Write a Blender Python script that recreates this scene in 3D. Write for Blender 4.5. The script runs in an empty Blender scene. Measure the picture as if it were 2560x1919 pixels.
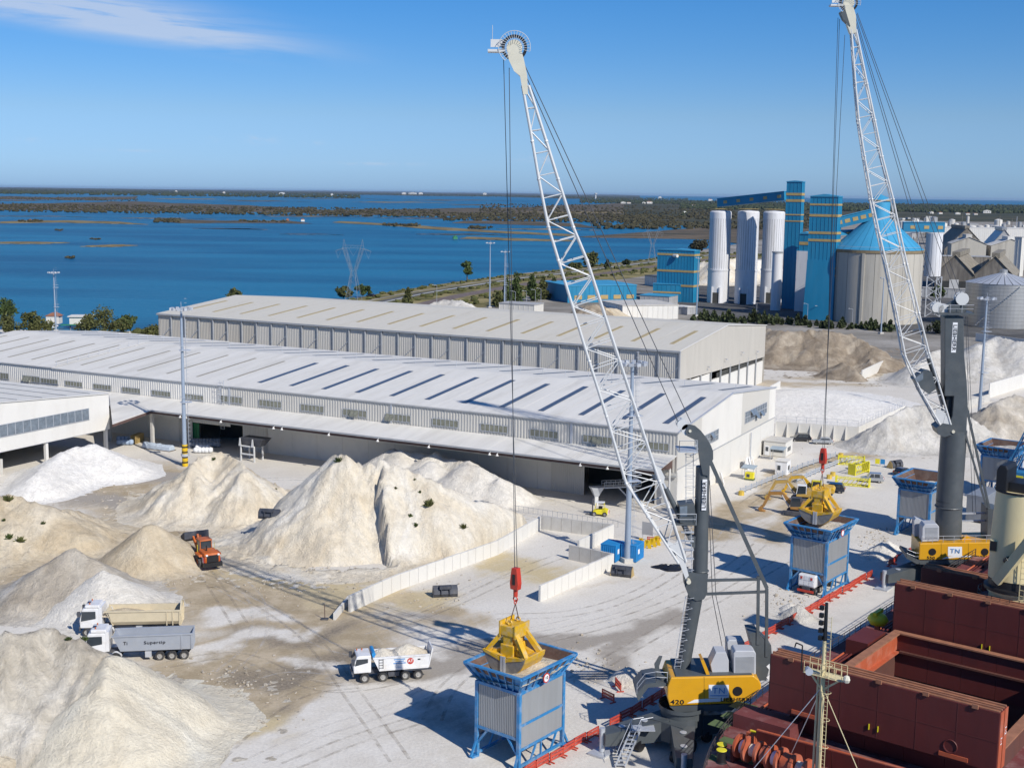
import bpy, bmesh, math, random
import numpy as np
from mathutils import Vector, Matrix
random.seed(7); RNG = np.random.default_rng(11)
rad = math.radians
sc = bpy.context.scene
COL = sc.collection
# ---------------------------------------------------------------- camera
IW, IH, FPX = 2560.0, 1919.0, 3155.0
PITCH, ROLL, CAMH = rad(8.6), rad(0.75), 53.0
_f = Vector((0, math.cos(PITCH), -math.sin(PITCH))); _x = Vector((1, 0, 0)); _u = Vector((0, math.sin(PITCH), math.cos(PITCH)))
AX = _x * math.cos(ROLL) + _u * math.sin(ROLL); AU = -_x * math.sin(ROLL) + _u * math.cos(ROLL); AF = _f
CAM = Vector((0, 0, CAMH))
cd = bpy.data.cameras.new('camera'); co = bpy.data.objects.new('camera', cd); COL.objects.link(co)
co.matrix_world = Matrix(((AX.x, AU.x, -AF.x, 0), (AX.y, AU.y, -AF.y, 0), (AX.z, AU.z, -AF.z, CAMH), (0, 0, 0, 1)))
cd.sensor_fit = 'HORIZONTAL'; cd.sensor_width = 36; cd.lens = 36 * FPX / IW; cd.clip_start = 1; cd.clip_end = 400000
sc.camera = co
# ---------------------------------------------------------------- world, sun, exposure
SUN_AZ, SUN_EL = 142.1, 37.7          # degrees clockwise from +Y / above the horizon
w = bpy.data.worlds.new('World'); sc.world = w; w.use_nodes = True
nt = w.node_tree; N = nt.nodes; L = nt.links; N.clear()
out = N.new('ShaderNodeOutputWorld'); bg = N.new('ShaderNodeBackground'); bg.inputs[1].default_value = 0.143
sky = N.new('ShaderNodeTexSky'); sky.sky_type = 'NISHITA'; sky.sun_disc = False
sky.sun_elevation = rad(SUN_EL); sky.sun_rotation = rad(SUN_AZ); sky.altitude = 50
sky.air_density = 1.0; sky.dust_density = 0.25; sky.ozone_density = 4.0
hsv = N.new('ShaderNodeHueSaturation'); hsv.inputs['Saturation'].default_value = 1.22; hsv.inputs['Value'].default_value = 1.0
L.new(sky.outputs[0], hsv.inputs['Color'])
# thin cirrus, made from the view direction in the sky itself
tc = N.new('ShaderNodeTexCoord'); sep = N.new('ShaderNodeSeparateXYZ'); L.new(tc.outputs['Generated'], sep.inputs[0])
def wm(op, a, b=None, cl=False):
    n = N.new('ShaderNodeMath'); n.operation = op; n.use_clamp = cl
    for i, v in enumerate((a, b)):
        if v is None: continue
        if isinstance(v, (int, float)): n.inputs[i].default_value = v
        else: L.new(v, n.inputs[i])
    return n.outputs[0]
zz = wm('MAXIMUM', sep.outputs[2], 0.02)
cx_, cy_ = wm('DIVIDE', sep.outputs[0], zz), wm('DIVIDE', sep.outputs[1], zz)
cmb = N.new('ShaderNodeCombineXYZ'); L.new(cx_, cmb.inputs[0]); L.new(cy_, cmb.inputs[1])
def gauss(v, c, s):
    d = wm('DIVIDE', wm('SUBTRACT', v, c), s); return wm('POWER', 2.718, wm('MULTIPLY', wm('MULTIPLY', d, d), -1.0))
def sky_noise(vx, vy, scale, lo, hi, dist=.5):
    c = N.new('ShaderNodeCombineXYZ'); L.new(vx, c.inputs[0]); L.new(vy, c.inputs[1])
    nz = N.new('ShaderNodeTexNoise'); nz.inputs['Scale'].default_value = scale; nz.inputs['Detail'].default_value = 7; nz.inputs['Roughness'].default_value = .6
    nz.inputs['Distortion'].default_value = dist; L.new(c.outputs[0], nz.inputs[0])
    mr = N.new('ShaderNodeMapRange'); mr.interpolation_type = 'SMOOTHSTEP'; mr.inputs[1].default_value = lo; mr.inputs[2].default_value = hi
    L.new(nz.outputs[0], mr.inputs[0]); return mr.outputs[0]
along = wm('ADD', wm('MULTIPLY', cx_, .59), wm('MULTIPLY', cy_, .81)); perp = wm('SUBTRACT', wm('MULTIPLY', cy_, .59), wm('MULTIPLY', cx_, .81))
# one bank of cirrus drawn out in streaks
streak = sky_noise(wm('MULTIPLY', along, .55), wm('MULTIPLY', perp, 1.1), 1.0, .27, .66, .9)
bank = wm('MULTIPLY', gauss(cx_, -2.5, .78), gauss(perp, 6.45, .75))
cl = wm('MULTIPLY', streak, wm('MULTIPLY', bank, 2.0), True)
# a few small cumulus low over the horizon
azm = wm('DIVIDE', sep.outputs[0], wm('MAXIMUM', sep.outputs[1], .05)); puffn = sky_noise(wm('MULTIPLY', azm, 60), wm('MULTIPLY', sep.outputs[2], 150), 1.0, .38, .6)
for a_, e_, sa, se in ((-.2365, .0368, .0045, .0016), (-.199, .0375, .011, .0028), (-.157, .0362, .006, .0018), (-.378, .0335, .007, .0015), (-.30, .0275, .02, .001), (-.11, .021, .03, .0012), (.02, .026, .016, .0025)):
    cl = wm('MAXIMUM', cl, wm('MULTIPLY', wm('MULTIPLY', wm('MULTIPLY', gauss(azm, a_, sa), gauss(sep.outputs[2], e_, se)), puffn), .5))
mx = N.new('ShaderNodeMixRGB'); mx.inputs[2].default_value = (3.9, 4.5, 5.6, 1); L.new(wm('MULTIPLY', cl, .72), mx.inputs[0]); 
# clear polarised air: the whole dome is a deeper blue than the bare model, paler towards the horizon
rp = N.new('ShaderNodeValToRGB'); L.new(sep.outputs[2], rp.inputs[0]); e = rp.color_ramp.elements
for i_, (p_, c_) in enumerate(((0.0, (.28, .47, .98)), (.02, (.33, .50, .93)), (.06, (.385, .495, .735)), (.109, (.315, .49, .725)), (.157, (.265, .495, .725)), (.5, (.36, .56, .77)), (1.0, (.45, .62, .77)))):
    x_ = e[i_] if i_ < 2 else e.new(p_); x_.position = p_; x_.color = (*c_, 1)
tint = N.new('ShaderNodeMixRGB'); tint.blend_type = 'MULTIPLY'; tint.inputs[0].default_value = 1; L.new(hsv.outputs[0], tint.inputs[1]); L.new(rp.outputs[0], tint.inputs[2]); L.new(tint.outputs[0], mx.inputs[1])
L.new(mx.outputs[0], bg.inputs[0]); L.new(bg.outputs[0], out.inputs[0])
sd = bpy.data.lights.new('sun', 'SUN'); sd.energy = 4.9; sd.angle = rad(.5); sd.color = (1, .955, .88)
so = bpy.data.objects.new('sun', sd); COL.objects.link(so)
SUNV = Vector((math.sin(rad(SUN_AZ)) * math.cos(rad(SUN_EL)), math.cos(rad(SUN_AZ)) * math.cos(rad(SUN_EL)), math.sin(rad(SUN_EL))))
so.rotation_euler = SUNV.to_track_quat('Z', 'Y').to_euler(); so.location = (60, -80, 200)
vs = sc.view_settings; vs.view_transform = 'Standard'; vs.look = 'None'; vs.exposure = 0.0; vs.gamma = 1; vs.use_curve_mapping = False
try: sc.cycles.max_bounces = 6; sc.cycles.transparent_max_bounces = 8
except Exception: pass

# ---------------------------------------------------------------- pixel -> place
def ray(px, py): return AF + AX * ((px - IW / 2) / FPX) - AU * ((py - IH / 2) / FPX)
def G(px, py, z=0.0):
    d = ray(px, py); return CAM + d * ((z - CAMH) / d.z)
def Gy(px, py, y):
    d = ray(px, py); return CAM + d * (y / d.y)
def Gplane(px, py, p0, n):            # where a pixel's ray meets the vertical plane through p0 with normal n
    d = ray(px, py); return CAM + d * ((Vector(p0) - CAM).dot(n) / d.dot(n))
def proj(p):
    v = Vector(p) - CAM; k = v.dot(AF); return IW / 2 + FPX * v.dot(AX) / k, IH / 2 - FPX * v.dot(AU) / k
def ztop(base, py):                   # height above base at which a vertical reaches pixel row py
    lo, hi = 0.0, 300.0
    for _ in range(50):
        m = (lo + hi) / 2
        if proj((base[0], base[1], base[2] + m))[1] > py: lo = m
        else: hi = m
    return lo

# ---------------------------------------------------------------- noise for shapes
def vnoise(x, y, seed=0):
    xi = np.floor(x).astype(np.int64); yi = np.floor(y).astype(np.int64); fx = x - xi; fy = y - yi
    fx = fx * fx * (3 - 2 * fx); fy = fy * fy * (3 - 2 * fy)
    def hsh(a, b):
        n = (a * 374761393 + b * 668265263 + seed * 974711) & 0x7fffffff
        n = ((n ^ (n >> 13)) * 1274126177) & 0x7fffffff
        return ((n ^ (n >> 16)) & 0xffff) / 65535.0
    return (hsh(xi, yi) * (1 - fx) + hsh(xi + 1, yi) * fx) * (1 - fy) + (hsh(xi, yi + 1) * (1 - fx) + hsh(xi + 1, yi + 1) * fx) * fy
def fbm(x, y, seed=0, o=4, g=.5):
    s = 0; a = 1; t = 0
    for i in range(o):
        s = s + a * vnoise(x * 2 ** i, y * 2 ** i, seed + i * 17); t += a; a *= g
    return s / t

# ---------------------------------------------------------------- materials
MATS = {}
def node_mat(name):
    m = bpy.data.materials.new(name); m.use_nodes = True; t = m.node_tree
    b = t.nodes['Principled BSDF']; return m, t, b
def rgb(c): return (c[0], c[1], c[2], 1)
def mat(name, col, rough=.6, metal=0.0, var=.15, scale=.5, dirt=None, dirt_amt=.35, dirt_scale=.35, bump=0.0, bscale=6, spec=.5, coat=0, stretch=None, world=False, ribs=0.0):
    if name in MATS: return MATS[name]
    m, t, b = node_mat(name); n = t.nodes; l = t.links
    tc = n.new('ShaderNodeTexCoord'); src = tc.outputs['Object']
    if world: src = n.new('ShaderNodeNewGeometry').outputs['Position']
    if stretch:
        mp = n.new('ShaderNodeMapping'); mp.inputs['Scale'].default_value = stretch; l.new(src, mp.inputs[0]); src = mp.outputs[0]
    nz = n.new('ShaderNodeTexNoise'); nz.inputs['Scale'].default_value = scale; nz.inputs['Detail'].default_value = 6; nz.inputs['Roughness'].default_value = .65
    l.new(src, nz.inputs[0])
    cr = n.new('ShaderNodeValToRGB'); cr.color_ramp.elements[0].position = .3; cr.color_ramp.elements[1].position = .7
    cr.color_ramp.elements[0].color = rgb([max(0, c * (1 - var)) for c in col]); cr.color_ramp.elements[1].color = rgb([min(.95, c * (1 + var)) for c in col])
    l.new(nz.outputs[0], cr.inputs[0]); o = cr.outputs[0]
    if dirt:
        n2 = n.new('ShaderNodeTexNoise'); n2.inputs['Scale'].default_value = dirt_scale; n2.inputs['Detail'].default_value = 8; n2.inputs['Roughness'].default_value = .7
        l.new(src, n2.inputs[0]); mr = n.new('ShaderNodeMapRange'); mr.inputs[1].default_value = .48; mr.inputs[2].default_value = .72; mr.inputs[4].default_value = dirt_amt
        l.new(n2.outputs[0], mr.inputs[0]); mx = n.new('ShaderNodeMixRGB'); mx.inputs[2].default_value = rgb(dirt)
        l.new(mr.outputs[0], mx.inputs[0]); l.new(o, mx.inputs[1]); o = mx.outputs[0]
    l.new(o, b.inputs['Base Color'])
    b.inputs['Roughness'].default_value = rough; b.inputs['Metallic'].default_value = metal; b.inputs['Specular IOR Level'].default_value = spec
    if coat: b.inputs['Coat Weight'].default_value = coat; b.inputs['Coat Roughness'].default_value = .15
    if bump:
        n3 = n.new('ShaderNodeTexNoise'); n3.inputs['Scale'].default_value = bscale; n3.inputs['Detail'].default_value = 6; l.new(src, n3.inputs[0])
        bp = n.new('ShaderNodeBump'); bp.inputs['Strength'].default_value = bump; bp.inputs['Distance'].default_value = .15; l.new(n3.outputs[0], bp.inputs['Height']); l.new(bp.outputs[0], b.inputs['Normal'])
    if ribs:      # standing seams of sheet metal, run down the slope
        sx = n.new('ShaderNodeSeparateXYZ'); l.new(tc.outputs['Object'], sx.inputs[0]); w1 = n.new('ShaderNodeMath'); w1.operation = 'PINGPONG'; w1.inputs[1].default_value = ribs / 2; l.new(sx.outputs[0], w1.inputs[0])
        w2 = n.new('ShaderNodeMapRange'); w2.inputs[1].default_value = 0; w2.inputs[2].default_value = .07; w2.inputs[3].default_value = 1; w2.inputs[4].default_value = 0; l.new(w1.outputs[0], w2.inputs[0])
        bp = n.new('ShaderNodeBump'); bp.inputs['Strength'].default_value = .6; bp.inputs['Distance'].default_value = .05; l.new(w2.outputs[0], bp.inputs['Height']); l.new(bp.outputs[0], b.inputs['Normal'])
    MATS[name] = m; return m

# ---------------------------------------------------------------- objects
def tag(o, label=None, cat=None, group=None, kind=None):
    if label: o['label'] = label
    if cat: o['category'] = cat
    if group: o['group'] = group
    if kind: o['kind'] = kind
    return o
def thing(name, label, cat, loc=(0, 0, 0), rz=0.0, group=None):
    o = bpy.data.objects.new(name, None); COL.objects.link(o); o.location = loc; o.rotation_euler = (0, 0, rz); o.empty_display_size = .5
    return tag(o, label, cat, group)
def copy_tree(o, parent=None):
    c = o.copy(); COL.objects.link(c); c.parent = parent
    for ch in KIDS.get(o.name, []): copy_tree_part(ch, c)
    return c
KIDS = {}
def copy_tree_part(o, p):
    c = o.copy(); COL.objects.link(c); c.parent = p; KIDS.setdefault(p.name, []).append(c)
    for ch in KIDS.get(o.name, []): copy_tree_part(ch, c)
    return c
class MB:
    def __init__(s): s.v = []; s.f = []
    def add(s, vs, fs):
        k = len(s.v); s.v += [tuple(v) for v in vs]; s.f += [tuple(i + k for i in f) for f in fs]; return s
    def hexa(s, p):  # 8 corners, bottom ring then top ring, counter-clockwise from above
        return s.add(p, [(3, 2, 1, 0), (4, 5, 6, 7), (0, 1, 5, 4), (1, 2, 6, 5), (2, 3, 7, 6), (3, 0, 4, 7)])
    def box(s, x0, x1, y0, y1, z0, z1):
        return s.hexa([(x0, y0, z0), (x1, y0, z0), (x1, y1, z0), (x0, y1, z0), (x0, y0, z1), (x1, y0, z1), (x1, y1, z1), (x0, y1, z1)])
    def boxc(s, c, d, rz=0.0):
        hx, hy, hz = d[0] / 2, d[1] / 2, d[2] / 2; a, b = math.cos(rz), math.sin(rz)
        return s.hexa([(c[0] + a * x - b * y, c[1] + b * x + a * y, c[2] + z) for z in (-hz, hz) for x, y in ((-hx, -hy), (hx, -hy), (hx, hy), (-hx, hy))])
    def bar(s, p, q, w, h=None, up=(0, 0, 1)):
        p, q = Vector(p), Vector(q); h = h or w; d = (q - p)
        if d.length < 1e-6: return s
        d.normalize(); u = Vector(up)
        if abs(d.dot(u)) > .98: u = Vector((1, 0, 0))
        a = d.cross(u).normalized(); b = a.cross(d).normalized(); a *= w / 2; b *= h / 2
        return s.add([p - a - b, p + a - b, p + a + b, p - a + b, q - a - b, q + a - b, q + a + b, q - a + b],
                     [(0, 1, 2, 3), (7, 6, 5, 4), (0, 4, 5, 1), (1, 5, 6, 2), (2, 6, 7, 3), (3, 7, 4, 0)])
    def tube(s, p, q, r, n=8, r2=None, cap=True):
        p, q = Vector(p), Vector(q); r2 = r if r2 is None else r2; d = q - p
        if d.length < 1e-6: return s
        d.normalize(); u = Vector((0, 0, 1)) if abs(d.z) < .95 else Vector((1, 0, 0)); a = d.cross(u).normalized(); b = d.cross(a).normalized()
        vs = []
        for c, rr in ((p, r), (q, r2)):
            for i in range(n):
                t = 2 * math.pi * i / n; vs.append(c + a * (rr * math.cos(t)) + b * (rr * math.sin(t)))
        fs = [(i, (i + 1) % n, n + (i + 1) % n, n + i) for i in range(n)]
        if cap: fs += [tuple(range(n - 1, -1, -1)), tuple(range(n, 2 * n))]
        return s.add(vs, fs)
    def path(s, pts, r, n=6):
        for a, b in zip(pts, pts[1:]): s.tube(a, b, r, n)
        return s
    def lathe(s, prof, n=24, c=(0, 0, 0), axis='z', a0=0, a1=2 * math.pi):
        c = Vector(c); full = abs(a1 - a0 - 2 * math.pi) < 1e-6; m = n if full else n + 1; vs = []
        for r, z in prof:
            for i in range(m):
                t = a0 + (a1 - a0) * i / n; x, y = r * math.cos(t), r * math.sin(t)
                vs.append(c + (Vector((x, y, z)) if axis == 'z' else Vector((x, z, y)) if axis == 'y' else Vector((z, x, y))))
        fs = []
        for k in range(len(prof) - 1):
            for i in range(n):
                j = (i + 1) % m; f = (k * m + i, k * m + j, (k + 1) * m + j, (k + 1) * m + i)
                fs.append(f if axis != 'y' else f[::-1])
        return s.add(vs, fs)
    def prism(s, poly, a, b, plane='xy'):
        n = len(poly)
        def pt(p, h): return (p[0], p[1], h) if plane == 'xy' else (p[0], h, p[1]) if plane == 'xz' else (h, p[0], p[1])
        return s.add([pt(p, a) for p in poly] + [pt(p, b) for p in poly],
                     [tuple(range(n - 1, -1, -1)), tuple(range(n, 2 * n))] + [(i, (i + 1) % n, n + (i + 1) % n, n + i) for i in range(n)])
    def slab(s, pts, t):   # polygon in space, thickness t downwards along its normal
        p = [Vector(x) for x in pts]; nrm = (p[1] - p[0]).cross(p[2] - p[0]).normalized() * t; n = len(p)
        return s.add([x - nrm for x in p] + p, [tuple(range(n - 1, -1, -1)), tuple(range(n, 2 * n))] + [(i, (i + 1) % n, n + (i + 1) % n, n + i) for i in range(n)])
    def torus(s, c, R, r, axis='y', n=24, m=6):
        return s.lathe([(R + r * math.cos(2 * math.pi * k / m), r * math.sin(2 * math.pi * k / m)) for k in range(m + 1)], n, c, axis)
    def blob(s, c, rx, ry, rz, n=6, jit=.25, rnd=random):
        prof = [(0, -1)] + [(math.sin(math.pi * k / 4), -math.cos(math.pi * k / 4)) for k in (1, 2, 3)] + [(0, 1)]
        vs = [(c[0], c[1], c[2] - rz)]
        for r, z in prof[1:-1]:
            for i in range(n):
                t = 2 * math.pi * (i + .5 * rnd.random()) / n; j = 1 + jit * (rnd.random() - .5) * 2
                vs.append((c[0] + rx * r * j * math.cos(t), c[1] + ry * r * j * math.sin(t), c[2] + rz * z * j))
        vs.append((c[0], c[1], c[2] + rz)); fs = [(0, 1 + (i + 1) % n, 1 + i) for i in range(n)]
        for k in range(2):
            for i in range(n): fs.append((1 + k * n + i, 1 + k * n + (i + 1) % n, 1 + (k + 1) * n + (i + 1) % n, 1 + (k + 1) * n + i))
        fs += [(1 + 2 * n + i, 1 + 2 * n + (i + 1) % n, 1 + 3 * n) for i in range(n)]
        return s.add(vs, fs)
    def build(s, name, m, parent=None, smooth=False, bevel=0, origin=None):
        vv = s.v
        if origin is not None: o_ = Vector(origin); vv = [tuple(Vector(v) - o_) for v in s.v]
        me = bpy.data.meshes.new(name); me.from_pydata(vv, [], s.f); me.update()
        if m is not None: me.materials.append(m)
        o = bpy.data.objects.new(name, me); COL.objects.link(o)
        if origin is not None: o.location = origin
        if smooth:
            me.polygons.foreach_set('use_smooth', [True] * len(me.polygons))
            if smooth == 'auto':
                try: me.set_sharp_from_angle(angle=rad(35))
                except Exception: pass
        if bevel:
            b = o.modifiers.new('bevel', 'BEVEL'); b.width = bevel; b.segments = 2; b.limit_method = 'ANGLE'
        if parent is not None: o.parent = parent; KIDS.setdefault(parent.name, []).append(o)
        return o
def B(): return MB()
def text_mesh(name, txt, size, m, parent, mtx, bold=0.0, depth=.01, align='CENTER', xs=1.0):
    cu = bpy.data.curves.new('txt', 'FONT'); cu.body = txt; cu.size = size; cu.extrude = depth; cu.align_x = align; cu.align_y = 'CENTER'; cu.offset = bold; cu.space_character = 1.08
    t = bpy.data.objects.new('txt', cu); COL.objects.link(t)
    dg = bpy.context.evaluated_depsgraph_get(); me = bpy.data.meshes.new_from_object(t.evaluated_get(dg)); bpy.data.objects.remove(t); bpy.data.curves.remove(cu)
    me.transform(Matrix.Diagonal((xs, 1, 1, 1))); me.materials.clear(); me.materials.append(m)
    o = bpy.data.objects.new(name, me); COL.objects.link(o); o.matrix_local = mtx
    if parent is not None: o.parent = parent; KIDS.setdefault(parent.name, []).append(o)
    o.matrix_local = mtx; return o
def basis(o, xdir, ydir):
    x = Vector(xdir).normalized(); z = x.cross(Vector(ydir)).normalized(); y = z.cross(x)
    return Matrix(((x.x, y.x, z.x, o[0]), (x.y, y.y, z.y, o[1]), (x.z, y.z, z.z, o[2]), (0, 0, 0, 1)))
class Frame:           # plan frame: local x,y turned by rz about an origin on the ground
    def __init__(s, o, rz): s.o = Vector((o[0], o[1], 0)); s.rz = rz; s.c = math.cos(rz); s.s = math.sin(rz)
    def w(s, x, y, z=0): return Vector((s.o.x + s.c * x - s.s * y, s.o.y + s.s * x + s.c * y, z))
    def l(s, p): dx, dy = p[0] - s.o.x, p[1] - s.o.y; return Vector((s.c * dx + s.s * dy, -s.s * dx + s.c * dy, p[2] if len(p) > 2 else 0))
# ================================================================ terrain, water, far shore
ZW = -1.2
# lagoon and sea: one sheet of water to the horizon
def water_mat():
    m, t, b = node_mat('water'); n = t.nodes; l = t.links
    g = n.new('ShaderNodeNewGeometry')
    mp = n.new('ShaderNodeMapping'); mp.inputs['Scale'].default_value = (.0035, .012, 1); mp.inputs['Rotation'].default_value = (0, 0, .12); l.new(g.outputs['Position'], mp.inputs[0])
    nz = n.new('ShaderNodeTexNoise'); nz.inputs['Scale'].default_value = 1; nz.inputs['Detail'].default_value = 5; l.new(mp.outputs[0], nz.inputs[0])
    cr = n.new('ShaderNodeValToRGB'); e = cr.color_ramp.elements; e[0].position = .40; e[0].color = (.003, .080, .165, 1); e[1].position = .62; e[1].color = (.010, .140, .25, 1)
    l.new(nz.outputs[0], cr.inputs[0])
    # wind lanes: thin paler streaks drawn out across the water
    mp3 = n.new('ShaderNodeMapping'); mp3.inputs['Scale'].default_value = (.0016, .035, 1); mp3.inputs['Rotation'].default_value = (0, 0, .1); l.new(g.outputs['Position'], mp3.inputs[0])
    n5 = n.new('ShaderNodeTexNoise'); n5.inputs['Scale'].default_value = 1; n5.inputs['Detail'].default_value = 6; n5.inputs['Distortion'].default_value = .8; l.new(mp3.outputs[0], n5.inputs[0])
    mr5 = n.new('ShaderNodeMapRange'); mr5.interpolation_type = 'SMOOTHSTEP'; mr5.inputs[1].default_value = .60; mr5.inputs[2].default_value = .74; mr5.inputs[4].default_value = .5; l.new(n5.outputs[0], mr5.inputs[0])
    mx5 = n.new('ShaderNodeMixRGB'); mx5.inputs[2].default_value = (.03, .17, .31, 1); l.new(mr5.outputs[0], mx5.inputs[0]); l.new(cr.outputs[0], mx5.inputs[1]); l.new(mx5.outputs[0], b.inputs['Base Color'])
    b.inputs['Roughness'].default_value = .32; b.inputs['IOR'].default_value = 1.33; b.inputs['Specular IOR Level'].default_value = .16
    n2 = n.new('ShaderNodeTexNoise'); n2.inputs['Scale'].default_value = .35; n2.inputs['Detail'].default_value = 4; n2.inputs['Roughness'].default_value = .6
    mp2 = n.new('ShaderNodeMapping'); mp2.inputs['Scale'].default_value = (.5, 1.0, 1); l.new(g.outputs['Position'], mp2.inputs[0]); l.new(mp2.outputs[0], n2.inputs[0])
    bp = n.new('ShaderNodeBump'); bp.inputs['Strength'].default_value = .9; bp.inputs['Distance'].default_value = 1.2; l.new(n2.outputs[0], bp.inputs['Height']); l.new(bp.outputs[0], b.inputs['Normal'])
    return m
R_ = 70000
wm_ = B(); wm_.add([(-R_, -400, ZW), (R_, -400, ZW), (R_, R_, ZW), (-R_, R_, ZW)], [(0, 1, 2, 3)])
tag(wm_.build('water', water_mat()), kind='structure')

def land_mat(name, c1, c2, c3, s=.01, rough=.95):
    m, t, b = node_mat(name); n = t.nodes; l = t.links
    g = n.new('ShaderNodeNewGeometry'); nz = n.new('ShaderNodeTexNoise'); nz.inputs['Scale'].default_value = s; nz.inputs['Detail'].default_value = 9; nz.inputs['Roughness'].default_value = .68
    l.new(g.outputs['Position'], nz.inputs[0]); cr = n.new('ShaderNodeValToRGB'); e = cr.color_ramp.elements
    e[0].position = .36; e[0].color = rgb(c1); e[1].position = .64; e[1].color = rgb(c3); x = e.new(.5); x.color = rgb(c2)
    l.new(nz.outputs[0], cr.inputs[0]); l.new(cr.outputs[0], b.inputs['Base Color']); b.inputs['Roughness'].default_value = rough; b.inputs['Specular IOR Level'].default_value = .2
    n3 = n.new('ShaderNodeTexNoise'); n3.inputs['Scale'].default_value = s * 30; n3.inputs['Detail'].default_value = 5; l.new(g.outputs['Position'], n3.inputs[0])
    bp = n.new('ShaderNodeBump'); bp.inputs['Strength'].default_value = .5; bp.inputs['Distance'].default_value = .6; l.new(n3.outputs[0], bp.inputs['Height']); l.new(bp.outputs[0], b.inputs['Normal'])
    return m
M_MARSH = land_mat('marsh', (.05, .05, .03), (.10, .08, .055), (.17, .13, .085), .012)
M_FOREST = land_mat('forest_floor', (.03, .036, .02), (.055, .055, .03), (.10, .085, .055), .004)
M_SPIT = land_mat('spit', (.10, .085, .05), (.2, .15, .07), (.3, .24, .12), .03)
M_GRASS = land_mat('dry_grass', (.09, .09, .035), (.2, .17, .07), (.3, .25, .12), .05)
M_DUST = land_mat('dusty_ground', (.17, .155, .13), (.26, .24, .21), (.36, .335, .30), .02)
M_ASPH = land_mat('asphalt', (.07, .07, .07), (.10, .098, .095), (.15, .145, .14), .05)
M_LEAF = mat('leaf_green', (.06, .085, .025), .8, var=.45, scale=.4, spec=.2, world=True)
M_LEAF2 = mat('leaf_olive', (.085, .09, .03), .8, var=.4, scale=.4, spec=.2, world=True)
M_LEAF3 = mat('leaf_dark', (.042, .052, .024), .8, var=.45, scale=.02, spec=.2, world=True)
M_REED = mat('reed_brown', (.062, .056, .032), .9, var=.6, scale=.02, spec=.1, world=True)
M_BARK = mat('bark', (.10, .075, .05), .9)

def px_poly(pts, z, sub=6, jit=.0, seed=0):
    # outline traced on the ground plane, roughened a little along the shore
    out_ = []; rr = random.Random(seed)
    n = len(pts)
    for i in range(n):
        (x0, y0), (x1, y1) = pts[i], pts[(i + 1) % n]
        for k in range(sub):
            t = k / sub; a = G(x0 + (x1 - x0) * t, y0 + (y1 - y0) * t + (rr.uniform(-jit, jit) if k else 0), z); out_.append((a.x, a.y, z))
    return out_
def land_sheet(name, pts, z, m, sub=6, jit=.0, seed=0):
    bm = bmesh.new(); vs = [bm.verts.new(p) for p in px_poly(pts, z, sub, jit, seed)]
    f = bm.faces.new(vs); f.normal_update()
    if f.normal.z < 0: f.normal_flip()
    r = bmesh.ops.extrude_face_region(bm, geom=[f]); 
    top = [v for v in r['geom'] if isinstance(v, bmesh.types.BMVert)]
    low = [v for v in bm.verts if v not in set(top)]
    for v in low: v.co.z = ZW - .5
    bmesh.ops.triangulate(bm, faces=bm.faces[:]); bmesh.ops.recalc_face_normals(bm, faces=bm.faces[:])
    me = bpy.data.meshes.new(name); bm.to_mesh(me); bm.free(); me.materials.append(m)
    o = bpy.data.objects.new(name, me); COL.objects.link(o); return tag(o, kind='structure')
# main land: the port, the road dike and the hinterland to the right
SHORE = [(0, 845), (110, 842), (320, 838), (480, 808), (640, 790), (800, 764), (914, 744), (1020, 722), (1138, 705), (1260, 688), (1386, 676), (1500, 661), (1593, 651), (1680, 640), (1790, 618), (1900, 600)]
land_pts = SHORE + [(2060, 578), (2130, 560), (2200, 552), (2700, 556), (3400, 562)]
def land():
    bm = bmesh.new(); pts = px_poly(land_pts, -.06, 5, .8, 3)[:-5]
    pts = [(p[0], p[1], -.06) for p in pts] + [(4200, 1500, -.06), (1500, 60, -.06), (400, 30, -.06)]
    # quay edge, then back to the left
    q0 = Vector((3.1, 111.5)); qd = Vector((math.sin(rad(38)), math.cos(rad(38)))); qn = Vector((math.cos(rad(38)), -math.sin(rad(38))))
    e1 = q0 + qd * 900 + qn * 12.3; e2 = q0 - qd * 160 + qn * 12.3
    pts = [p for p in pts if p[1] > 200]
    pts = pts + [(e1.x, e1.y, -.06), (e2.x, e2.y, -.06), (-600, -20, -.06), (-700, 400, -.06)]
    vs = [bm.verts.new(p) for p in pts]; f = bm.faces.new(vs); f.normal_update()
    if f.normal.z < 0: f.normal_flip()
    r = bmesh.ops.extrude_face_region(bm, geom=[f]); top = set(v for v in r['geom'] if isinstance(v, bmesh.types.BMVert))
    for v in bm.verts:
        if v not in top: v.co.z = -9
    bmesh.ops.triangulate(bm, faces=bm.faces[:]); bmesh.ops.recalc_face_normals(bm, faces=bm.faces[:])
    me = bpy.data.meshes.new('ground'); bm.to_mesh(me); bm.free(); me.materials.append(M_DUST); o = bpy.data.objects.new('ground', me); COL.objects.link(o); tag(o, kind='structure')
land()
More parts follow.
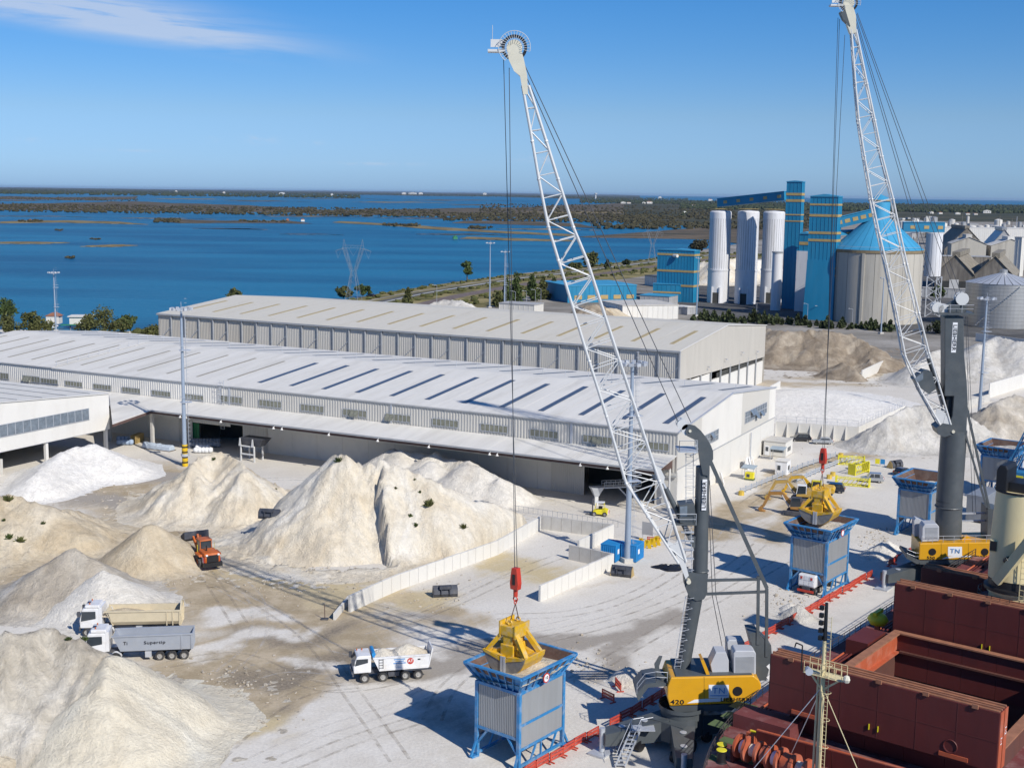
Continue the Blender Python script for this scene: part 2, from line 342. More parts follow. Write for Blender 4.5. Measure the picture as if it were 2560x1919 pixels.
# islands and banks in the lagoon, far land
ISL = [
 ('far_shore', [(-500, 482), (0, 484), (400, 484), (760, 486), (900, 487), (1200, 491), (1480, 497), (1600, 497), (1600, 488.5), (1200, 482), (600, 474.5), (-500, 463.5)], M_FOREST),
 ('marsh_bank', [(-300, 524), (0, 523), (200, 527), (400, 528), (700, 531), (900, 537), (1100, 540), (1400, 545), (1700, 560), (1700, 512), (1560, 508), (1420, 512), (1290, 519), (1150, 520), (1000, 523), (800, 524), (620, 513), (450, 508), (330, 503), (180, 506), (0, 510), (-300, 510)], M_MARSH),
 ('islet', [(140, 499), (240, 501), (340, 497), (345, 490), (260, 493), (150, 493), (0, 491), (-200, 493), (-200, 496)], M_MARSH),
 ('bank', [(0, 558), (120, 556), (260, 558), (370, 561), (300, 554), (180, 551), (60, 551), (0, 554)], M_SPIT),
 ('bank', [(385, 553), (450, 558), (560, 557), (720, 558), (780, 559), (720, 551), (620, 552), (520, 551), (440, 547)], M_MARSH),
 ('bank', [(830, 556), (960, 563), (1090, 574), (1260, 583), (1420, 590), (1440, 586), (1270, 578), (1110, 568), (960, 558), (850, 553)], M_SPIT),
 ('bank', [(1130, 557), (1250, 560), (1420, 566), (1500, 571), (1440, 558), (1300, 552), (1160, 552)], M_MARSH),
 ('bank', [(1150, 596), (1280, 601), (1440, 603), (1420, 599), (1280, 595), (1170, 592)], M_SPIT),
 ('bank', [(200, 616), (280, 617), (345, 613), (300, 611), (230, 613)], M_SPIT),
 ('bank', [(-50, 608), (100, 609), (175, 606), (90, 604), (-50, 605)], M_SPIT),
 ('mud_islet', [(140, 575), (150, 577), (158, 575), (150, 573)], M_MARSH), ('mud_islet', [(230, 597), (240, 599), (250, 597), (240, 595)], M_MARSH), ('mud_islet', [(163, 643), (174, 646), (184, 643), (174, 641)], M_MARSH),
 ('marsh_spit', [(1440, 592), (1500, 594), (1640, 596), (1760, 598), (1860, 610), (2000, 606), (2120, 598), (2120, 556), (1900, 556), (1780, 566), (1640, 578), (1520, 587)], M_MARSH),
] + [('reed_strip', [(x, y), (x + L_ * .3, y + h), (x + L_ * .7, y + h * .8), (x + L_, y + .3 + .013 * L_), (x + L_ * .6, y - h * .3), (x + L_ * .25, y - h * .4)], (M_MARSH, M_SPIT, M_MARSH)[k % 3]) for k, (x, y, L_, h) in enumerate(((-40, 501, 190, 1.4), (360, 497, 260, 1.2), (560, 502, 220, 1.6), (700, 496, 300, 1.0), (880, 505, 260, 1.8), (1000, 500, 320, 1.4), (1120, 512, 240, 1.6), (640, 540, 330, 1.4), (960, 545, 300, 1.8), (-30, 540, 260, 1.2), (300, 545, 240, 1.0), (1180, 546, 300, 2.0), (1040, 585, 240, 1.6), (1240, 572, 260, 1.6), (480, 571, 190, .8), (700, 585, 160, .8), (1290, 530, 360, 3), (1560, 545, 300, 3), (1620, 530, 420, 4)))] + [
 ('hinterland', [(1560, 508), (1560, 560), (1900, 566), (2300, 580), (3200, 590), (3200, 515), (2560, 514), (2200, 509), (1900, 506), (1640, 499), (1480, 494)], M_FOREST),
]
for i, (nm, pts, m) in enumerate(ISL): land_sheet(nm, pts, -.9 + .04 * (i % 4) if nm != 'hinterland' else -.5, m, 6, .5 if i > 2 else 1.0, i)
# scrub and woods too far off to count: low clumps scattered on the banks
def scrub(name, label, cat, areas, m, seed, tri=5):
    b = B(); rr = random.Random(seed)
    for (x0, x1, yf, n, h0, h1, wd) in areas:
        for _ in range(n):
            px = rr.uniform(x0, x1); py = yf(px, rr)
            p = G(px, py, -.6); h = rr.uniform(h0, h1); w_ = h * wd * rr.uniform(.7, 1.5)
            b.blob((p.x, p.y, h * .35 - .6), w_, w_, h * .65, tri, .35, rr)
    o = b.build(name, m); return tag(o, label, cat, kind='stuff')
def hz(px): return 467 + .0129 * px
scrub('far_wood', 'dark green belt of woodland along the far lagoon shore', 'woodland',
      [(-100, 900, lambda x, r: hz(x) + r.uniform(3.5, 17.5) ** 1, 2600, 6, 15, .8), (900, 1600, lambda x, r: hz(x) + r.uniform(4, 9), 700, 5, 12, .9),
       (1450, 1720, lambda x, r: hz(x) + r.uniform(7, 22), 900, 6, 12, .8)], M_LEAF3, 1)
scrub('pine_wood', 'dark green pine wood between the industrial tanks and the sea', 'woodland',
      [(1700, 2600, lambda x, r: hz(x) + r.uniform(13.5, 34), 3200, 6, 12, .8), (1700, 1720, lambda x, r: hz(x) + r.uniform(30, 60), 10, 3, 7, .9)], M_LEAF3, 2)
scrub('marsh_scrub', 'brown scrub covering the long marshy bank in the lagoon', 'scrub',
      [(-50, 1700, lambda x, r: hz(x) + r.uniform(42, 62) + (8 if x > 1100 else 0), 2600, 1.5, 4.5, .9), (0, 345, lambda x, r: hz(x) + r.uniform(24, 32), 260, 2, 4, .9), (1200, 1700, lambda x, r: hz(x) + r.uniform(26, 60), 1000, 1.5, 5, .9), (1700, 2100, lambda x, r: hz(x) + r.uniform(34, 60), 700, 2, 6, .9)], M_REED, 3)
scrub('bank_scrub', 'low shrubs dotted on the thin spits in the lagoon', 'scrub',
      [(385, 450, lambda x, r: r.uniform(548, 556), 60, 2, 4, .8), (45, 110, lambda x, r: r.uniform(552, 555), 30, 2, 3.5, .9), (590, 720, lambda x, r: r.uniform(552, 555), 40, 1.5, 3, .9),
       (955, 1050, lambda x, r: r.uniform(562, 566), 40, 2, 4, .8), (1170, 1230, lambda x, r: r.uniform(567, 572), 25, 2, 4, .8), (1480, 2100, lambda x, r: r.uniform(556, 572), 500, 2, 5, .9),
       (137, 160, lambda x, r: r.uniform(573.5, 576), 10, .6, 1.2, 1.5), (228, 250, lambda x, r: r.uniform(595.5, 598), 10, .6, 1.2, 1.5), (162, 185, lambda x, r: r.uniform(641.5, 645), 10, .6, 1.2, 1.5)], M_REED, 4)

# ---------------------------------------------------------------- yard floor with its stains
def yard_mat():
    m, t, b = node_mat('yard'); n = t.nodes; l = t.links; g = n.new('ShaderNodeNewGeometry')
    A1 = n.new('ShaderNodeVertexColor'); A1.layer_name = 'soil'; A2 = n.new('ShaderNodeVertexColor'); A2.layer_name = 'soil2'
    s1 = n.new('ShaderNodeSeparateColor'); l.new(A1.outputs[0], s1.inputs[0]); s2 = n.new('ShaderNodeSeparateColor'); l.new(A2.outputs[0], s2.inputs[0])
    def noise(scale, detail=8, rough=.68, vec=None, dist=0.0):
        z = n.new('ShaderNodeTexNoise'); z.inputs['Scale'].default_value = scale; z.inputs['Detail'].default_value = detail; z.inputs['Roughness'].default_value = rough; z.inputs['Distortion'].default_value = dist; l.new(vec or g.outputs['Position'], z.inputs[0]); return z.outputs[0]
    def mth(op, a, c):
        z = n.new('ShaderNodeMath'); z.operation = op
        for i, v in enumerate((a, c)):
            if isinstance(v, (int, float)): z.inputs[i].default_value = v
            else: l.new(v, z.inputs[i])
        return z.outputs[0]
    def ramp(v, lo, hi, o0=0.0, o1=1.0):
        z = n.new('ShaderNodeMapRange'); z.interpolation_type = 'SMOOTHSTEP'; l.new(v, z.inputs[0]); z.inputs[1].default_value = lo; z.inputs[2].default_value = hi; z.inputs[3].default_value = o0; z.inputs[4].default_value = o1; return z.outputs[0]
    def mix(f, a, c):
        z = n.new('ShaderNodeMixRGB'); l.new(f, z.inputs[0])
        if isinstance(a, tuple): z.inputs[1].default_value = rgb(a)
        else: l.new(a, z.inputs[1])
        if isinstance(c, tuple): z.inputs[2].default_value = rgb(c)
        else: l.new(c, z.inputs[2])
        return z.outputs[0]
    def streaks(ang, sx, sy, scale, dist=.6):
        r = n.new('ShaderNodeVectorRotate'); r.rotation_type = 'Z_AXIS'; r.inputs['Angle'].default_value = rad(ang); l.new(g.outputs['Position'], r.inputs['Vector'])
        p = n.new('ShaderNodeMapping'); p.inputs['Scale'].default_value = (sx, sy, 1); l.new(r.outputs[0], p.inputs[0]); return noise(scale, 8, .66, p.outputs[0], dist)
    nb, nm, nf = noise(.05, 8, .62), noise(.3, 9, .68), noise(3.0, 8, .72)
    st1, st2 = streaks(38, .9, .07, 1.0), streaks(-20, .7, .07, 1.0)
    wob = mth('ADD', mth('MULTIPLY', mth('SUBTRACT', nm, .5), 1.5), mth('ADD', mth('MULTIPLY', mth('SUBTRACT', st1, .5), .9), mth('MULTIPLY', mth('SUBTRACT', st2, .5), .7)))
    def layer(ch, lo=.26, hi=.74, k=1.0): return ramp(mth('ADD', ch, mth('MULTIPLY', wob, mth('ADD', mth('MULTIPLY', ch, .75), .04))), lo, hi)
    col = mix(ramp(nb, .35, .65), (.62, .575, .50), (.69, .65, .58))
    col = mix(ramp(st1, .54, .74, 0, .5), col, (.55, .485, .40)); col = mix(ramp(st2, .56, .75, 0, .35), col, (.52, .46, .375)); col = mix(ramp(nm, .56, .72, 0, .4), col, (.57, .51, .43))
    col = mix(mth('MULTIPLY', s2.outputs[2], .75), col, mix(ramp(nm, .35, .65), (.57, .535, .475), (.66, .625, .56)))
    col = mix(layer(s1.outputs[0]), col, mix(ramp(nm, .36, .66), (.37, .295, .19), (.51, .42, .295)))
    col = mix(layer(s2.outputs[0]), col, (.56, .46, .28)); col = mix(layer(s1.outputs[1]), col, mix(ramp(nf, .3, .7), (.20, .165, .12), (.30, .25, .19))); col = mix(layer(s1.outputs[2]), col, mix(ramp(nm, .35, .65), (.64, .595, .52), (.71, .67, .60))); col = mix(layer(s2.outputs[1]), col, (.36, .32, .27))
    fin = n.new('ShaderNodeMixRGB'); fin.blend_type = 'MULTIPLY'; fin.inputs[0].default_value = 1; l.new(col, fin.inputs[1]); l.new(ramp(nf, .25, .75, .84, 1.08), fin.inputs[2])
    l.new(fin.outputs[0], b.inputs['Base Color']); b.inputs['Roughness'].default_value = .92; b.inputs['Specular IOR Level'].default_value = .22
    bp = n.new('ShaderNodeBump'); bp.inputs['Strength'].default_value = .5; bp.inputs['Distance'].default_value = .14; l.new(mth('ADD', nf, mth('MULTIPLY', st1, .6)), bp.inputs['Height']); l.new(bp.outputs[0], b.inputs['Normal'])
    return m
def yard():
    x0, x1, y0, y1, st = -200, 190, 84, 470, .9
    nx, ny = int((x1 - x0) / st) + 1, int((y1 - y0) / st) + 1
    X, Y = np.meshgrid(np.linspace(x0, x1, nx), np.linspace(y0, y1, ny))
    # soft wander so that stains have ragged outlines
    wx = X + 7 * (fbm(X * .08, Y * .08, 5) - .5) * 2; wy = Y + 7 * (fbm(X * .08, Y * .08, 9) - .5) * 2
    CH = {k: np.zeros_like(X) for k in 'tdpyga'}
    def ch_of(c): return {TAN: 't', DK: 'd', PALE: 'p', YEL: 'y', GREY: 'g'}.get(c, 't' if c[0] > .42 else 'd' if c[0] < .30 else 'g')
    def stain(pts, wid, col, amt, hard=1.0):
        P = [G(*p) for p in pts]; d = np.full_like(X, 1e9)
        if len(P) == 1: P = P + [P[0] + Vector((.01, 0, 0))]
        for a, c in zip(P, P[1:]):
            vx, vy = c.x - a.x, c.y - a.y; t = np.clip(((wx - a.x) * vx + (wy - a.y) * vy) / (vx * vx + vy * vy), 0, 1)
            d = np.minimum(d, np.hypot(wx - a.x - t * vx, wy - a.y - t * vy))
        k = np.clip(1.15 * (1 - d / (wid * 1.45)), 0, 1) * amt; c_ = ch_of(col); CH[c_] = np.maximum(CH[c_], k)
    TAN, DK, PALE, YEL, GREY = (.45, .36, .24), (.24, .20, .15), (.74, .71, .66), (.56, .46, .28), (.40, .38, .36)
    stain([(250, 1240), (330, 1200), (430, 1180)], 13, TAN, .9); stain([(300, 1195), (430, 1185)], 7, (.33, .27, .17), .9); stain([(170, 1252), (330, 1262)], 6, (.36, .31, .22), .8)
    stain([(330, 1290), (480, 1330), (600, 1350)], 14, TAN, .85); stain([(-60, 1470), (420, 1450), (720, 1480)], 11, TAN, .85); stain([(470, 1440), (600, 1470), (760, 1520)], 12, TAN, .9); stain([(600, 1420), (760, 1460), (850, 1490)], 8, YEL, .7)
    stain([(560, 1520), (700, 1560), (830, 1600)], 11, TAN, .95); stain([(560, 1640), (700, 1640), (880, 1640)], 9, TAN, .9); stain([(480, 1700), (640, 1700), (760, 1690)], 9, TAN, .95); stain([(380, 1840), (520, 1790), (680, 1740)], 8, TAN, .95)
    stain([(590, 1590), (720, 1600), (830, 1570)], 4.5, DK, .6); stain([(600, 1690), (690, 1700), (800, 1660), (900, 1640)], 4, DK, .7); stain([(640, 1780), (700, 1760)], 3, DK, .5); stain([(330, 1890), (430, 1860), (540, 1830)], 4, YEL, .8); stain([(500, 1780), (590, 1800), (640, 1850)], 5, YEL, .8)
    stain([(500, 1560), (620, 1545)], 3.0, PALE, .8); stain([(470, 1650), (620, 1590), (700, 1575)], 2.6, PALE, .75); stain([(500, 1900), (700, 1830), (800, 1790)], 3.0, PALE, .85); stain([(740, 1640), (850, 1690)], 2.0, PALE, .6)
    stain([(880, 1700), (1040, 1690), (1160, 1640), (1480, 1600), (1700, 1530)], 3.0, (.34, .28, .22), .9)
    stain([(1100, 1490), (1000, 1520)], 6, YEL, .65); stain([(1260, 1410), (1350, 1430)], 6, YEL, .75); stain([(1000, 1590), (1180, 1560)], 4, TAN, .6)
    stain([(940, 1500), (1080, 1545)], 4, TAN, .85); stain([(980, 1560), (1080, 1560)], 2.5, GREY, .7)
    stain([(0, 1545), (110, 1555)], 5, PALE, .8); stain([(700, 1900), (1000, 1880), (1150, 1900)], 8, PALE, .75); stain([(800, 1830), (1000, 1800)], 8, PALE, .6)
    stain([(1850, 1430), (1760, 1560), (1600, 1660)], 5, PALE, .55); stain([(2000, 1250), (1900, 1350)], 5, (.52, .44, .34), .7)
    stain([(2560, 1098), (2280, 1120), (2100, 1140), (1960, 1190), (1850, 1270), (1760, 1340)], 4.2, (.45, .38, .28), .85)
    stain([(1480, 1690), (1560, 1600), (1600, 1560)], 3, (.38, .33, .27), .7); stain([(1450, 1480), (1600, 1440)], 3, TAN, .4)
    stain([(2000, 945), (2200, 940), (2300, 900), (2420, 870)], 8, (.5, .45, .38), .6); stain([(1950, 960), (2150, 960)], 8, (.46, .40, .33), .6)
    stain([(900, 1180), (1150, 1230)], 6, PALE, .4); stain([(1140, 1790), (1240, 1890)], 3, (.42, .37, .3), .6); stain([(1090, 1895)], 2.5, DK, .5)
    # the concrete apron along the quay is greyer
    q0 = np.array([3.1, 111.5]); n_ = (X - q0[0]) * math.cos(rad(38)) - (Y - q0[1]) * math.sin(rad(38))
    CH['a'] = np.clip((n_ + 1.0) / 2, 0, 1)
    keep = (n_ < 6)
    # the yard stops at the road dike
    Z = .015 * (fbm(X * .3, Y * .3, 8) - .5)
    V = np.stack([X, Y, Z], -1).reshape(-1, 3)
    idx = np.arange(nx * ny).reshape(ny, nx); q = np.stack([idx[:-1, :-1], idx[:-1, 1:], idx[1:, 1:], idx[1:, :-1]], -1).reshape(-1, 4)
    kk = keep.reshape(-1); U_ = (X * .888 - Y * .46).reshape(-1); V_ = (X * .46 + Y * .888).reshape(-1)
    inside = (V_ < 400) & kk
    q = q[inside[q].all(1)]
    me = bpy.data.meshes.new('yard_floor'); me.from_pydata(V.tolist(), [], q.tolist()); me.update()
    for nm_, ks in (('soil', 'tdp'), ('soil2', 'yga')):
        ca = me.color_attributes.new(nm_, 'FLOAT_COLOR', 'POINT'); ca.data.foreach_set('color', np.stack([CH[k].ravel() for k in ks] + [np.ones(nx * ny)], 1).astype(np.float32).ravel())
    me.materials.append(yard_mat()); o = bpy.data.objects.new('yard_floor', me); COL.objects.link(o); tag(o, kind='structure')
yard()
# wheel tracks pressed into the dust: pairs of narrow worn bands
def track_mat():
    m, t, b = node_mat('tyre_track'); n = t.nodes; l = t.links; g = n.new('ShaderNodeNewGeometry'); z = n.new('ShaderNodeTexNoise'); z.inputs['Scale'].default_value = .55; z.inputs['Detail'].default_value = 9; z.inputs['Roughness'].default_value = .7; l.new(g.outputs['Position'], z.inputs[0])
    r = n.new('ShaderNodeMapRange'); r.inputs[1].default_value = .40; r.inputs[2].default_value = .66; r.inputs[4].default_value = .42; l.new(z.outputs[0], r.inputs[0]); l.new(r.outputs[0], b.inputs['Alpha']); b.inputs['Base Color'].default_value = (.33, .285, .225, 1); b.inputs['Roughness'].default_value = .95; return m
M_TRACK = track_mat(); M_TRACKP = M_TRACK.copy(); M_TRACKP.node_tree.nodes['Principled BSDF'].inputs['Base Color'].default_value = (.64, .61, .56, 1)
def tracks(pts, m, gauge=1.9, w_=.38, seed=0):
    P = [G(*p) for p in pts]; fine = []
    for i in range(len(P) - 1):
        p0, p1, p2, p3 = P[max(i - 1, 0)], P[i], P[i + 1], P[min(i + 2, len(P) - 1)]
        for k in range(14): t_ = k / 14; fine.append(.5 * ((2 * p1) + (p2 - p0) * t_ + (2 * p0 - 5 * p1 + 4 * p2 - p3) * t_ ** 2 + (3 * p1 - p0 - 3 * p2 + p3) * t_ ** 3))
    fine.append(P[-1]); b = B()
    for s in (-1, 1):
        vs = []
        for i, p in enumerate(fine):
            d = fine[min(i + 1, len(fine) - 1)] - fine[max(i - 1, 0)]; d.z = 0; d.normalize(); n_ = Vector((d.y, -d.x, 0)); vs += [p + n_ * (s * gauge / 2 - w_ / 2) + Vector((0, 0, .016 + .001 * seed)), p + n_ * (s * gauge / 2 + w_ / 2) + Vector((0, 0, .016 + .001 * seed))]
        b.add(vs, [(2 * i, 2 * i + 1, 2 * i + 3, 2 * i + 2) for i in range(len(fine) - 1)])
    tag(b.build('wheel_track', m), kind='structure')
TR = [[(860, 1700), (700, 1690), (560, 1760), (380, 1900)], [(900, 1710), (760, 1730), (640, 1800), (520, 1910)], [(1040, 1690), (820, 1720), (600, 1640), (420, 1660)], [(560, 1470), (700, 1540), (840, 1620), (1060, 1640), (1300, 1580)], [(480, 1430), (640, 1500), (780, 1600), (900, 1760), (1000, 1900)], [(1180, 1630), (1400, 1590), (1640, 1520), (1800, 1440), (1900, 1360)],
      [(1160, 1600), (1400, 1560), (1600, 1500), (1760, 1400), (1840, 1300)], [(1240, 1540), (1440, 1530), (1620, 1470), (1780, 1360)], [(1440, 1700), (1540, 1640), (1680, 1560), (1820, 1480), (1960, 1400)], [(640, 1900), (800, 1830), (980, 1770), (1130, 1700)], [(720, 1915), (880, 1850), (1040, 1800)], [(1000, 1560), (1150, 1500), (1320, 1420), (1400, 1390)], [(900, 1580), (1060, 1530), (1200, 1460), (1300, 1420)],
      [(1960, 1190), (2100, 1140), (2300, 1115), (2560, 1096)], [(1860, 1260), (1960, 1200), (2120, 1148), (2320, 1125), (2560, 1108)], [(460, 1340), (560, 1420), (640, 1500), (640, 1600), (560, 1680)], [(330, 1260), (420, 1320), (520, 1440), (600, 1560)], [(620, 1250), (800, 1230), (1000, 1250), (1300, 1290), (1500, 1330)], [(600, 1200), (800, 1200), (1100, 1250)], [(2000, 950), (2200, 945), (2420, 930)], [(1300, 1640), (1200, 1660), (1120, 1720), (1080, 1800)]]
for i_, tr_ in enumerate(TR): tracks(tr_, M_TRACK if i_ % 3 else M_TRACKP, seed=i_ % 8)
# concrete apron between the red barriers and the quay edge
QF = Frame((3.1, 111.5), rad(-38))
def apron():
    M_APR = mat('apron', (.60, .565, .505), .9, var=.1, scale=.12, dirt=(.40, .36, .31), dirt_amt=.5, dirt_scale=.14, bump=.2, bscale=3)
    k = 0
    for i in range(-9, 42):
        for a, c in ((3.5, 7.9), (7.93, 12.0)):
            B().box(a, c, i * 8.0, i * 8.0 + 7.97, -.3, .030 + .002 * ((i * 7 + int(a)) % 3)).build('apron_slab', M_APR, QROOT)
    for i in range(-9, 42): B().box(12.02, 12.6, i * 8.0, i * 8.0 + 7.96, -6, .06).build('coping_stone', M_APR, QROOT)
QROOT = tag(bpy.data.objects.new('quay', None), kind='structure'); COL.objects.link(QROOT); QROOT.location = QF.o; QROOT.rotation_euler = (0, 0, QF.rz)
apron()
# ================================================================ warehouses
AZB = rad(-27.4)
M_WROOF = mat('white_roof', (.68, .655, .60), .65, spec=.2, var=.06, scale=.2, dirt=(.46, .43, .37), dirt_amt=.5, dirt_scale=.22, stretch=(1.6, .22, 1), ribs=.55)
M_BROOF = mat('cream_roof', (.60, .565, .485), .65, spec=.2, var=.06, scale=.2, dirt=(.43, .39, .31), dirt_amt=.5, dirt_scale=.2, stretch=(1.6, .22, 1), ribs=.55)
M_CLAD = mat('grey_cladding', (.53, .51, .465), .5, metal=0, var=.07, scale=.2, dirt=(.38, .35, .3), dirt_amt=.3, dirt_scale=.2, stretch=(2, 2, .3))
M_CLADB = mat('beige_cladding', (.47, .44, .385), .55, var=.06, scale=.2, dirt=(.38, .34, .28), dirt_amt=.3, stretch=(2, 2, .3))
M_WHITEW = mat('white_panel', (.66, .64, .595), .5, var=.04, scale=.2, dirt=(.5, .46, .4), dirt_amt=.3, stretch=(1, 1, .3))
M_CONC = mat('concrete', (.50, .48, .44), .9, var=.1, scale=.3, dirt=(.33, .3, .26), dirt_amt=.45, dirt_scale=.25, bump=.2)
M_CONCW = mat('pale_concrete', (.64, .62, .57), .9, var=.09, scale=.3, dirt=(.42, .38, .32), dirt_amt=.4, dirt_scale=.3, bump=.2)
M_DARK = mat('dark_steel', (.06, .065, .07), .55, var=.2)
M_TRIM = mat('trim_grey', (.33, .34, .35), .5, var=.1)
M_SKYL = mat('dark_skylight', (.075, .09, .12), .3, var=.25, scale=1.2)
M_SKYLF = mat('faded_skylight', (.30, .27, .21), .5, var=.25, scale=.8)
M_SKYLY = mat('yellowed_skylight', (.42, .33, .16), .5, var=.15, scale=1)
M_GLASS = mat('dull_pane', (.20, .20, .155), .25, var=.25, scale=1.5)
M_GLASSB = mat('blue_pane', (.16, .19, .22), .2, var=.25, scale=1.5)
M_RUST = mat('rusty_beam', (.10, .06, .05), .8, var=.3, scale=1)
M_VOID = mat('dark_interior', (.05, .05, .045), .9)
M_STEEL = mat('galvanised', (.5, .52, .55), .45, metal=.3, var=.1, scale=1)

def corrugated(x0, x1, z0, z1, pitch, depth, y=0.0, holes=()):
    """ribbed sheet in the xz plane facing -y; z0/z1 may be functions of x"""
    b = B(); n = max(2, int((x1 - x0) / pitch)); xs = []
    for i in range(n):
        a = x0 + (x1 - x0) * i / n; p = (x1 - x0) / n
        xs += [(a, y), (a + p * .45, y), (a + p * .55, y - depth), (a + p * .95, y - depth)]
    xs.append((x1, y)); f0 = z0 if callable(z0) else (lambda x: z0); f1 = z1 if callable(z1) else (lambda x: z1)
    vs = [(x, yy, f0(x)) for x, yy in xs] + [(x, yy, f1(x)) for x, yy in xs]; m = len(xs)
    return b.add(vs, [(i, i + 1, m + i + 1, m + i) for i in range(m - 1)])
def window_band(parent, x0, x1, z0, z1, n, y=-.12, glass=None, open_=(), rows=1, frame=None):
    """a strip window with its own frame and a pane per light; open_ lists panes tilted out"""
    glass = glass or M_GLASS; fr = B(); t = .09
    fr.box(x0 - t, x1 + t, y - .06, y + .02, z0 - t, z0); fr.box(x0 - t, x1 + t, y - .06, y + .02, z1, z1 + t)
    dx = (x1 - x0) / n; dz = (z1 - z0) / rows
    for i in range(n + 1): fr.box(x0 + i * dx - t / 2, x0 + i * dx + t / 2, y - .055, y + .02, z0, z1)
    for k in range(1, rows): fr.box(x0, x1, y - .05, y + .02, z0 + k * dz - t / 2, z0 + k * dz + t / 2)
    w_ = fr.build('window', frame or M_STEEL, parent)
    for k in range(rows):
        for i in range(n):
            a, c = x0 + i * dx + t / 2, x0 + (i + 1) * dx - t / 2; za, zc = z0 + k * dz + .05, z0 + (k + 1) * dz - .05
            o = .75 if (i, k) in open_ else 0
            q = B(); q.hexa([(a, y - .03 - o, za), (c, y - .03 - o, za), (c, y + .0 - o, za), (a, y + .0 - o, za), (a, y - .03, zc), (c, y - .03, zc), (c, y, zc), (a, y, zc)]); q.build('pane', glass, w_)
    return w_
# ---- front warehouse: grey ribbed walls over concrete, white roof with dark rooflights
FK = Frame((28.5, 211.6), AZB)
FL, FD, FE, FR = 194.0, 59.7, 13.0, 15.8
wh = thing('warehouse', 'long grey ribbed warehouse with white roof and dark rooflights beside the sand piles', 'warehouse', (FK.o.x, FK.o.y, 0), AZB)
def roof_z(y): return FE + (FR - FE) * (1 - abs(y - FD / 2) / (FD / 2))
secs = [(-97.5, 0, 0.0), (-148, -97.5, -.06), (-FL, -148, .06)]
for a, c, dz in secs:
    b = corrugated(a, c, 6.0 if a > -100 else 4.5, FE + dz - .05, .62, .08); b.build('front_cladding', M_CLAD if a > -100 else M_WHITEW, wh)
    g_ = B(); g_.box(a, c, -.28, -.08, FE + dz - .25, FE + dz + .02); g_.build('gutter', M_TRIM, wh)
    for s, (ya, yb) in enumerate(((-.3, FD / 2), (FD / 2, FD + .3))):
        za, zb = (FE + dz, FR + dz) if s == 0 else (FR + dz, FE + dz)
        # roof sheets between ribs, each sheet a piece of its own
        n = max(1, int(round((c - a) / 8.1)))
        for i in range(n):
            xa, xb = a + (c - a) * i / n, a + (c - a) * (i + 1) / n - .06
            B().slab([(xa, ya, za), (xb, ya, za), (xb, yb, zb), (xa, yb, zb)], .08).build('roof_panel', M_WROOF, wh)
            if c - a > 30 and s == 0 and i < n:
                xm = (xa + xb) / 2; y1, y2 = (4.5, FD / 2 - 5); f = lambda y: za + (zb - za) * (y - ya) / (yb - ya) + .06
                y2 -= random.uniform(0, 1.2); hw_ = .58 if a > -100 else .3; B().slab([(xm - hw_, y1, f(y1)), (xm + hw_, y1, f(y1)), (xm + hw_, y2, f(y2)), (xm - hw_, y2, f(y2))], .05).build('skylight', M_SKYL if a > -100 else M_SKYLF, wh)
            elif s == 1:
                xm = (xa + xb) / 2; y1, y2 = FD / 2 + 5, FD - 5; f = lambda y: za + (zb - za) * (y - ya) / (yb - ya) + .06
                B().slab([(xm - .5, y1, f(y1)), (xm + .5, y1, f(y1)), (xm + .5, y2, f(y2)), (xm - .5, y2, f(y2))], .05).build('skylight', M_SKYL, wh)
# gable wall on the right: pale panels above, concrete below
for i, (ya, yb, m) in enumerate(((0, 12, M_CLAD), (12, 26, M_WHITEW), (26, 36, M_WHITEW), (36, 55, M_CLAD), (55, FD, M_WHITEW))):
    b = corrugated(ya, yb - .02, 6.6, lambda y: roof_z(y) - .1, .5, .05)
    b.v = [(0.0 - (v[1]), v[0], v[2]) for v in b.v]; b.build('gable_cladding', m if i else M_CLAD, wh)
rk = B(); rk.bar((.06, -.3, FE), (.06, FD / 2, FR), .3, .22); rk.bar((.06, FD / 2, FR), (.06, FD + .3, FE), .3, .22); rk.build('verge_trim', M_STEEL, wh)
for j in range(6): B().box(-.35, -.02, j * FD / 6 + .03, (j + 1) * FD / 6 - .03, 0, 6.6).build('concrete_panel', M_CONCW, wh)
B().box(-.38, .12, 0, FD, 6.52, 6.68).build('drip_rail', M_TRIM, wh)
def gable_window(y0, y1, z0, z1, n, opens):
    w_ = window_band(wh, y0, y1, z0, z1, n, -.1, M_GLASSB, opens, 2); w_.rotation_euler = (0, 0, rad(90)); return w_
gable_window(8.5, 21.5, 8.3, 10.2, 8, ((2, 1), (3, 0), (5, 1), (1, 0)))
gable_window(38, 53, 8.6, 10.8, 9, ((2, 1), (4, 0), (6, 0), (3, 1)))
pp = B(); pp.path([(.25, 6, 8.0), (.25, 16, 8.0), (.25, 16, 6.2)], .14); pp.path([(.3, 42, 6.2), (.3, 42, 0)], .12); pp.build('downpipe', M_STEEL, wh)
# concrete lower front wall with doors
dr = [(-20.5, -4.0), (-108, -94)]
edges = [-FL]
for a, c in sorted(dr): edges += [a, c]
edges.append(0)
for a, c in zip(edges[::2], edges[1::2]):
    n = max(1, int((c - a) / 6))
    for i in range(n): B().box(a + (c - a) * i / n + .02, a + (c - a) * (i + 1) / n - .02, 0, .3, 0, 6.0 if a > -100 else 4.5).build('concrete_panel', M_CONCW, wh)
for a, c in dr:
    B().box(a, c, .02, .3, 5.0 if a < -60 else 5.2, 6.0).build('door_lintel', M_CONC, wh)
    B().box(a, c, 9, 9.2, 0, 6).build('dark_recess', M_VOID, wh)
    corrugated(a - 3.4, a + 3.2 if a > -60 else a + .4, 0, 5.2, .4, .07, -.12).build('sliding_door', M_CLAD, wh)
    B().box(a - 4, c + 4, -.42, -.2, 5.2, 5.42).build('door_rail', M_TRIM, wh)
corrugated(-94.2, -88, 0, 5.2, .4, .07, -.12).build('sliding_door', M_CLAD, wh)
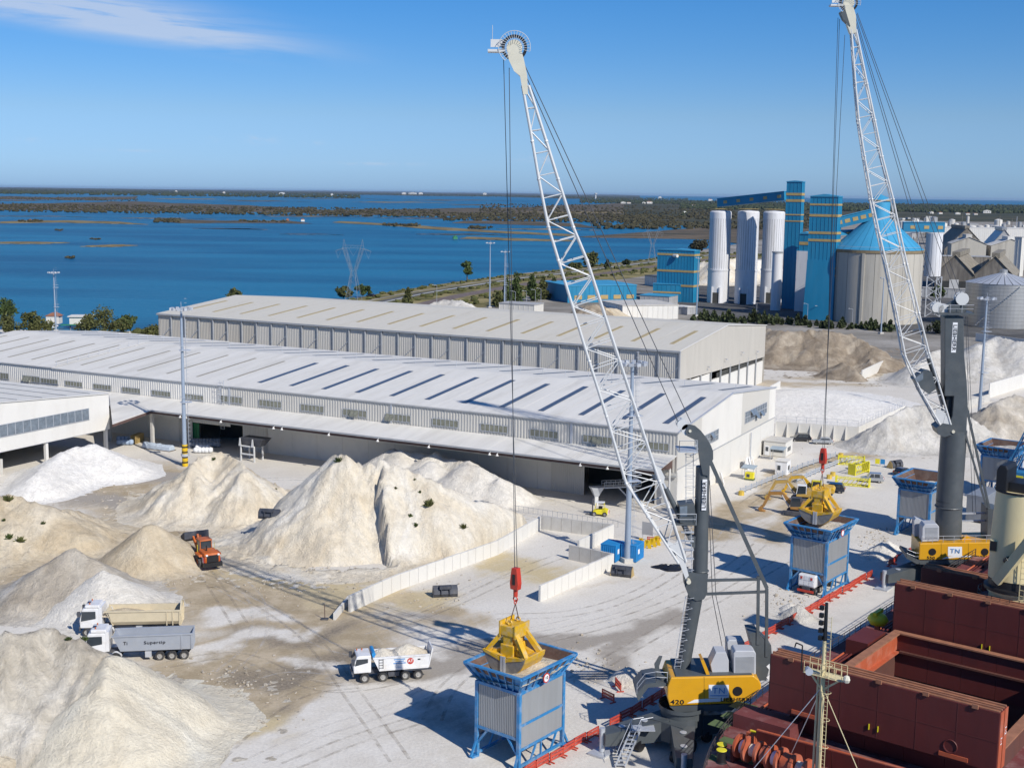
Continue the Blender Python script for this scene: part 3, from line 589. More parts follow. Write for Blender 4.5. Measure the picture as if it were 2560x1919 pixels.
for x in (-2, -12.5, -23, -33.2, -43.6, -54, -64, -74.2, -84.6, -94.6):
    o = ((2, 0), (3, 0)) if x in (-64.0, -12.5) else ((0, 0), (1, 0)) if x == -54 else ()
    window_band(wh, x - 6.2 + 1, x + 1.0 - .6, 9.9 - .25, 10.9, 6, -.16, None, o)
for x in (-104, -113, -121.5, -130, -138.5, -146): window_band(wh, x - 5.6, x - .4, 9.4, 10.4, 6, -.16)
for x in (-152, -162): window_band(wh, x - 5.2, x, 9.3, 10.6, 6, -.16, None, ((0, 0), (1, 0), (2, 0)))
for x in (-97.5, -58, -20): B().box(x - .2, x + .2, -.2, .0, 6, FE).build('downpipe', M_STEEL, wh)
# ridge safety posts and roof edges
for i in range(36):
    x = -2 - i * 5.3; B().tube((x, FD * .5 + 8, roof_z(FD * .5 + 8) - .1), (x, FD * .5 + 8, roof_z(FD * .5 + 8) + 1.3), .05, 5).build('safety_post', M_STEEL, wh)
for i in range(9):
    y = 1.5 + i * 3.2; B().tube((-148.3, y, roof_z(y) - .2), (-148.3, y, roof_z(y) + 1.2), .05, 5).build('safety_post', M_STEEL, wh)
ld = B()
for z in np.arange(4, 14, .5): ld.bar((-99.5, -.6, z), (-98.6, -.6, z), .05)
for x in (-99.5, -98.6): ld.bar((x, -.6, 4), (x, -.6, 14.2), .07)
for z in np.arange(6.5, 14, 1.2): ld.path([(-99.5, -.6, z), (-99.5, -1.3, z), (-98.6, -1.3, z), (-98.6, -.6, z)], .04, 4)
ld.build('ladder', M_STEEL, wh)
# far walls
B().box(-FL, 0, FD - .1, FD + .05, 0, FE - .1).build('back_wall', M_CLAD, wh)
bw = B(); bw.prism([(0, 0), (FD, 0), (FD, FE - .3), (FD / 2, FR - .3), (0, FE - .3)], -FL, -FL + .2, 'yz'); bw.build('end_wall', M_CLAD, wh)
# loading canopy on the front wall
cnp = B(); CA, CB = -146.0, 0.0
n = 18
for i in range(n):
    xa, xb = CA + (CB - CA) * i / n, CA + (CB - CA) * (i + 1) / n - .05
    B().slab([(xa, -8.8, 8.1), (xb, -8.8, 8.1), (xb, -.15, 9.05), (xa, -.15, 9.05)], .12).build('canopy_panel', M_WROOF, wh)
B().box(CA, CB, -8.75, -8.35, 7.35, 7.9).build('canopy_beam', M_RUST, wh); B().box(CA, CB, -8.1, -7.8, 7.1, 7.5).build('canopy_beam', M_CLAD, wh)
B().box(CA, CB, -9.05, -8.82, 7.85, 8.14).build('gutter', M_TRIM, wh)
for i in range(15):
    x = CB - 1 - i * 10.3; B().prism([(-8.6, 7.9), (-.1, 8.9), (-.1, 6.6), (-.5, 6.6)], x - .1, x + .1, 'yz').build('canopy_bracket', M_RUST, wh)
for x in (-9, -14, -30, -31.5, -44, -55, -66, -77, -79, -92, -101, -102.5, -118, -130):
    f = B(); f.tube((x, -8.95, 8), (x, -9.3, 7.7), .04, 5); f.lathe([(.05, .2), (.3, -.2), (.26, -.22), (0, -.1)], 8, (x, -9.4, 7.6)); f.build('floodlight', M_WHITEW, wh)
for x in (-112, -124, -136): B().box(x - .3, x + .3, -7.6, -7.0, 0, 7.3).build('canopy_column', M_CONC, wh)
dp = B(); dp.path([(-2.5, -6, 7.6), (-1.2, -1.2, 7.2), (-1.0, -1.0, 6.6), (-1.0, -1.0, .2)], .2, 8); dp.build('downpipe', M_WHITEW, wh)

# infill roof between the canopy and the white hall
q = [FK.l(G(380, 1024, 8.1)), FK.l(G(330, 985, 9.0)), FK.l(G(273, 988, 8.9)), FK.l(G(281, 1059, 7.4))]
B().slab([tuple(v) for v in q], .15).build('infill_roof', M_WROOF, wh); B().bar(q[3] - Vector((0, 0, .4)), q[0] - Vector((0, 0, .4)), .3, .5).build('infill_beam', M_RUST, wh)
# ---- back warehouse: beige with post-and-panel front
BK = Frame((39.8, 297.0), AZB)
BL, BD, BE, BR = 163.0, 71.0, 16.5, 19.6
bh = thing('warehouse', 'long beige warehouse with yellowed rooflight strips in front of the lagoon road', 'warehouse', (BK.o.x, BK.o.y, 0), AZB)
nb = 31
for i in range(nb):
    xa, xb = -BL + BL * i / nb, -BL + BL * (i + 1) / nb
    m = M_CLADB if i < 7 else M_CLAD
    corrugated(xa + .1, xb - .1, 0, BE - .4, .55, .08).build('front_panel', m, bh)
    B().box(xb - .16, xb + .16, -.5, -.05, 0, BE - .3).build('post', M_TRIM, bh)
    if i % 2 == 0: B().bar((xa + .4, -.5, 8.5), (xb - .3, -.5, 12.6), .12).build('brace', M_STEEL, bh)
B().box(-BL - .2, .25, -.7, -.1, BE - .42, BE + .02).build('gutter', M_TRIM, bh)
for s, (ya, yb, za, zb) in enumerate(((-.6, BD / 2, BE, BR), (BD / 2, BD + .6, BR, BE))):
    n = 16
    for i in range(n):
        xa, xb = -BL - .3 + (BL + .6) * i / n, -BL - .3 + (BL + .6) * (i + 1) / n - .05
        B().slab([(xa, ya, za), (xb, ya, za), (xb, yb, zb), (xa, yb, zb)], .08).build('roof_panel', M_BROOF, bh)
        if s == 0:
            xm = (xa + xb) / 2; f = lambda y: za + (zb - za) * (y - ya) / (yb - ya) + .06
            B().slab([(xm - .55, 7, f(7)), (xm + .55, 7, f(7)), (xm + .55, 25, f(25)), (xm - .55, 25, f(25))], .05).build('skylight', M_SKYLY, bh)
gb = B(); gb.prism([(0, 9.3), (BD * .33, 8.6), (BD, 7.4), (BD, BE - .15), (BD / 2, BR - .15), (0, BE - .15)], -.15, .02, 'yz'); gb.build('gable_cladding', M_CLADB, bh)
rk = B(); rk.bar((.1, -.6, BE), (.1, BD / 2, BR), .25, .2); rk.bar((.1, BD / 2, BR), (.1, BD + .6, BE), .25, .2); rk.build('verge_trim', M_WHITEW, bh)
for i in range(9):
    y = i * BD / 9; B().box(-.9, -.3, y + .1, y + BD / 9 - .4, 0, 6.3 if i > 2 else 8.4).build('concrete_panel', M_CONCW, bh); B().box(-.28, .04, y - .15, y + .2, 0, 9).build('post', M_TRIM, bh)
B().box(-.8, -.6, 30, BD, 6.4, 7.6).build('dark_recess', M_VOID, bh)
B().box(-BL, 0, BD - .1, BD, 0, BE - .2).build('back_wall', M_CLADB, bh); B().prism([(0, 0), (BD, 0), (BD, BE - .3), (BD / 2, BR - .3), (0, BE - .3)], -BL, -BL + .2, 'yz').build('end_wall', M_CLADB, bh)
for y, z in ((20, 10.5), (34, 10.9), (48, 11.2), (62, 10)):
    f = B(); f.tube((.0, y, z), (.6, y, z), .06, 5); f.lathe([(.1, .1), (.35, -.25), (0, -.2)], 8, (.7, y, z)); f.build('floodlight', M_TRIM, bh)

# ---- white hall on posts at the left
LK = Frame((-81.6, 252.0), AZB)
lh = thing('storage_hall', 'white hall on posts with a long strip of windows above a white sand heap', 'storage hall', (LK.o.x, LK.o.y, 0), AZB)
LD_, LLn = -62.0, -70.0
def lz(y): return 11.9 + 2.2 * min(1, -y / 31.0) if y > -31 else 14.1 - 2.2 * ((-y - 31) / 31.0)
wl = B(); wl.prism([(0, 4.6), (0, 11.8), (-31, 14.0), (-62, 11.8), (-62, 4.6)], -.2, 0, 'yz'); wl.build('gable_wall', M_WHITEW, lh)
w_ = window_band(lh, -34.5, -5.5, 7.4, 9.6, 16, -.08, M_GLASSB); w_.rotation_euler = (0, 0, rad(90))
for i in range(9):
    xa, xb = LLn + (-LLn + .3) * i / 9, LLn + (-LLn + .3) * (i + 1) / 9 - .05
    B().slab([(xa, -31, 14.15), (xb, -31, 14.15), (xb, .4, 11.9), (xa, .4, 11.9)], .1).build('roof_panel', M_WROOF, lh)
    B().slab([(xa, -62.4, 11.9), (xb, -62.4, 11.9), (xb, -31, 14.15), (xa, -31, 14.15)], .1).build('roof_panel', M_WROOF, lh)
for i, y in enumerate((-4, -10, -16, -22)): B().bar((LLn, y, lz(y) + .12), (-1, y, lz(y) + .12), .1, .12).build('roof_seam', M_TRIM, lh)
B().box(LLn, -.1, -.15, 0, 4.6, 11.8).build('side_wall', M_WHITEW, lh)
B().box(LLn, -.02, -62, -.2, 4.5, 4.62).build('soffit', M_TRIM, lh)
for y in (-.6, -16, -31, -46, -61):
    for x in (-.6, -20, -40): B().box(x - .3, x + .3, y - .3, y + .3, 0, 4.6).build('post', M_WHITEW, lh)
B().box(-22, -21.7, -62, -1.2, 0, 4.5).build('concrete_panel', M_CONC, lh)
B().box(-19.5, -.9, -62, -26, 0, 3.0).build('concrete_panel', M_CONC, lh)
# ================================================================ shore road, railway, verge
def strip(name, line, w0, w1, z, m, parent=None):
    """a band of ground following a traced line, offsets w0..w1 metres to the right of travel"""
    P = [G(*p) for p in line]; vs = []
    for i, p in enumerate(P):
        d = (P[min(i + 1, len(P) - 1)] - P[max(i - 1, 0)]); d.z = 0; d.normalize(); n_ = Vector((d.y, -d.x, 0))
        vs += [p + n_ * w0 + Vector((0, 0, z)), p + n_ * w1 + Vector((0, 0, z))]
    b = B(); b.add(vs, [(2 * i, 2 * i + 1, 2 * i + 3, 2 * i + 2) for i in range(len(P) - 1)])
    return tag(b.build(name, m), kind='structure')
RD = [(-80, 862), (320, 846), (480, 818), (640, 800), (800, 776), (914, 756), (1020, 734), (1138, 715), (1260, 697), (1386, 683), (1500, 668), (1593, 657), (1680, 647), (1800, 632)]
strip('verge', RD, -14, 60, -.04, M_GRASS); strip('road', RD, 2, 9, -.01, M_ASPH); strip('cycle_path', RD, -3.5, -1.5, -.012, M_DUST)
strip('railway', RD, 24, 33, -.012, mat('ballast', (.17, .13, .11), .95, var=.3, scale=.3, world=True))
for k, o_ in enumerate((26, 27.5, 30, 31.5)): strip('rail', RD, o_ - .1, o_ + .1, .12, mat('rail_steel', (.25, .19, .16), .5, metal=.6))
gr = B()
for a, c in zip(RD[:-1], RD[1:]):
    p, q = G(*a), G(*c); d = (q - p); d.z = 0; d.normalize(); n_ = Vector((d.y, -d.x, 0)); gr.bar(p + n_ * 10 + Vector((0, 0, .7)), q + n_ * 10 + Vector((0, 0, .7)), .12, .35)
tag(gr.build('guard_rail', M_STEEL), 'steel guard rail running along the lagoon road', 'guard rail')
# asphalt yards around the plant
land_sheet('plant_yard', [(1640, 700), (1700, 770), (1760, 800), (2100, 815), (2300, 835), (2560, 850), (2700, 800), (2560, 700), (2300, 680), (2000, 690)], -.05 + .02, M_ASPH, 3)
land_sheet('access_road', [(2230, 838), (2420, 846), (2560, 868), (2560, 878), (2400, 866), (2230, 850)], .004, M_DUST, 3)

# ================================================================ cement plant
AZP = rad(-32)
M_BLUE = mat('plant_blue', (.010, .20, .36), .55, var=.14, scale=.12, stretch=(1, 1, .3), dirt=(.05, .22, .34), dirt_amt=.5, dirt_scale=.2)
M_BLUER = mat('plant_blue_roof', (.05, .29, .48), .5, var=.1, scale=.1)
M_OCHRE = mat('ochre_band', (.42, .30, .12), .6)
M_SILO = mat('silo_white', (.66, .66, .67), .6, var=.06, scale=.1, dirt=(.42, .39, .34), dirt_amt=.55, dirt_scale=.3, stretch=(1, 1, .15))
M_SILOC = mat('silo_concrete', (.45, .42, .36), .9, var=.12, scale=.1, dirt=(.22, .20, .17), dirt_amt=.8, dirt_scale=.2, stretch=(1.5, 1.5, .12), bump=.1)
M_GREYB = mat('grey_block', (.36, .36, .36), .8, var=.15, scale=.2)
def ribbed_box(name_root, x0, x1, y0, y1, z0, z1, m, parent, part='wall', pitch=1.6):
    """box with standing seams on the two faces towards the quay"""
    b = B(); b.box(x0, x1, y0, y1, z0, z1)
    n = max(1, int((x1 - x0) / pitch))
    for i in range(n + 1): x = x0 + (x1 - x0) * i / n; b.box(x - .07, x + .07, y0 - .12, y0 - .001, z0, z1)
    n = max(1, int((y1 - y0) / pitch))
    for i in range(n + 1): y = y0 + (y1 - y0) * i / n; b.box(x1 + .001, x1 + .12, y - .07, y + .07, z0, z1)
    return b.build(part, m, parent)
def band(parent, x0, x1, y0, y1, z0, z1, m=None):
    b = B(); b.box(x0 - .16, x1 + .16, y0 - .16, y1 + .16, z0, z1); return b.build('painted_band', m or M_OCHRE, parent)
# three tall white silos
silos = []
for i, (px, py, tp, txt) in enumerate(((1797, 757, 528, 'farthest from the blue tower'), (1866, 760, 528, 'in the middle of the row of three'), (1930, 757, 529, 'beside the tall blue tower'))):
    p = G(px, py); p.y += 4; h = ztop(p, tp) - .5; r = 5.3
    t = thing('silo', 'tall slim white silo ' + txt, 'silo', (p.x, p.y, 0), rad(-20))
    hb = h * .355
    B().lathe([(r * 1.02, 0), (r * 1.02, hb), (r * 1.06, hb), (r * 1.06, hb + .8), (r, hb + .8)], 40).build('base_drum', M_SILO, t, 'auto')
    n = 28
    for k in range(n):
        a0, a1 = 2 * math.pi * k / n + .012, 2 * math.pi * (k + 1) / n - .012
        q = B(); q.lathe([(r, hb + .8), (r, h - 3.2)], 2, (0, 0, 0), 'z', a0, a1); q.build('stave', M_SILO, t)
    B().lathe([(r * .985, hb + .8), (r * .985, h - 3.2)], 40).build('seam_liner', M_DARK, t)
    B().lathe([(r * 1.01, h - 3.2), (r * 1.01, h), (r * .9, h + .6), (0, h + 1)], 40).build('cap', M_SILO, t, 'auto')
    B().torus((0, 0, h + 1.6), r * .97, .08, 'z', 28, 4).build('guard_rail', M_OCHRE, t)
    B().box(-1.6, 1.6, -r * 1.06 - .1, -r * .5, 0, 5.2).build('portal', M_VOID, t)
    for s in (-1, 1): B().box(s * 1.9 - .3, s * 1.9 + .3, -r * 1.16, -r * .8, 0, 8).build('buttress', M_SILO, t)
    silos.append((p, h))
# blue elevator towers
def tower(px, py, top, w_, d_, label, bands, ridge=0, skirt=None, name='elevator_tower'):
    p = G(px, py); h = ztop(p, top); t = thing(name, label, 'tower', (p.x, p.y, 0), AZP)
    ribbed_box(t, -w_ / 2, w_ / 2, 0, d_, 0, h, M_BLUE, t)
    B().prism([(-w_ / 2 - .3, h), (w_ / 2 + .3, h), (w_ / 2 + .3, h + .3), (0, h + .3 + ridge), (-w_ / 2 - .3, h + .3)], -.3, d_ + .3, 'xz').build('roof', M_BLUER, t)
    for z0, z1 in bands: band(t, -w_ / 2, w_ / 2, 0, d_, h * z0, h * z1)
    if skirt:
        a, hh = skirt; b = B(); b.hexa([(-w_ / 2 - a, -a, 0), (w_ / 2 + a * .2, -a, 0), (w_ / 2 + a * .2, d_, 0), (-w_ / 2 - a, d_, 0), (-w_ / 2 - .15, -.2, hh), (w_ / 2 + .15, -.2, hh), (w_ / 2 + .15, d_, hh), (-w_ / 2 - .15, d_, hh)]); b.build('lower_casing', M_BLUE, t)
    return t, p, h
T1, p1, h1 = tower(1972, 772, 455, 7.4, 3.8, 'tallest narrow blue tower with two ochre bands near its top', ((.845, .865), (.895, .915), (.69, .70), (.74, .75)), .4)
T2, p2, h2 = tower(2046, 800, 492, 12.2, 5.4, 'broad blue tower with ochre bands beside the domed concrete silo', ((.36, .375), (.42, .435), (.64, .66), (.70, .72), (.93, .945), (.84, .86)), .9, (.8, 26))
T3, p3_, h3 = tower(2003, 778, 585, 4.6, 5, 'small blue tower head on a grey silo between two blue towers', ((.86, .90),), .8)
B().box(-3.2, 3.2, -.8, 6, 0, h3 * .78).build('grey_drum', M_SILO, T3)
tb, pb, hb_ = tower(1686, 754, 626, 20, 6.5, 'squat blue tower block with ochre bands behind the low blue hall', ((.30, .34), (.58, .62), (.90, .94)), .6)
b = B(); b.tube((-1, -.4, h3 * 0 + 23), (1.6, -1.6, 23), .8, 10); b.build('vent_duct', M_WHITEW, tb)
# annexes of the tower block
def shed(name, label, cat, x0y, x1y, depth, h, mw, mr, rz=AZP, ridge=0.0, bands=()):
    a, c = G(*x0y), G(*x1y); d = c - a; rz = math.atan2(d.y, d.x); L_ = d.length; t = thing(name, label, cat, (a.x, a.y, 0), rz)
    ribbed_box(t, 0, L_, 0, depth, 0, h, mw, t, 'wall', 2.2)
    if ridge:
        B().prism([(-.2, h), (L_ + .2, h), (L_ / 2, h + ridge)], -.2, depth + .2, 'xz').build('roof', mr, t)
    else: B().box(-.25, L_ + .25, -.25, depth + .25, h, h + .35).build('roof', mr, t)
    for z0, z1 in bands: band(t, 0, L_, 0, depth, z0, z1)
    return t
t = shed('production_hall', 'long low blue hall with ochre panels beside the squat blue tower', 'hall', (1419, 757), (1590, 754), 34, 8.2, M_BLUE, M_BLUER)
for k in range(5): B().box(3.5 + k * 7, 7.5 + k * 7, -.2, -.05, 1.6, 3.6).build('ochre_panel', M_OCHRE, t)
shed('production_hall', 'small blue annex with flat blue roof in front of the squat blue tower', 'hall', (1632, 752), (1700, 755), 10, 8.6, M_BLUE, M_BLUER, bands=((4.2, 5.0),))
shed('shed', 'low grey shed with blue grey roof in front of the blue annex', 'shed', (1600, 764), (1672, 768), 12, 5.0, M_GREYB, M_BLUER)
shed('shed', 'plain white flat roofed shed below the blue halls', 'shed', (1500, 786), (1556, 800), 26, 6.0, M_WHITEW, M_CONC)
shed('shed', 'small grey flat roofed hut near the conifer hedge', 'shed', (1682, 784), (1718, 787), 7, 3.2, M_GREYB, M_CONCW)
shed('shed', 'pale store with dark roof by the lagoon end of the plant', 'shed', (1612, 712), (1650, 718), 10, 5.5, M_WHITEW, M_DARK)
shed('electrical_station', 'low grey switchgear building with a blue pipe roof behind the beige warehouse', 'station', (1445, 793), (1500, 800), 14, 3.6, M_GREYB, M_TRIM)
shed('electrical_station', 'long pale switchgear hut beside the two tall lamp masts', 'station', (1248, 778), (1335, 783), 10, 3.6, M_CONCW, M_GREYB)
# conveyor bridges
def bridge(label, a, c, w_, h_, legs=(), panels=4):
    a, c = Vector(a), Vector(c); t = thing('conveyor_bridge', label, 'conveyor', (a.x, a.y, 0), 0); o = Vector((a.x, a.y, 0))
    B().bar(a - o, c - o, w_, h_).build('gallery', M_BLUE, t); up_ = Vector((0, 0, h_ / 2 + .15)); B().bar(a - o + up_, c - o + up_, w_ + .6, .25).build('roof', M_BLUER, t)
    d = (c - a); n_ = Vector((d.y, -d.x, 0)).normalized()
    if n_.y > 0: n_ = -n_
    for k in range(panels):
        p = a + d * ((k + .5) / panels) - o + n_ * (w_ / 2 + .06); q = p + d.normalized() * 2.2; B().bar(p, q, .1, h_ * .35).build('ochre_panel', M_OCHRE, t)
    for f_ in legs:
        p = a + d * f_ - o; b = B()
        for s in (-1, 1): b.bar(p + n_ * s * 1.2, Vector((p.x, p.y, 0)) + n_ * s * 2.2, .3)
        b.build('trestle', M_STEEL, t)
    return t
sp, sh = silos[0]; y1_ = p1.y + 2
bridge('sloping blue conveyor from the white silos up to the tallest blue tower', (sp.x - 1, sp.y, sh + 4.6), (p1.x - 3.2, y1_, ztop(p1, 490)), 3.2, 4.0, panels=5)
# domed concrete silo
BC = Vector((157.5, 549.5, 0)); BRr = 19.2
t = thing('dome_silo', 'huge round concrete silo with a blue conical roof and turret', 'silo', BC, 0)
n = 20
zt = 29.8
for k in range(n):
    a0, a1 = 2 * math.pi * k / n + .004, 2 * math.pi * (k + 1) / n - .004; q = B(); q.lathe([(BRr, 0), (BRr, zt)], 4, (0, 0, 0), 'z', a0, a1); q.build('concrete_stave', M_SILOC, t, True)
B().lathe([(BRr - .08, 0), (BRr - .08, zt)], 60).build('liner', M_DARK, t)
a_ = math.atan2(-BC.y, -BC.x) - .0
for da in (-.28,):
    c_, s_ = math.cos(a_ + da), math.sin(a_ + da); B().boxc((BRr * c_, BRr * s_, zt / 2), (.9, 1.1, zt), a_ + da).build('pilaster', M_SILOC, t)
B().lathe([(BRr + .25, zt), (BRr + .25, zt + 1.2), (BRr - .5, zt + 1.3)], 60).build('rim', mat('rim_brown', (.22, .17, .10), .9), t)
n = 28
for k in range(n):
    a0, a1 = 2 * math.pi * k / n + .006, 2 * math.pi * (k + 1) / n - .006; q = B(); q.lathe([(BRr + .1, zt + 1.3), (4.6, zt + 14.6)], 2, (0, 0, 0), 'z', a0, a1); q.build('roof_segment', M_BLUER, t)
B().lathe([(BRr, zt + 1.2), (4.5, zt + 14.5)], 56).build('roof_liner', M_BLUE, t)
B().lathe([(4.4, zt + 13), (4.4, zt + 22.0), (4.8, zt + 22.0), (4.8, zt + 22.5), (0, zt + 24.8)], 28).build('turret', M_BLUER, t, 'auto')
B().torus((0, 0, zt + 22.0), 4.75, .25, 'z', 28, 6).build('turret_band', M_OCHRE, t)
B().torus((0, 0, zt + 2.6), BRr + .1, .06, 'z', 40, 4).build('guard_rail', M_STEEL, t)
bridge('dark blue conveyor from the broad blue tower to the dome turret', (p2.x + 5, p2.y + 3, 41.5), (BC.x - 3.5, BC.y - 2, 45.8), 3.4, 4.6, panels=5)
bridge('pale blue lower gallery between the broad blue tower and the dome', (p2.x + 5, p2.y + 2, 37.5), (BC.x - 8, BC.y + 6, 38.0), 2.2, 2.0, panels=1)
# equipment at the foot of the towers
def filter_unit(px, py, top, label, m1, w_=5.5):
    p = G(px, py); h = ztop(p, top); t = thing('dust_filter', label, 'filter', (p.x, p.y, 0), AZP)
    B().box(-w_ / 2, w_ / 2, -2, 2, h * .45, h).build('casing', m1, t)
    for i in range(6): x = -w_ / 2 + (i + .5) * w_ / 6; B().box(x - .08, x + .08, -2.12, -2.0, h * .45, h).build('stiffener', M_STEEL, t)
    b = B(); b.hexa([(-.5, -.5, h * .15), (.5, -.5, h * .15), (.5, .5, h * .15), (-.5, .5, h * .15), (-w_ / 2, -2, h * .45), (w_ / 2, -2, h * .45), (w_ / 2, 2, h * .45), (-w_ / 2, 2, h * .45)]); b.build('hopper', M_GREYB, t)
    for sx in (-1, 1):
        for sy in (-1, 1): B().box(sx * w_ / 2 - .2, sx * w_ / 2 + .2, sy * 2 - .2, sy * 2 + .2, 0, h * .5).build('leg', M_STEEL, t)
filter_unit(1968, 768, 705, 'white dust filter on a steel stand at the foot of the tall tower', M_WHITEW, 9)
filter_unit(1966, 752, 650, 'small ochre dust filter beside the third white silo', M_OCHRE, 5)
filter_unit(2010, 770, 660, 'light blue dust filter between the blue towers', M_BLUER, 7)
p = G(1938, 775); t = thing('stack_pipe', 'white vertical stack pipe in front of the third silo', 'pipe', (p.x, p.y, 0), 0); hh = ztop(p, 632); B().tube((0, 0, 0), (0, 0, hh), 2.4, 20).build('pipe', M_SILO, t, 'auto'); B().tube((0, 0, hh), (0, 0, hh + .6), 2.7, 20).build('collar', M_TRIM, t)
# fourth silo on a steel frame
p = G(2324, 790); z0, z1 = ztop(p, 690), ztop(p, 583); t = thing('silo', 'white silo raised on a lattice frame behind the domed silo', 'silo', (p.x, p.y, 0), 0)
B().lathe([(0, z0 - 1), (1, z0 - 1), (3.7, z0), (3.7, z1), (0, z1 + .5)], 28).build('shell', M_SILO, t, 'auto')
for k in range(12):
    a = 2 * math.pi * k / 12; B().boxc((3.72 * math.cos(a), 3.72 * math.sin(a), (z0 + z1) / 2), (.08, .08, z1 - z0), a).build('seam', M_TRIM, t)
for sx in (-1, 1):
    for sy in (-1, 1):
        B().bar((sx * 3.3, sy * 3.3, 0), (sx * 3.3, sy * 3.3, z0), .4).build('leg', M_STEEL, t)
for k in range(4):
    za, zb = z0 * k / 4, z0 * (k + 1) / 4
    for sx in (-1, 1): B().bar((-3.3 * sx, -3.3, za), (3.3 * sx, -3.3, zb), .25).build('brace', M_STEEL, t); B().bar((3.3, -3.3 * sx, za), (3.3, 3.3 * sx, zb), .25).build('brace', M_STEEL, t)
bridge('level blue conveyor over the raised white silo', (p.x - 14, p.y + 2, z1 + 2.6), (p.x + 4, p.y, z1 + 2.6), 3.4, 4.2, panels=3)

# ================================================================ industrial quarter at the right
M_TANK = mat('tank_metal', (.45, .44, .42), .42, metal=.55, var=.1, scale=.1, dirt=(.3, .27, .23), dirt_amt=.4, stretch=(1, 1, .4))
M_SHEDW = mat('weathered_wall', (.17, .15, .125), .9, var=.35, scale=.3, stretch=(1, 1, .2), dirt=(.32, .28, .22), dirt_amt=.6, dirt_scale=.3)
M_SHEDR = mat('weathered_roof', (.24, .215, .17), .9, var=.3, scale=.3, dirt=(.12, .10, .08), dirt_amt=.7, dirt_scale=.25)
p = G(2532, 822); p.y += 14; t = thing('storage_tank', 'big ribbed metal tank with a radiating conical roof', 'tank', (p.x, p.y, 0), 0); hh = 18.2; r = 14.8
for k in range(12): B().lathe([(r, hh * k / 12), (r, hh * (k + 1) / 12 - .06)], 60).build('shell_ring', M_TANK, t)
B().lathe([(r - .04, 0), (r - .04, hh)], 60).build('liner', M_DARK, t)
for k in range(30):
    a0, a1 = 2 * math.pi * k / 30 + .012, 2 * math.pi * (k + 1) / 30 - .012; q = B(); q.lathe([(r + .3, hh), (1.2, hh + 4.2)], 1, (0, 0, 0), 'z', a0, a1); q.build('roof_segment', M_STEEL, t)
B().lathe([(r + .2, hh - .1), (1.2, hh + 4.0)], 40).build('roof_liner', M_DARK, t); B().lathe([(1.6, hh + 4), (1.6, hh + 5.4), (0, hh + 5.8)], 16).build('cap', M_TANK, t)
b = B()
for k in range(26):
    a = rad(-150 + k * 2.6); z_ = 1 + k * .66; b.boxc(((r + .6) * math.cos(a), (r + .6) * math.sin(a), z_), (.9, .7, .12), a)
b.build('spiral_stair', M_STEEL, t)
def gable_shed(label, a, c, depth, he, hr, mw, mr, base=None, name='storage_shed', cat='shed'):
    a, c = G(*a), G(*c); d = c - a; rz = math.atan2(d.y, d.x); L_ = d.length; t = thing(name, label, cat, (a.x, a.y, 0), rz)
    B().prism([(0, 0), (L_, 0), (L_, he), (L_ / 2, hr), (0, he)], 0, depth, 'xz').build('wall', mw, t)
    for s in (0, 1):
        x0, x1 = (L_ / 2, -.5) if s == 0 else (L_ / 2, L_ + .5); dz = (hr - he) / (L_ / 2) * .5
        n = 5
        for k in range(n):
            ya, yb = -.6 + (depth + 1.2) * k / n, -.6 + (depth + 1.2) * (k + 1) / n - .1
            q = [(x0, ya, hr + .3), (x1, ya, he - dz + .3), (x1, yb, he - dz + .3), (x0, yb, hr + .3)]
            B().slab(q if s == 0 else q[::-1], .25).build('roof_panel', mr, t)
    if base:
        for k in range(base): x = L_ * (k + .5) / base; B().box(x - 2.6, x + 2.6, -.25, -.05, .2, 5).build('door', M_VOID, t); B().box(x + 2.8, x + L_ / base - 2.8, -.2, -.04, .3, 6).build('white_panel', M_WHITEW, t)
    B().box(L_ / 2 - 2.2, L_ / 2 + 2.2, 2, depth, hr - .6, hr + 2.2).build('ridge_vent', mr, t)
    return t
gable_shed('dark weathered gable shed with two black doors behind the raised silo', (2336, 722), (2432, 726), 60, 9, 20, M_SHEDW, M_SHEDR, 2)
gable_shed('dark weathered gable shed with ladder frames next to the round metal tank', (2434, 726), (2532, 730), 60, 9, 20, M_SHEDW, M_SHEDR)
t = shed('retaining_wall', 'long dark wall with a pale kerb in front of the gable sheds', 'wall', (2300, 742), (2450, 748), 3, 5, M_GREYB, M_CONC)
gable_shed('broad white roofed store with a pointed brown end wall', (2360, 640), (2470, 642), 60, 6, 26, M_SHEDW, M_SHEDR)
gable_shed('broad store with a pointed grey end wall beyond the dark sheds', (2465, 642), (2550, 644), 60, 6, 25, M_GREYB, M_TANK)
shed('store', 'very long white roofed store behind the pointed end walls', 'store', (2340, 612), (2575, 616), 40, 20, M_WHITEW, M_WROOF)
gable_shed('low concrete vault shed in the row behind the dark sheds', (2375, 672), (2462, 674), 20, 19, 24, M_SILOC, M_CONC)
gable_shed('low concrete vault shed with a pale roof at the end of the row', (2474, 674), (2572, 676), 20, 18, 23, M_SILOC, M_CONCW)
shed('service_block', 'brown service block with yellow platforms under the vault sheds', 'building', (2340, 682), (2475, 685), 14, 12, M_SHEDW, M_GREYB)
shed('service_tower', 'slim pale concrete tower beside the vault sheds', 'tower', (2531, 690), (2548, 691), 5, 27, M_CONCW, M_GREYB)
M_TANKP = mat('tank_pale', (.52, .50, .46), .6, var=.1, dirt=(.3, .26, .2), dirt_amt=.5)
rr = random.Random(5)
kinds = ('white', 'grey', 'pale')
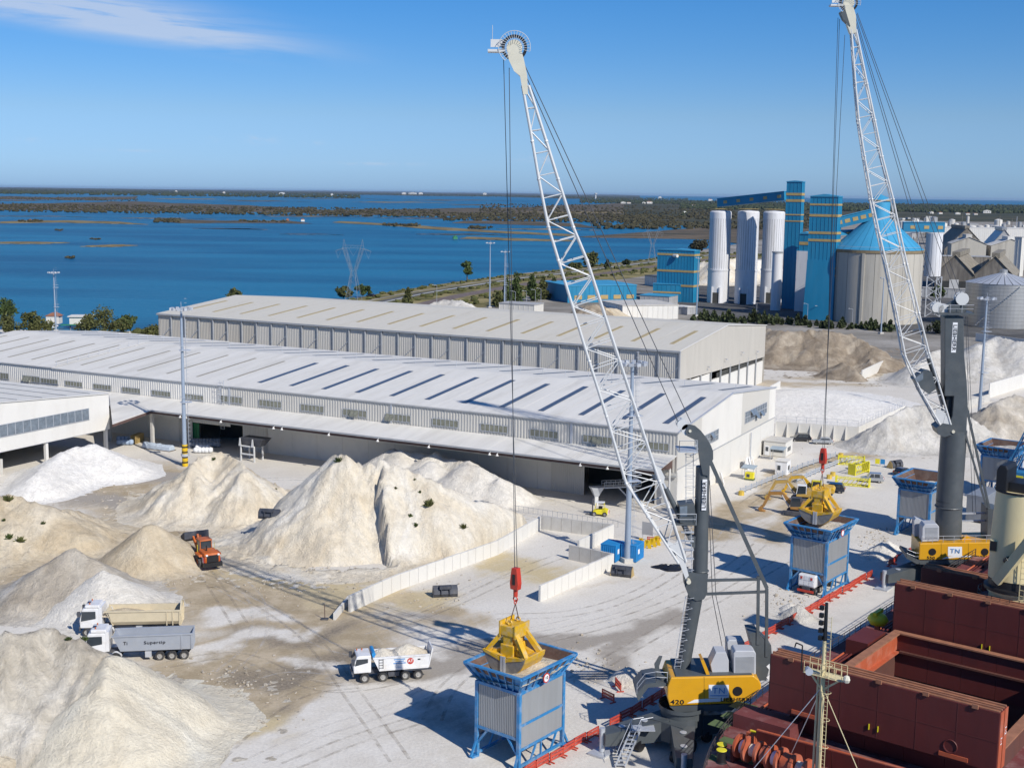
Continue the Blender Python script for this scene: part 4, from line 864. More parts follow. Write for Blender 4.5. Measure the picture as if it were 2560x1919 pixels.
for k in range(26):
    px = 2255 + k * 11.6 + rr.uniform(-4, 4); py = 566 + rr.uniform(-7, 9); p = G(px, py); hpx = rr.uniform(7, 19); hh = hpx * p.y / FPX; r = rr.uniform(3.5, 10) * p.y / FPX
    m = (M_CONCW, M_TANK, M_TANKP)[k % 3]; t = thing('storage_tank', 'small %s tank in the tank farm before the pine wood' % kinds[k % 3], 'tank', (p.x, p.y, 0), 0, '%s tanks of the far tank farm' % kinds[k % 3])
    B().lathe([(r, 0), (r, hh), (r * .3, hh + r * .25), (0, hh + r * .25)], 16).build('shell', m, t, 'auto')
for k in range(16):
    px = 2250 + k * 20 + rr.uniform(-8, 8); py = 586 + rr.uniform(-6, 12); a = (px, py); c = (px + rr.uniform(16, 34), py + .5); s_ = ('white', 'grey', 'blue roofed', 'brown')[k % 4]
    t = shed('industrial_building', 'low %s building in the far industrial quarter' % s_, 'building', a, c, 18, rr.uniform(5, 9), (M_WHITEW, M_GREYB, M_GREYB, M_SHEDW)[k % 4], (M_WROOF, M_TRIM, M_BLUER, M_SHEDR)[k % 4]); t['group'] = '%s low buildings of the far quarter' % s_
rq = random.Random(31)
for k in range(46):
    px = rq.uniform(2240, 2580); py = rq.uniform(546, 640) if px > 2330 else rq.uniform(546, 575); c_ = ('white roofed', 'grey roofed', 'rust roofed', 'pale concrete')[k % 4]; sz = 1 + (py - 546) / 60
    t = shed('works_building', 'small %s works building crowded among the far tanks' % c_, 'building', (px, py), (px + rq.uniform(7, 18) * sz, py + .3), rq.uniform(8, 18), rq.uniform(3, 8), (M_WHITEW, M_GREYB, M_SHEDW, M_CONCW)[k % 4], (M_WROOF, M_TRIM, M_SHEDR, M_CONC)[k % 4], ridge=rq.choice((0, 0, 2.5))); t['group'] = '%s works buildings' % c_
for k in range(14):
    px = rq.uniform(2250, 2570); p = G(px, rq.uniform(560, 690)); h_ = rq.uniform(14, 30); t = thing('chimney', 'thin steel stack rising among the far works', 'chimney', p, 0, 'thin stacks of the far works'); B().tube((0, 0, 0), (0, 0, h_), .5, 8, .35).build('stack', (M_STEEL, M_SHEDW)[k % 2], t); B().torus((0, 0, h_ * .8), .7, .1, 'z', 10, 4).build('gallery', M_STEEL, t)
def house(px, py, wpx, hpx, label, mw, mr, group):
    p = G(px, py); k = p.y / FPX; w_, h_ = wpx * k, hpx * k; t = thing('house', label, 'house', (p.x, p.y, 0), rr.uniform(-.3, .3), group)
    B().box(-w_ / 2, w_ / 2, 0, w_ * .6, 0, h_ * .7).build('wall', mw, t); B().prism([(-w_ / 2 - .3, h_ * .7), (w_ / 2 + .3, h_ * .7), (0, h_)], -.3, w_ * .6 + .3, 'xz').build('roof', mr, t)
    for i in range(3): x = w_ * (-.3 + .3 * i); B().box(x - w_ * .05, x + w_ * .05, -.12, -.01, h_ * .25, h_ * .5).build('window', M_VOID, t)
M_TILE = mat('tile_roof', (.30, .13, .08), .85)
for k, (px, py, wp, hp) in enumerate(((1558, 509, 12, 5), (1572, 509, 10, 4), (1610, 509, 8, 4), (1624, 509, 14, 6), (1650, 497, 8, 6), (1776, 502, 10, 5), (1798, 504, 12, 6), (1735, 516, 9, 5), (2330, 534, 10, 5), (2352, 535, 10, 5), (2395, 536, 12, 5), (2420, 537, 10, 5), (2468, 533, 18, 8), (2440, 537, 10, 4), (1712, 532, 8, 4), (1790, 536, 14, 5))):
    house(px, py, wp, hp, ('white house with a red tiled roof by the pine wood' if k % 2 else 'white flat house on the edge of the pine wood'), M_WHITEW, M_TILE if k % 2 else M_WROOF, 'white houses by the pine wood %s' % ('tiled' if k % 2 else 'flat'))
for k, (px, py, wp) in enumerate(((560, 484, 6), (705, 486, 14), (1010, 486, 10), (1030, 486, 18), (1052, 486, 10), (1212, 487, 9), (830, 489, 6), (440, 481, 5))):
    house(px, py, wp, 5, 'pale building on the far shore of the lagoon', M_WHITEW, M_WROOF, 'pale buildings on the far lagoon shore')
p = G(1489, 497); t = thing('water_tower', 'white mushroom shaped water tower above the far wood', 'water tower', (p.x, p.y, 0), 0); k = p.y / FPX
B().lathe([(1.6 * k, 0), (1.4 * k, 10 * k), (4 * k, 12 * k), (4 * k, 13.5 * k), (0, 14 * k)], 16).build('shaft_and_bowl', M_WHITEW, t, 'auto')
# fishing huts standing in the lagoon
M_HUTG = mat('green_hut', (.03, .2, .09), .7)
for px, py, wp, m, lb in ((757, 555, 9, M_WHITEW, 'white fishing hut on stilts on the spit'), (719, 553, 7, M_TILE, 'small brown fishing hut on the spit'), (1138, 600, 11, M_HUTG, 'green fishing hut alone on the water'), (76, 554, 6, M_WHITEW, 'tiny pale hut among shrubs on the spit')):
    p = G(px, py, ZW); k = p.y / FPX; w_ = wp * k; t = thing('fishing_hut', lb, 'hut', (p.x, p.y, ZW), .2)
    B().box(-w_ / 2, w_ / 2, -w_ / 2, w_ / 2, 1, 1 + w_ * .5).build('wall', m, t); B().prism([(-w_ * .55, 1 + w_ * .5), (w_ * .55, 1 + w_ * .5), (0, 1 + w_ * .85)], -w_ * .55, w_ * .55, 'xz').build('roof', M_TILE if m != M_HUTG else M_HUTG, t)
    for sx in (-1, 1): B().tube((sx * w_ * .4, 0, -.5), (sx * w_ * .4, 0, 1.2), .15).build('stilt', M_BARK, t)
# ================================================================ heaps of sand, salt and gravel
def sand_mat(name, c1, c2, c3, streak=.5, sc_=.12):
    m, t, b = node_mat(name); n = t.nodes; l = t.links; g = n.new('ShaderNodeNewGeometry')
    nz = n.new('ShaderNodeTexNoise'); nz.inputs['Scale'].default_value = sc_; nz.inputs['Detail'].default_value = 10; nz.inputs['Roughness'].default_value = .62; nz.inputs['Distortion'].default_value = .8
    mp = n.new('ShaderNodeMapping'); mp.inputs['Scale'].default_value = (1, 1, .35); l.new(g.outputs['Position'], mp.inputs[0]); l.new(mp.outputs[0], nz.inputs[0])
    cr = n.new('ShaderNodeValToRGB'); e = cr.color_ramp.elements; e[0].position = .32; e[0].color = rgb(c1); e[1].position = .66; e[1].color = rgb(c3); x = e.new(.5); x.color = rgb(c2); l.new(nz.outputs[0], cr.inputs[0])
    n2 = n.new('ShaderNodeTexNoise'); n2.inputs['Scale'].default_value = 4; n2.inputs['Detail'].default_value = 8; n2.inputs['Roughness'].default_value = .7; l.new(g.outputs['Position'], n2.inputs[0])
    mr = n.new('ShaderNodeMapRange'); mr.inputs[1].default_value = .3; mr.inputs[2].default_value = .7; mr.inputs[3].default_value = .9; mr.inputs[4].default_value = 1.07; l.new(n2.outputs[0], mr.inputs[0])
    mp3 = n.new('ShaderNodeMapping'); mp3.inputs['Scale'].default_value = (1, 1, .1); l.new(g.outputs['Position'], mp3.inputs[0])
    n4 = n.new('ShaderNodeTexNoise'); n4.inputs['Scale'].default_value = 1.1; n4.inputs['Detail'].default_value = 9; n4.inputs['Roughness'].default_value = .66; n4.inputs['Distortion'].default_value = .5; l.new(mp3.outputs[0], n4.inputs[0])
    m4 = n.new('ShaderNodeMapRange'); m4.inputs[1].default_value = .36; m4.inputs[2].default_value = .62; m4.inputs[3].default_value = 1 - .32 * streak; m4.inputs[4].default_value = 1.04; l.new(n4.outputs[0], m4.inputs[0])
    m5 = n.new('ShaderNodeMixRGB'); m5.blend_type = 'MULTIPLY'; m5.inputs[0].default_value = 1; l.new(cr.outputs[0], m5.inputs[1]); l.new(m4.outputs[0], m5.inputs[2]); cr = m5
    mx = n.new('ShaderNodeMixRGB'); mx.blend_type = 'MULTIPLY'; mx.inputs[0].default_value = 1; l.new(cr.outputs[0], mx.inputs[1]); l.new(mr.outputs[0], mx.inputs[2]); l.new(mx.outputs[0], b.inputs['Base Color'])
    b.inputs['Roughness'].default_value = .95; b.inputs['Specular IOR Level'].default_value = .15
    bp = n.new('ShaderNodeBump'); n6 = n.new('ShaderNodeTexNoise'); n6.inputs['Scale'].default_value = 1.4; n6.inputs['Detail'].default_value = 10; n6.inputs['Roughness'].default_value = .75; l.new(g.outputs['Position'], n6.inputs[0]); bp.inputs['Strength'].default_value = .85; bp.inputs['Distance'].default_value = .3; ad = n.new('ShaderNodeMath'); ad.operation = 'ADD'; l.new(n2.outputs[0], ad.inputs[0]); l.new(n4.outputs[0], ad.inputs[1]); ae = n.new('ShaderNodeMath'); ae.operation = 'ADD'; l.new(ad.outputs[0], ae.inputs[0]); l.new(n6.outputs[0], ae.inputs[1]); l.new(ae.outputs[0], bp.inputs['Height']); l.new(bp.outputs[0], b.inputs['Normal'])
    return m
S_CREAM = sand_mat('cream_sand', (.62, .52, .375), (.73, .65, .515), (.79, .74, .645))
S_TAN = sand_mat('tan_sand', (.52, .41, .265), (.62, .52, .37), (.70, .615, .475))
S_GREY = sand_mat('grey_sand', (.42, .36, .28), (.54, .48, .39), (.66, .61, .53))
S_WHITE = sand_mat('white_sand', (.66, .60, .505), (.76, .71, .62), (.81, .77, .69), sc_=.08)
S_SALT = sand_mat('salt', (.80, .76, .69), (.85, .815, .75), (.88, .85, .79), sc_=.05)
S_BROWN = sand_mat('brown_gravel', (.22, .175, .125), (.33, .27, .20), (.46, .39, .30), sc_=.2)
S_PALEG = sand_mat('pale_gravel', (.5, .46, .40), (.6, .57, .51), (.68, .65, .60), sc_=.2)
S_SUNLIT = sand_mat('fresh_sand', (.70, .62, .475), (.78, .71, .565), (.82, .77, .645), .35)  # fresh sand; the sun on this face is also put into the colour
S_GREYC = sand_mat('weathered_sand', (.46, .40, .31), (.60, .54, .44), (.70, .65, .56), .8)  # older sand; its weaker light is also put in as greyer colour
def seg_d(X, Y, a, c):
    vx, vy = c[0] - a[0], c[1] - a[1]; L2 = vx * vx + vy * vy + 1e-9; t = np.clip(((X - a[0]) * vx + (Y - a[1]) * vy) / L2, 0, 1)
    return np.hypot(X - a[0] - t * vx, Y - a[1] - t * vy), t
HEAPZ = []
def heap(label, m, ridge, slope=.68, st=.55, rough=.5, gully=.4, cut=None, seed=0, name='sand_heap', cat='sand heap', extra=(), flat=None, sharp=1.0, group=None):
    """ridge: [(px, py, height)] traced along the crest; the flanks fall at the angle of repose"""
    R = [(*G(px, py, h)[:2], h) for px, py, h in ridge]; RR = [R] + [[(*G(px, py, h)[:2], h) for px, py, h in e] for e in extra]
    pts = [p for r in RR for p in r]; pad = max(p[2] for p in pts) / slope * 1.25 + 2
    x0, x1 = min(p[0] for p in pts) - pad, max(p[0] for p in pts) + pad; y0, y1 = min(p[1] for p in pts) - pad, max(p[1] for p in pts) + pad
    nx, ny = int((x1 - x0) / st) + 2, int((y1 - y0) / st) + 2; X, Y = np.meshgrid(np.linspace(x0, x1, nx), np.linspace(y0, y1, ny))
    wx = X + 2.2 * (fbm(X * .16, Y * .16, seed + 1) - .5) * 2 * rough; wy = Y + 2.2 * (fbm(X * .16, Y * .16, seed + 2) - .5) * 2 * rough
    Z = np.full_like(X, -9.0)
    for r in RR:
        ss = list(zip(r, r[1:])) or [(r[0], (r[0][0] + .1, r[0][1], r[0][2]))]
        for a, c in ss:
            d, t = seg_d(wx, wy, a, c); h = a[2] + (c[2] - a[2]) * t
            # flanks slightly concave towards the foot
            f = h - slope * d; ft = np.maximum(f, -.0) ; zz = np.where(f > h * .25, f, h * .25 * np.exp((f - h * .25) / np.maximum(h * .25, .05) * 1.7) - .10)
            Z = np.where(Z > zz, Z, zz)
    ang = fbm(X * .5, Y * .5, seed + 7, 3)
    # gullies run down the flanks: noise that varies along the crest only
    ph = np.zeros_like(X); dm = np.full_like(X, 1e9); acc = 0.0
    for a, c in (list(zip(R, R[1:])) or [(R[0], (R[0][0] + .1, R[0][1], R[0][2]))]):
        d, t = seg_d(X, Y, a, c); L_ = math.hypot(c[0] - a[0], c[1] - a[1]); qx, qy = a[0] + (c[0] - a[0]) * t, a[1] + (c[1] - a[1]) * t
        an = np.arctan2(Y - qy, X - qx) * 5; v = acc + t * L_ + an; ph = np.where(d < dm, v, ph); dm = np.minimum(dm, d); acc += L_
    gl = (fbm(ph * 1.0, dm * .16, seed + 11, 5, .62) - .5) * 2; rid = 1 - np.abs(2 * fbm(ph * 1.5, dm * .22, seed + 19, 5, .62) - 1) * 2.2; gl = gl - .45 * np.clip(rid, 0, 1)
    lump = np.clip((fbm(X * .9, Y * .9, seed + 23, 3) - .62) * 6, 0, 1) * np.clip(1.6 - np.abs(Z - .9), 0, 1) * .35
    crest = np.clip(dm / 2.5, 0, 1); foot = np.clip(Z / 2.0, 0, 1)
    jag = (fbm(ph * .7, np.zeros_like(ph), seed + 29, 4, .6) - .5) * 2 * np.exp(-dm / 2.2) * np.clip(Z / 4, 0, 1)
    grit = (fbm(X * 1.1, Y * 1.1, seed + 31, 3, .6) - .5) * np.clip(Z / .8, 0, 1)
    Z = Z + rough * lump + rough * 1.1 * jag + .38 * rough * grit + gully * gl * crest * foot * 1.0 + rough * .55 * (ang - .5) * np.clip(Z / 1.0, 0, 1) + rough * .9 * (fbm(X * .12, Y * .12, seed + 5) - .5) * np.clip(Z / 1.5, 0, 1)
    if flat is not None: Z = np.where(Z > flat, flat + (Z - flat) * .15, Z)
    if cut is not None: Z = cut(X, Y, Z)
    keep = (Z > -.12); V = np.stack([X, Y, Z], -1).reshape(-1, 3); idx = np.arange(nx * ny).reshape(ny, nx)
    q = np.stack([idx[:-1, :-1], idx[:-1, 1:], idx[1:, 1:], idx[1:, :-1]], -1).reshape(-1, 4); q = q[keep.reshape(-1)[q].any(1)]
    V[:, 2] = np.maximum(V[:, 2], -.25)
    used = np.unique(q); rm = np.full(nx * ny, -1); rm[used] = np.arange(len(used)); V = V[used]; q = rm[q]
    o_ = Vector((float(V[:, 0].mean()), float(V[:, 1].mean()), 0)); V = V - np.array(o_)
    me = bpy.data.meshes.new(name); me.from_pydata(V.tolist(), [], q.tolist()); me.update(); me.polygons.foreach_set('use_smooth', [True] * len(me.polygons)); me.materials.append(m)
    o = bpy.data.objects.new(name, me); COL.objects.link(o); o.location = o_; HEAPZ.append((X, Y, Z)); return tag(o, label, cat, group)
def side_cut(a, c, sign=1, soft=.0, top=99.0):
    """nothing of the heap beyond the wall a-c (plan points)"""
    nx_, ny_ = (c[1] - a[1]), -(c[0] - a[0]); L_ = math.hypot(nx_, ny_)
    def f(X, Y, Z):
        s = ((X - a[0]) * nx_ + (Y - a[1]) * ny_) / L_ * sign; return np.where(s > 0, -9, Z)
    return f
# the walled bays in the middle of the yard
WA, WB, WC = G(873, 1488, 2.2), G(999, 1433, 2.2), G(1351, 1290, 2.2)
def cut_mid(X, Y, Z):
    for a, c in ((WA, WB), (WB, WC)):
        nx_, ny_ = (c.y - a.y), -(c.x - a.x); L_ = math.hypot(nx_, ny_); s = ((X - a.x) * nx_ + (Y - a.y) * ny_) / L_
        lim = 2.6 + np.maximum(-s, 0) * .95; Z = np.where(s > -.15, np.where((X > WA.x - .5), -9, Z), np.minimum(Z, lim) if c is WC or c is WB else Z)
    return Z
CLEFT = [G(955, 1146, 13.2), G(953, 1212, 10.8), G(968, 1266, 8.6), G(994, 1298, 7.2), G(986, 1349, 5.4), G(982, 1400, 3.4), G(960, 1440, 1.6), G(930, 1490, .2)]
def cut_big(X, Y, Z):
    # sand has been dug away to the left of a ragged cleft; the old bank stands above it
    s = np.full_like(X, 1e9); sg = np.ones_like(X); k_ = np.zeros_like(X)
    wxx = X + .9 * (fbm(X * .6, Y * .6, 61) - .5) * 2; wyy = Y + .9 * (fbm(X * .6, Y * .6, 62) - .5) * 2
    for i, (a, c) in enumerate(zip(CLEFT, CLEFT[1:])):
        d, t = seg_d(wxx, wyy, a, c); side = (c.x - a.x) * (wyy - a.y) - (c.y - a.y) * (wxx - a.x); m_ = d < s; s = np.where(m_, d, s); sg = np.where(m_, np.sign(side), sg); k_ = np.where(m_, i + t, k_)
    dug = np.clip(s / .55, 0, 1) * np.exp(-s / 10.0) * np.where(sg < 0, 1, 0)
    amp = np.interp(k_, [0, 1, 3, 5, 7], [1.4, 3.6, 4.4, 3.6, 1.2]); Z = Z - np.where(Z > .6, dug * amp, 0)
    # ledges where the dug face has slumped
    led = fbm(X * .22, Y * .22, 91, 4); Z = Z - np.where(sg < 0, 1, 0) * np.clip(Z / 6, 0, 1) * 1.1 * np.clip((led - .5) * 8, 0, 1) * np.exp(-s / 9.0)
    return cut_mid(X, Y, Z)
heap('largest cream sand mountain with a jagged crest and dry shrubs on its flank', S_CREAM, [(842, 1114, 14.6), (858, 1112, 15.0), (884, 1128, 13.8), (955, 1148, 13.0), (1060, 1190, 10.6), (1180, 1240, 7.2), (1300, 1280, 3.4)], .92, .36, .8, .42, cut_big, 3)
heap('broad cream sand heap with a flat top between the hall and the sand mountain', S_CREAM, [(478, 1160, 8.0), (500, 1143, 8.6), (560, 1135, 8.8), (610, 1165, 8.0), (700, 1212, 4.2)], .74, .42, .8, .9, None, 14)
heap('bright white sand heap spilling out from under the white hall', S_SALT, [(90, 1185, 3.6), (170, 1122, 5.2), (240, 1108, 5.6), (290, 1132, 4.2), (345, 1150, 1.8)], .52, .6, .4, .15, None, 25)
heap('low tan sand heap with green shrubs at the left of the yard', S_TAN, [(-120, 1235, 8), (20, 1240, 7.4), (110, 1250, 6.6), (170, 1300, 3.6)], .52, .5, .9, .55, None, 31)
heap('smooth pointed cone of tan sand beside the orange loader', S_TAN, [(364, 1309, 6.0), (394, 1312, 5.6)], .74, .45, .3, .12, None, 42)
heap('tan sand heap behind the parked tippers with a white cone leaning on it', S_GREY, [(110, 1415, 4.8), (176, 1371, 6.6), (222, 1392, 5.8)], .64, .45, .4, .25, None, 51)
heap('white sand cone leaning on a tan heap behind the parked tippers', S_WHITE, [(262, 1424, 5.0), (284, 1432, 4.6)], .58, .4, .3, .12, None, 54)
heap('great older sand heap toned greyer for weak light in the corner in front of the tipper trucks', S_GREYC, [(-160, 1600, 10.0), (60, 1578, 10.2), (140, 1574, 10.0), (215, 1602, 9.4), (258, 1628, 8.4)], .80, .38, .7, .8, None, 66)
heap('fresh cream face of sand toned brighter for the sun, running down from the great pale heap', S_SUNLIT, [(272, 1634, 8.3), (262, 1700, 7.0), (250, 1790, 4.6), (225, 1895, 1.5)], .68, .38, .4, .25, None, 68)
heap('yellowish sand heap at the edge of the great pale heap', S_TAN, [(-60, 1880, 3.0), (20, 1890, 2.0)], .6, .4, .3, .2, None, 70)
cutw = lambda X, Y, Z: np.where((X - FK.o.x) * math.sin(-AZB) + (Y - FK.o.y) * math.cos(AZB) > -.25, -9, Z)
heap('row of white sand cones leaning against the warehouse wall under the canopy', S_WHITE, [(975, 1124, 5.4), (1085, 1136, 5.2), (1172, 1156, 5.2), (1250, 1194, 4.0)], .62, .5, .4, .2, cutw, 80, extra=([(1000, 1122, 6.0)], [(1085, 1130, 6.0)], [(1172, 1150, 6.2)], [(1076, 1152, 5.6)], [(1168, 1158, 6.0), (1200, 1166, 5.6)], [(1250, 1192, 4.4), (1290, 1210, 3.0)]))
heap('long brown gravel ridge beside the beige warehouse', S_BROWN, [(1880, 822, 9), (1960, 826, 10), (2060, 826, 10.5), (2130, 836, 9.5), (2190, 868, 6.5)], .55, .9, 1.0, .9, None, 90, name='gravel_heap', cat='gravel heap')
heap('small rough brown gravel toe by the pale wall panels', S_BROWN, [(2110, 905, 4.5), (2140, 930, 2.5)], .6, .7, .8, .5, None, 92, name='gravel_heap', cat='gravel heap')
heap('smooth low white salt mound inside the buttressed wall', S_SALT, [(1960, 975, 4.0), (2030, 972, 4.4), (2090, 985, 3.8), (2150, 1000, 2.4)], .16, .8, .2, .05, None, 95, name='salt_heap', cat='salt heap')
heap('tall furrowed grey sand bank behind the second crane', S_PALEG, [(2215, 1042, 6.5), (2270, 1015, 8.2), (2330, 1010, 8.6), (2400, 1030, 7.5), (2480, 1075, 4.0)], .72, .55, .5, .75, None, 98)
heap('high pale gravel heap before the round metal tank', S_PALEG, [(2440, 862, 9), (2490, 840, 11), (2560, 852, 10.5), (2640, 870, 8)], .55, .8, .6, .3, None, 101, name='gravel_heap', cat='gravel heap')
heap('brown stony heap beside the lamp mast at the right', S_GREY, [(2490, 1000, 9.0), (2540, 985, 10), (2620, 1000, 9.0)], .6, .7, 1.1, .8, None, 104)
heap('pale sand cone behind the boom of the second crane', S_PALEG, [(2300, 905, 6), (2350, 872, 8)], .6, .8, .5, .3, None, 107)
for k, (px, py, h, lb) in enumerate(((1572, 1668, 1.7, 'small pale sand mound on the floor between hopper and near crane'), (1992, 1512, 1.7, 'small grey sand mound by the red barriers'), (2212, 1350, 2.4, 'scattered pale mound beside the second crane'), (2185, 1368, 1.2, 'little spill of white sand beside the second crane'), (1978, 1508, .9, 'little pale spill at the foot of the second hopper'))):
    heap(lb, S_WHITE if k != 1 else S_PALEG, [(px, py, h)], .62, .22, .5, .2, None, 120 + k)
heap('pale sand heap half hidden behind the beige warehouse roof', S_PALEG, [(1090, 752, 5), (1160, 752, 5.5), (1110, 748, 5.5)], .5, .8, .8, .5, None, 131)
heap('rugged brown and white heap behind the beige warehouse roof', S_BROWN, [(1450, 770, 7), (1470, 762, 9), (1500, 762, 7.5)], .6, .8, 1.0, .7, None, 133)
heap('smooth cream heap next to the rugged one behind the roof', S_TAN, [(1515, 768, 6.5), (1545, 772, 5.0)], .6, .8, .5, .2, None, 135)
heap('low cream spoil strip in front of the conifer hedge', S_TAN, [(1680, 800, 1.8), (1740, 806, 2.0), (1800, 815, 1.6), (1860, 822, 1.4)], .5, .8, .8, .3, None, 137)
heap('white limestone heap seen between the first and second silos', S_CREAM, [(1750, 655, 12), (1790, 650, 14), (1840, 645, 14)], .7, 1.4, 1.0, .8, None, 139)
heap('white limestone heap seen between the second and third silos', S_WHITE, [(1880, 650, 12), (1915, 648, 12)], .7, 1.4, 1.0, .8, None, 141)

# lumps that have rolled off the heaps and lie about on the floor
b = B(); rr = random.Random(44)
for (cx, cy, sx, sy, k) in ((760, 1440, 190, 60, 420), (520, 1300, 130, 60, 260), (420, 1430, 120, 40, 200), (560, 1740, 160, 90, 380), (250, 1460, 160, 60, 260), (420, 1850, 140, 60, 260), (300, 1240, 150, 40, 160), (1240, 1330, 90, 60, 120), (1450, 1660, 160, 60, 160), (1980, 1500, 90, 40, 120), (2200, 1350, 60, 40, 140), (2180, 950, 120, 20, 140), (1110, 1490, 90, 50, 90), (2200, 1120, 160, 20, 140)):
    for _ in range(k):
        p = G(cx + rr.gauss(0, sx * .5), cy + rr.gauss(0, sy * .5)); r = .05 + .15 * rr.random() ** 3; b.blob((p.x, p.y, r * .4), r * rr.uniform(.8, 1.6), r, r * .8, 5, .35, rr)
tag(b.build('spilled_lumps', S_GREY), 'loose lumps of sand scattered over the yard around the heaps', 'lumps', kind='stuff')
# ================================================================ harbour cranes
M_CGREY = mat('crane_grey', (.075, .085, .09), .45, var=.12, scale=.5, dirt=(.2, .19, .17), dirt_amt=.25)
M_CWHITE = mat('boom_white', (.60, .60, .585), .4, var=.06, scale=.6, dirt=(.45, .42, .38), dirt_amt=.3, dirt_scale=.6)
M_CREAM = mat('head_cream', (.62, .58, .46), .5, var=.08)
M_CYEL = mat('crane_yellow', (.66, .33, .012), .38, var=.06, scale=.4, dirt=(.45, .27, .06), dirt_amt=.25, coat=.2)
M_ROPE = mat('wire_rope', (.05, .055, .065), .6, var=.2)
M_BLACK = mat('black_paint', (.012, .012, .014), .5)
M_DECAL = mat('decal_white', (.78, .78, .78), .5, var=.02)
M_DECALB = mat('decal_blue', (.12, .28, .55), .5)
M_LBOX = mat('louvre_grey', (.46, .47, .49), .45, var=.06)
M_RED = mat('hook_red', (.52, .045, .025), .45, var=.12, dirt=(.2, .05, .03), dirt_amt=.4)
class Crane:
    def __init__(s, root, Tw, bdeg):
        s.root = root; s.T = Vector(Tw); b = rad(bdeg); s.n = Vector((math.sin(b), math.cos(b), 0)); s.f = Vector((-math.cos(b), math.sin(b), 0)); s.o = Vector(root.location)
    def P(s, px, py, lat=0.0): return Gplane(px, py, s.T + s.n * lat, s.n) - s.o       # traced on the plane `lat` metres behind the crane's axis
    def off(s, p, lat): return p + s.n * lat
    def pin(s, px, py, l0, l1, r, name, m, n=20, trace=None, smooth='auto'):
        p = s.P(px, py, l0 if trace is None else trace); t = l0 if trace is None else trace
        return B().tube(p + s.n * (l0 - t), p + s.n * (l1 - t), r, n).build(name, m, s.root, smooth)
    def plate(s, poly, l0, l1, name, m, parent=None, trace=None, bevel=0, smooth=False):
        tr = l0 if trace is None else trace; base = [s.P(x, y, tr) for x, y in poly]; n = len(base)
        a = [p + s.n * (l0 - tr) for p in base]; c = [p + s.n * (l1 - tr) for p in base]; b = B(); b.add(a + c, [tuple(range(n)), tuple(range(2 * n - 1, n - 1, -1))] + [(i, n + i, n + (i + 1) % n, (i + 1) % n) for i in range(n)])
        bm = bmesh.new(); o = b.build(name, m, parent or s.root, smooth, bevel); bm.from_mesh(o.data); bmesh.ops.recalc_face_normals(bm, faces=bm.faces[:]); bm.to_mesh(o.data); bm.free(); return o
    def boom(s, left, right, widths, nst, m, r1=.13, r2=.06):
        """lattice boom between two traced chord lines; widths = half widths along the boom"""
        def resample(pl, k):
            P = [s.P(*p) for p in pl]; d = [0]
            for a, c in zip(P, P[1:]): d.append(d[-1] + (c - a).length)
            return P, d
        PL, dl = resample(left, 0); PR, dr = resample(right, 0)
        def at(P, d, t):
            x = t * d[-1]
            for i in range(len(d) - 1):
                if x <= d[i + 1] + 1e-6: return P[i].lerp(P[i + 1], (x - d[i]) / (d[i + 1] - d[i]))
            return P[-1]
        def hw(t): return float(np.interp(t, [k[0] for k in widths], [k[1] for k in widths]))
        for P, d in ((PL, dl), (PR, dr)):
            ts = [x / d[-1] for x in d]
            for sg in (-1, 1):
                b = B(); pts = [p + s.n * sg * hw(t) for p, t in zip(P, ts)]; b.path(pts, r1, 8)
                for q in pts[1:-1]: b.blob(tuple(q), r1 * 1.5, r1 * 1.5, r1 * 1.5, 6, 0)
                b.build('chord', m, s.root)
        # lacing
        for k in range(nst):
            t0, t1 = k / nst, (k + 1) / nst
            for sg in (-1, 1):
                a0, a1 = at(PL, dl, t0) + s.n * sg * hw(t0), at(PL, dl, t1) + s.n * sg * hw(t1); c0, c1 = at(PR, dr, t0) + s.n * sg * hw(t0), at(PR, dr, t1) + s.n * sg * hw(t1)
                B().tube(a0, c0, r2, 6).build('brace', m, s.root)
                B().tube(*((a0, c1) if k % 2 == 0 else (c0, a1)), r2, 6).build('brace', m, s.root)
            for P, d in ((PL, dl), (PR, dr)):
                a0, c0 = at(P, d, t0) - s.n * hw(t0), at(P, d, t0) + s.n * hw(t0); a1, c1 = at(P, d, t1) - s.n * hw(t1), at(P, d, t1) + s.n * hw(t1)
                B().tube(*((a0, c1) if k % 2 == 0 else (c0, a1)), r2 * .8, 5).build('brace', m, s.root)
        return
    def rope(s, p, q, r=.035, l0=0.0, l1=None, name='rope'):
        l1 = l0 if l1 is None else l1; return B().tube(s.P(*p, l0), s.P(*q, l1), r, 5).build(name, M_ROPE, s.root)
    def rail(s, pts, h=1.05, post=1.4, r=.028, name='railing', m=None):
        b = B()
        for a, c in zip(pts, pts[1:]):
            a, c = Vector(a), Vector(c); n = max(1, int((c - a).length / post)); up = Vector((0, 0, 1))
            b.tube(a + up * h, c + up * h, r, 5); b.tube(a + up * h * .5, c + up * h * .5, r * .8, 5)
            for i in range(n + 1): q = a.lerp(c, i / n); b.tube(q, q + up * h, r, 5)
        return b.build(name, m or M_STEEL, s.root)
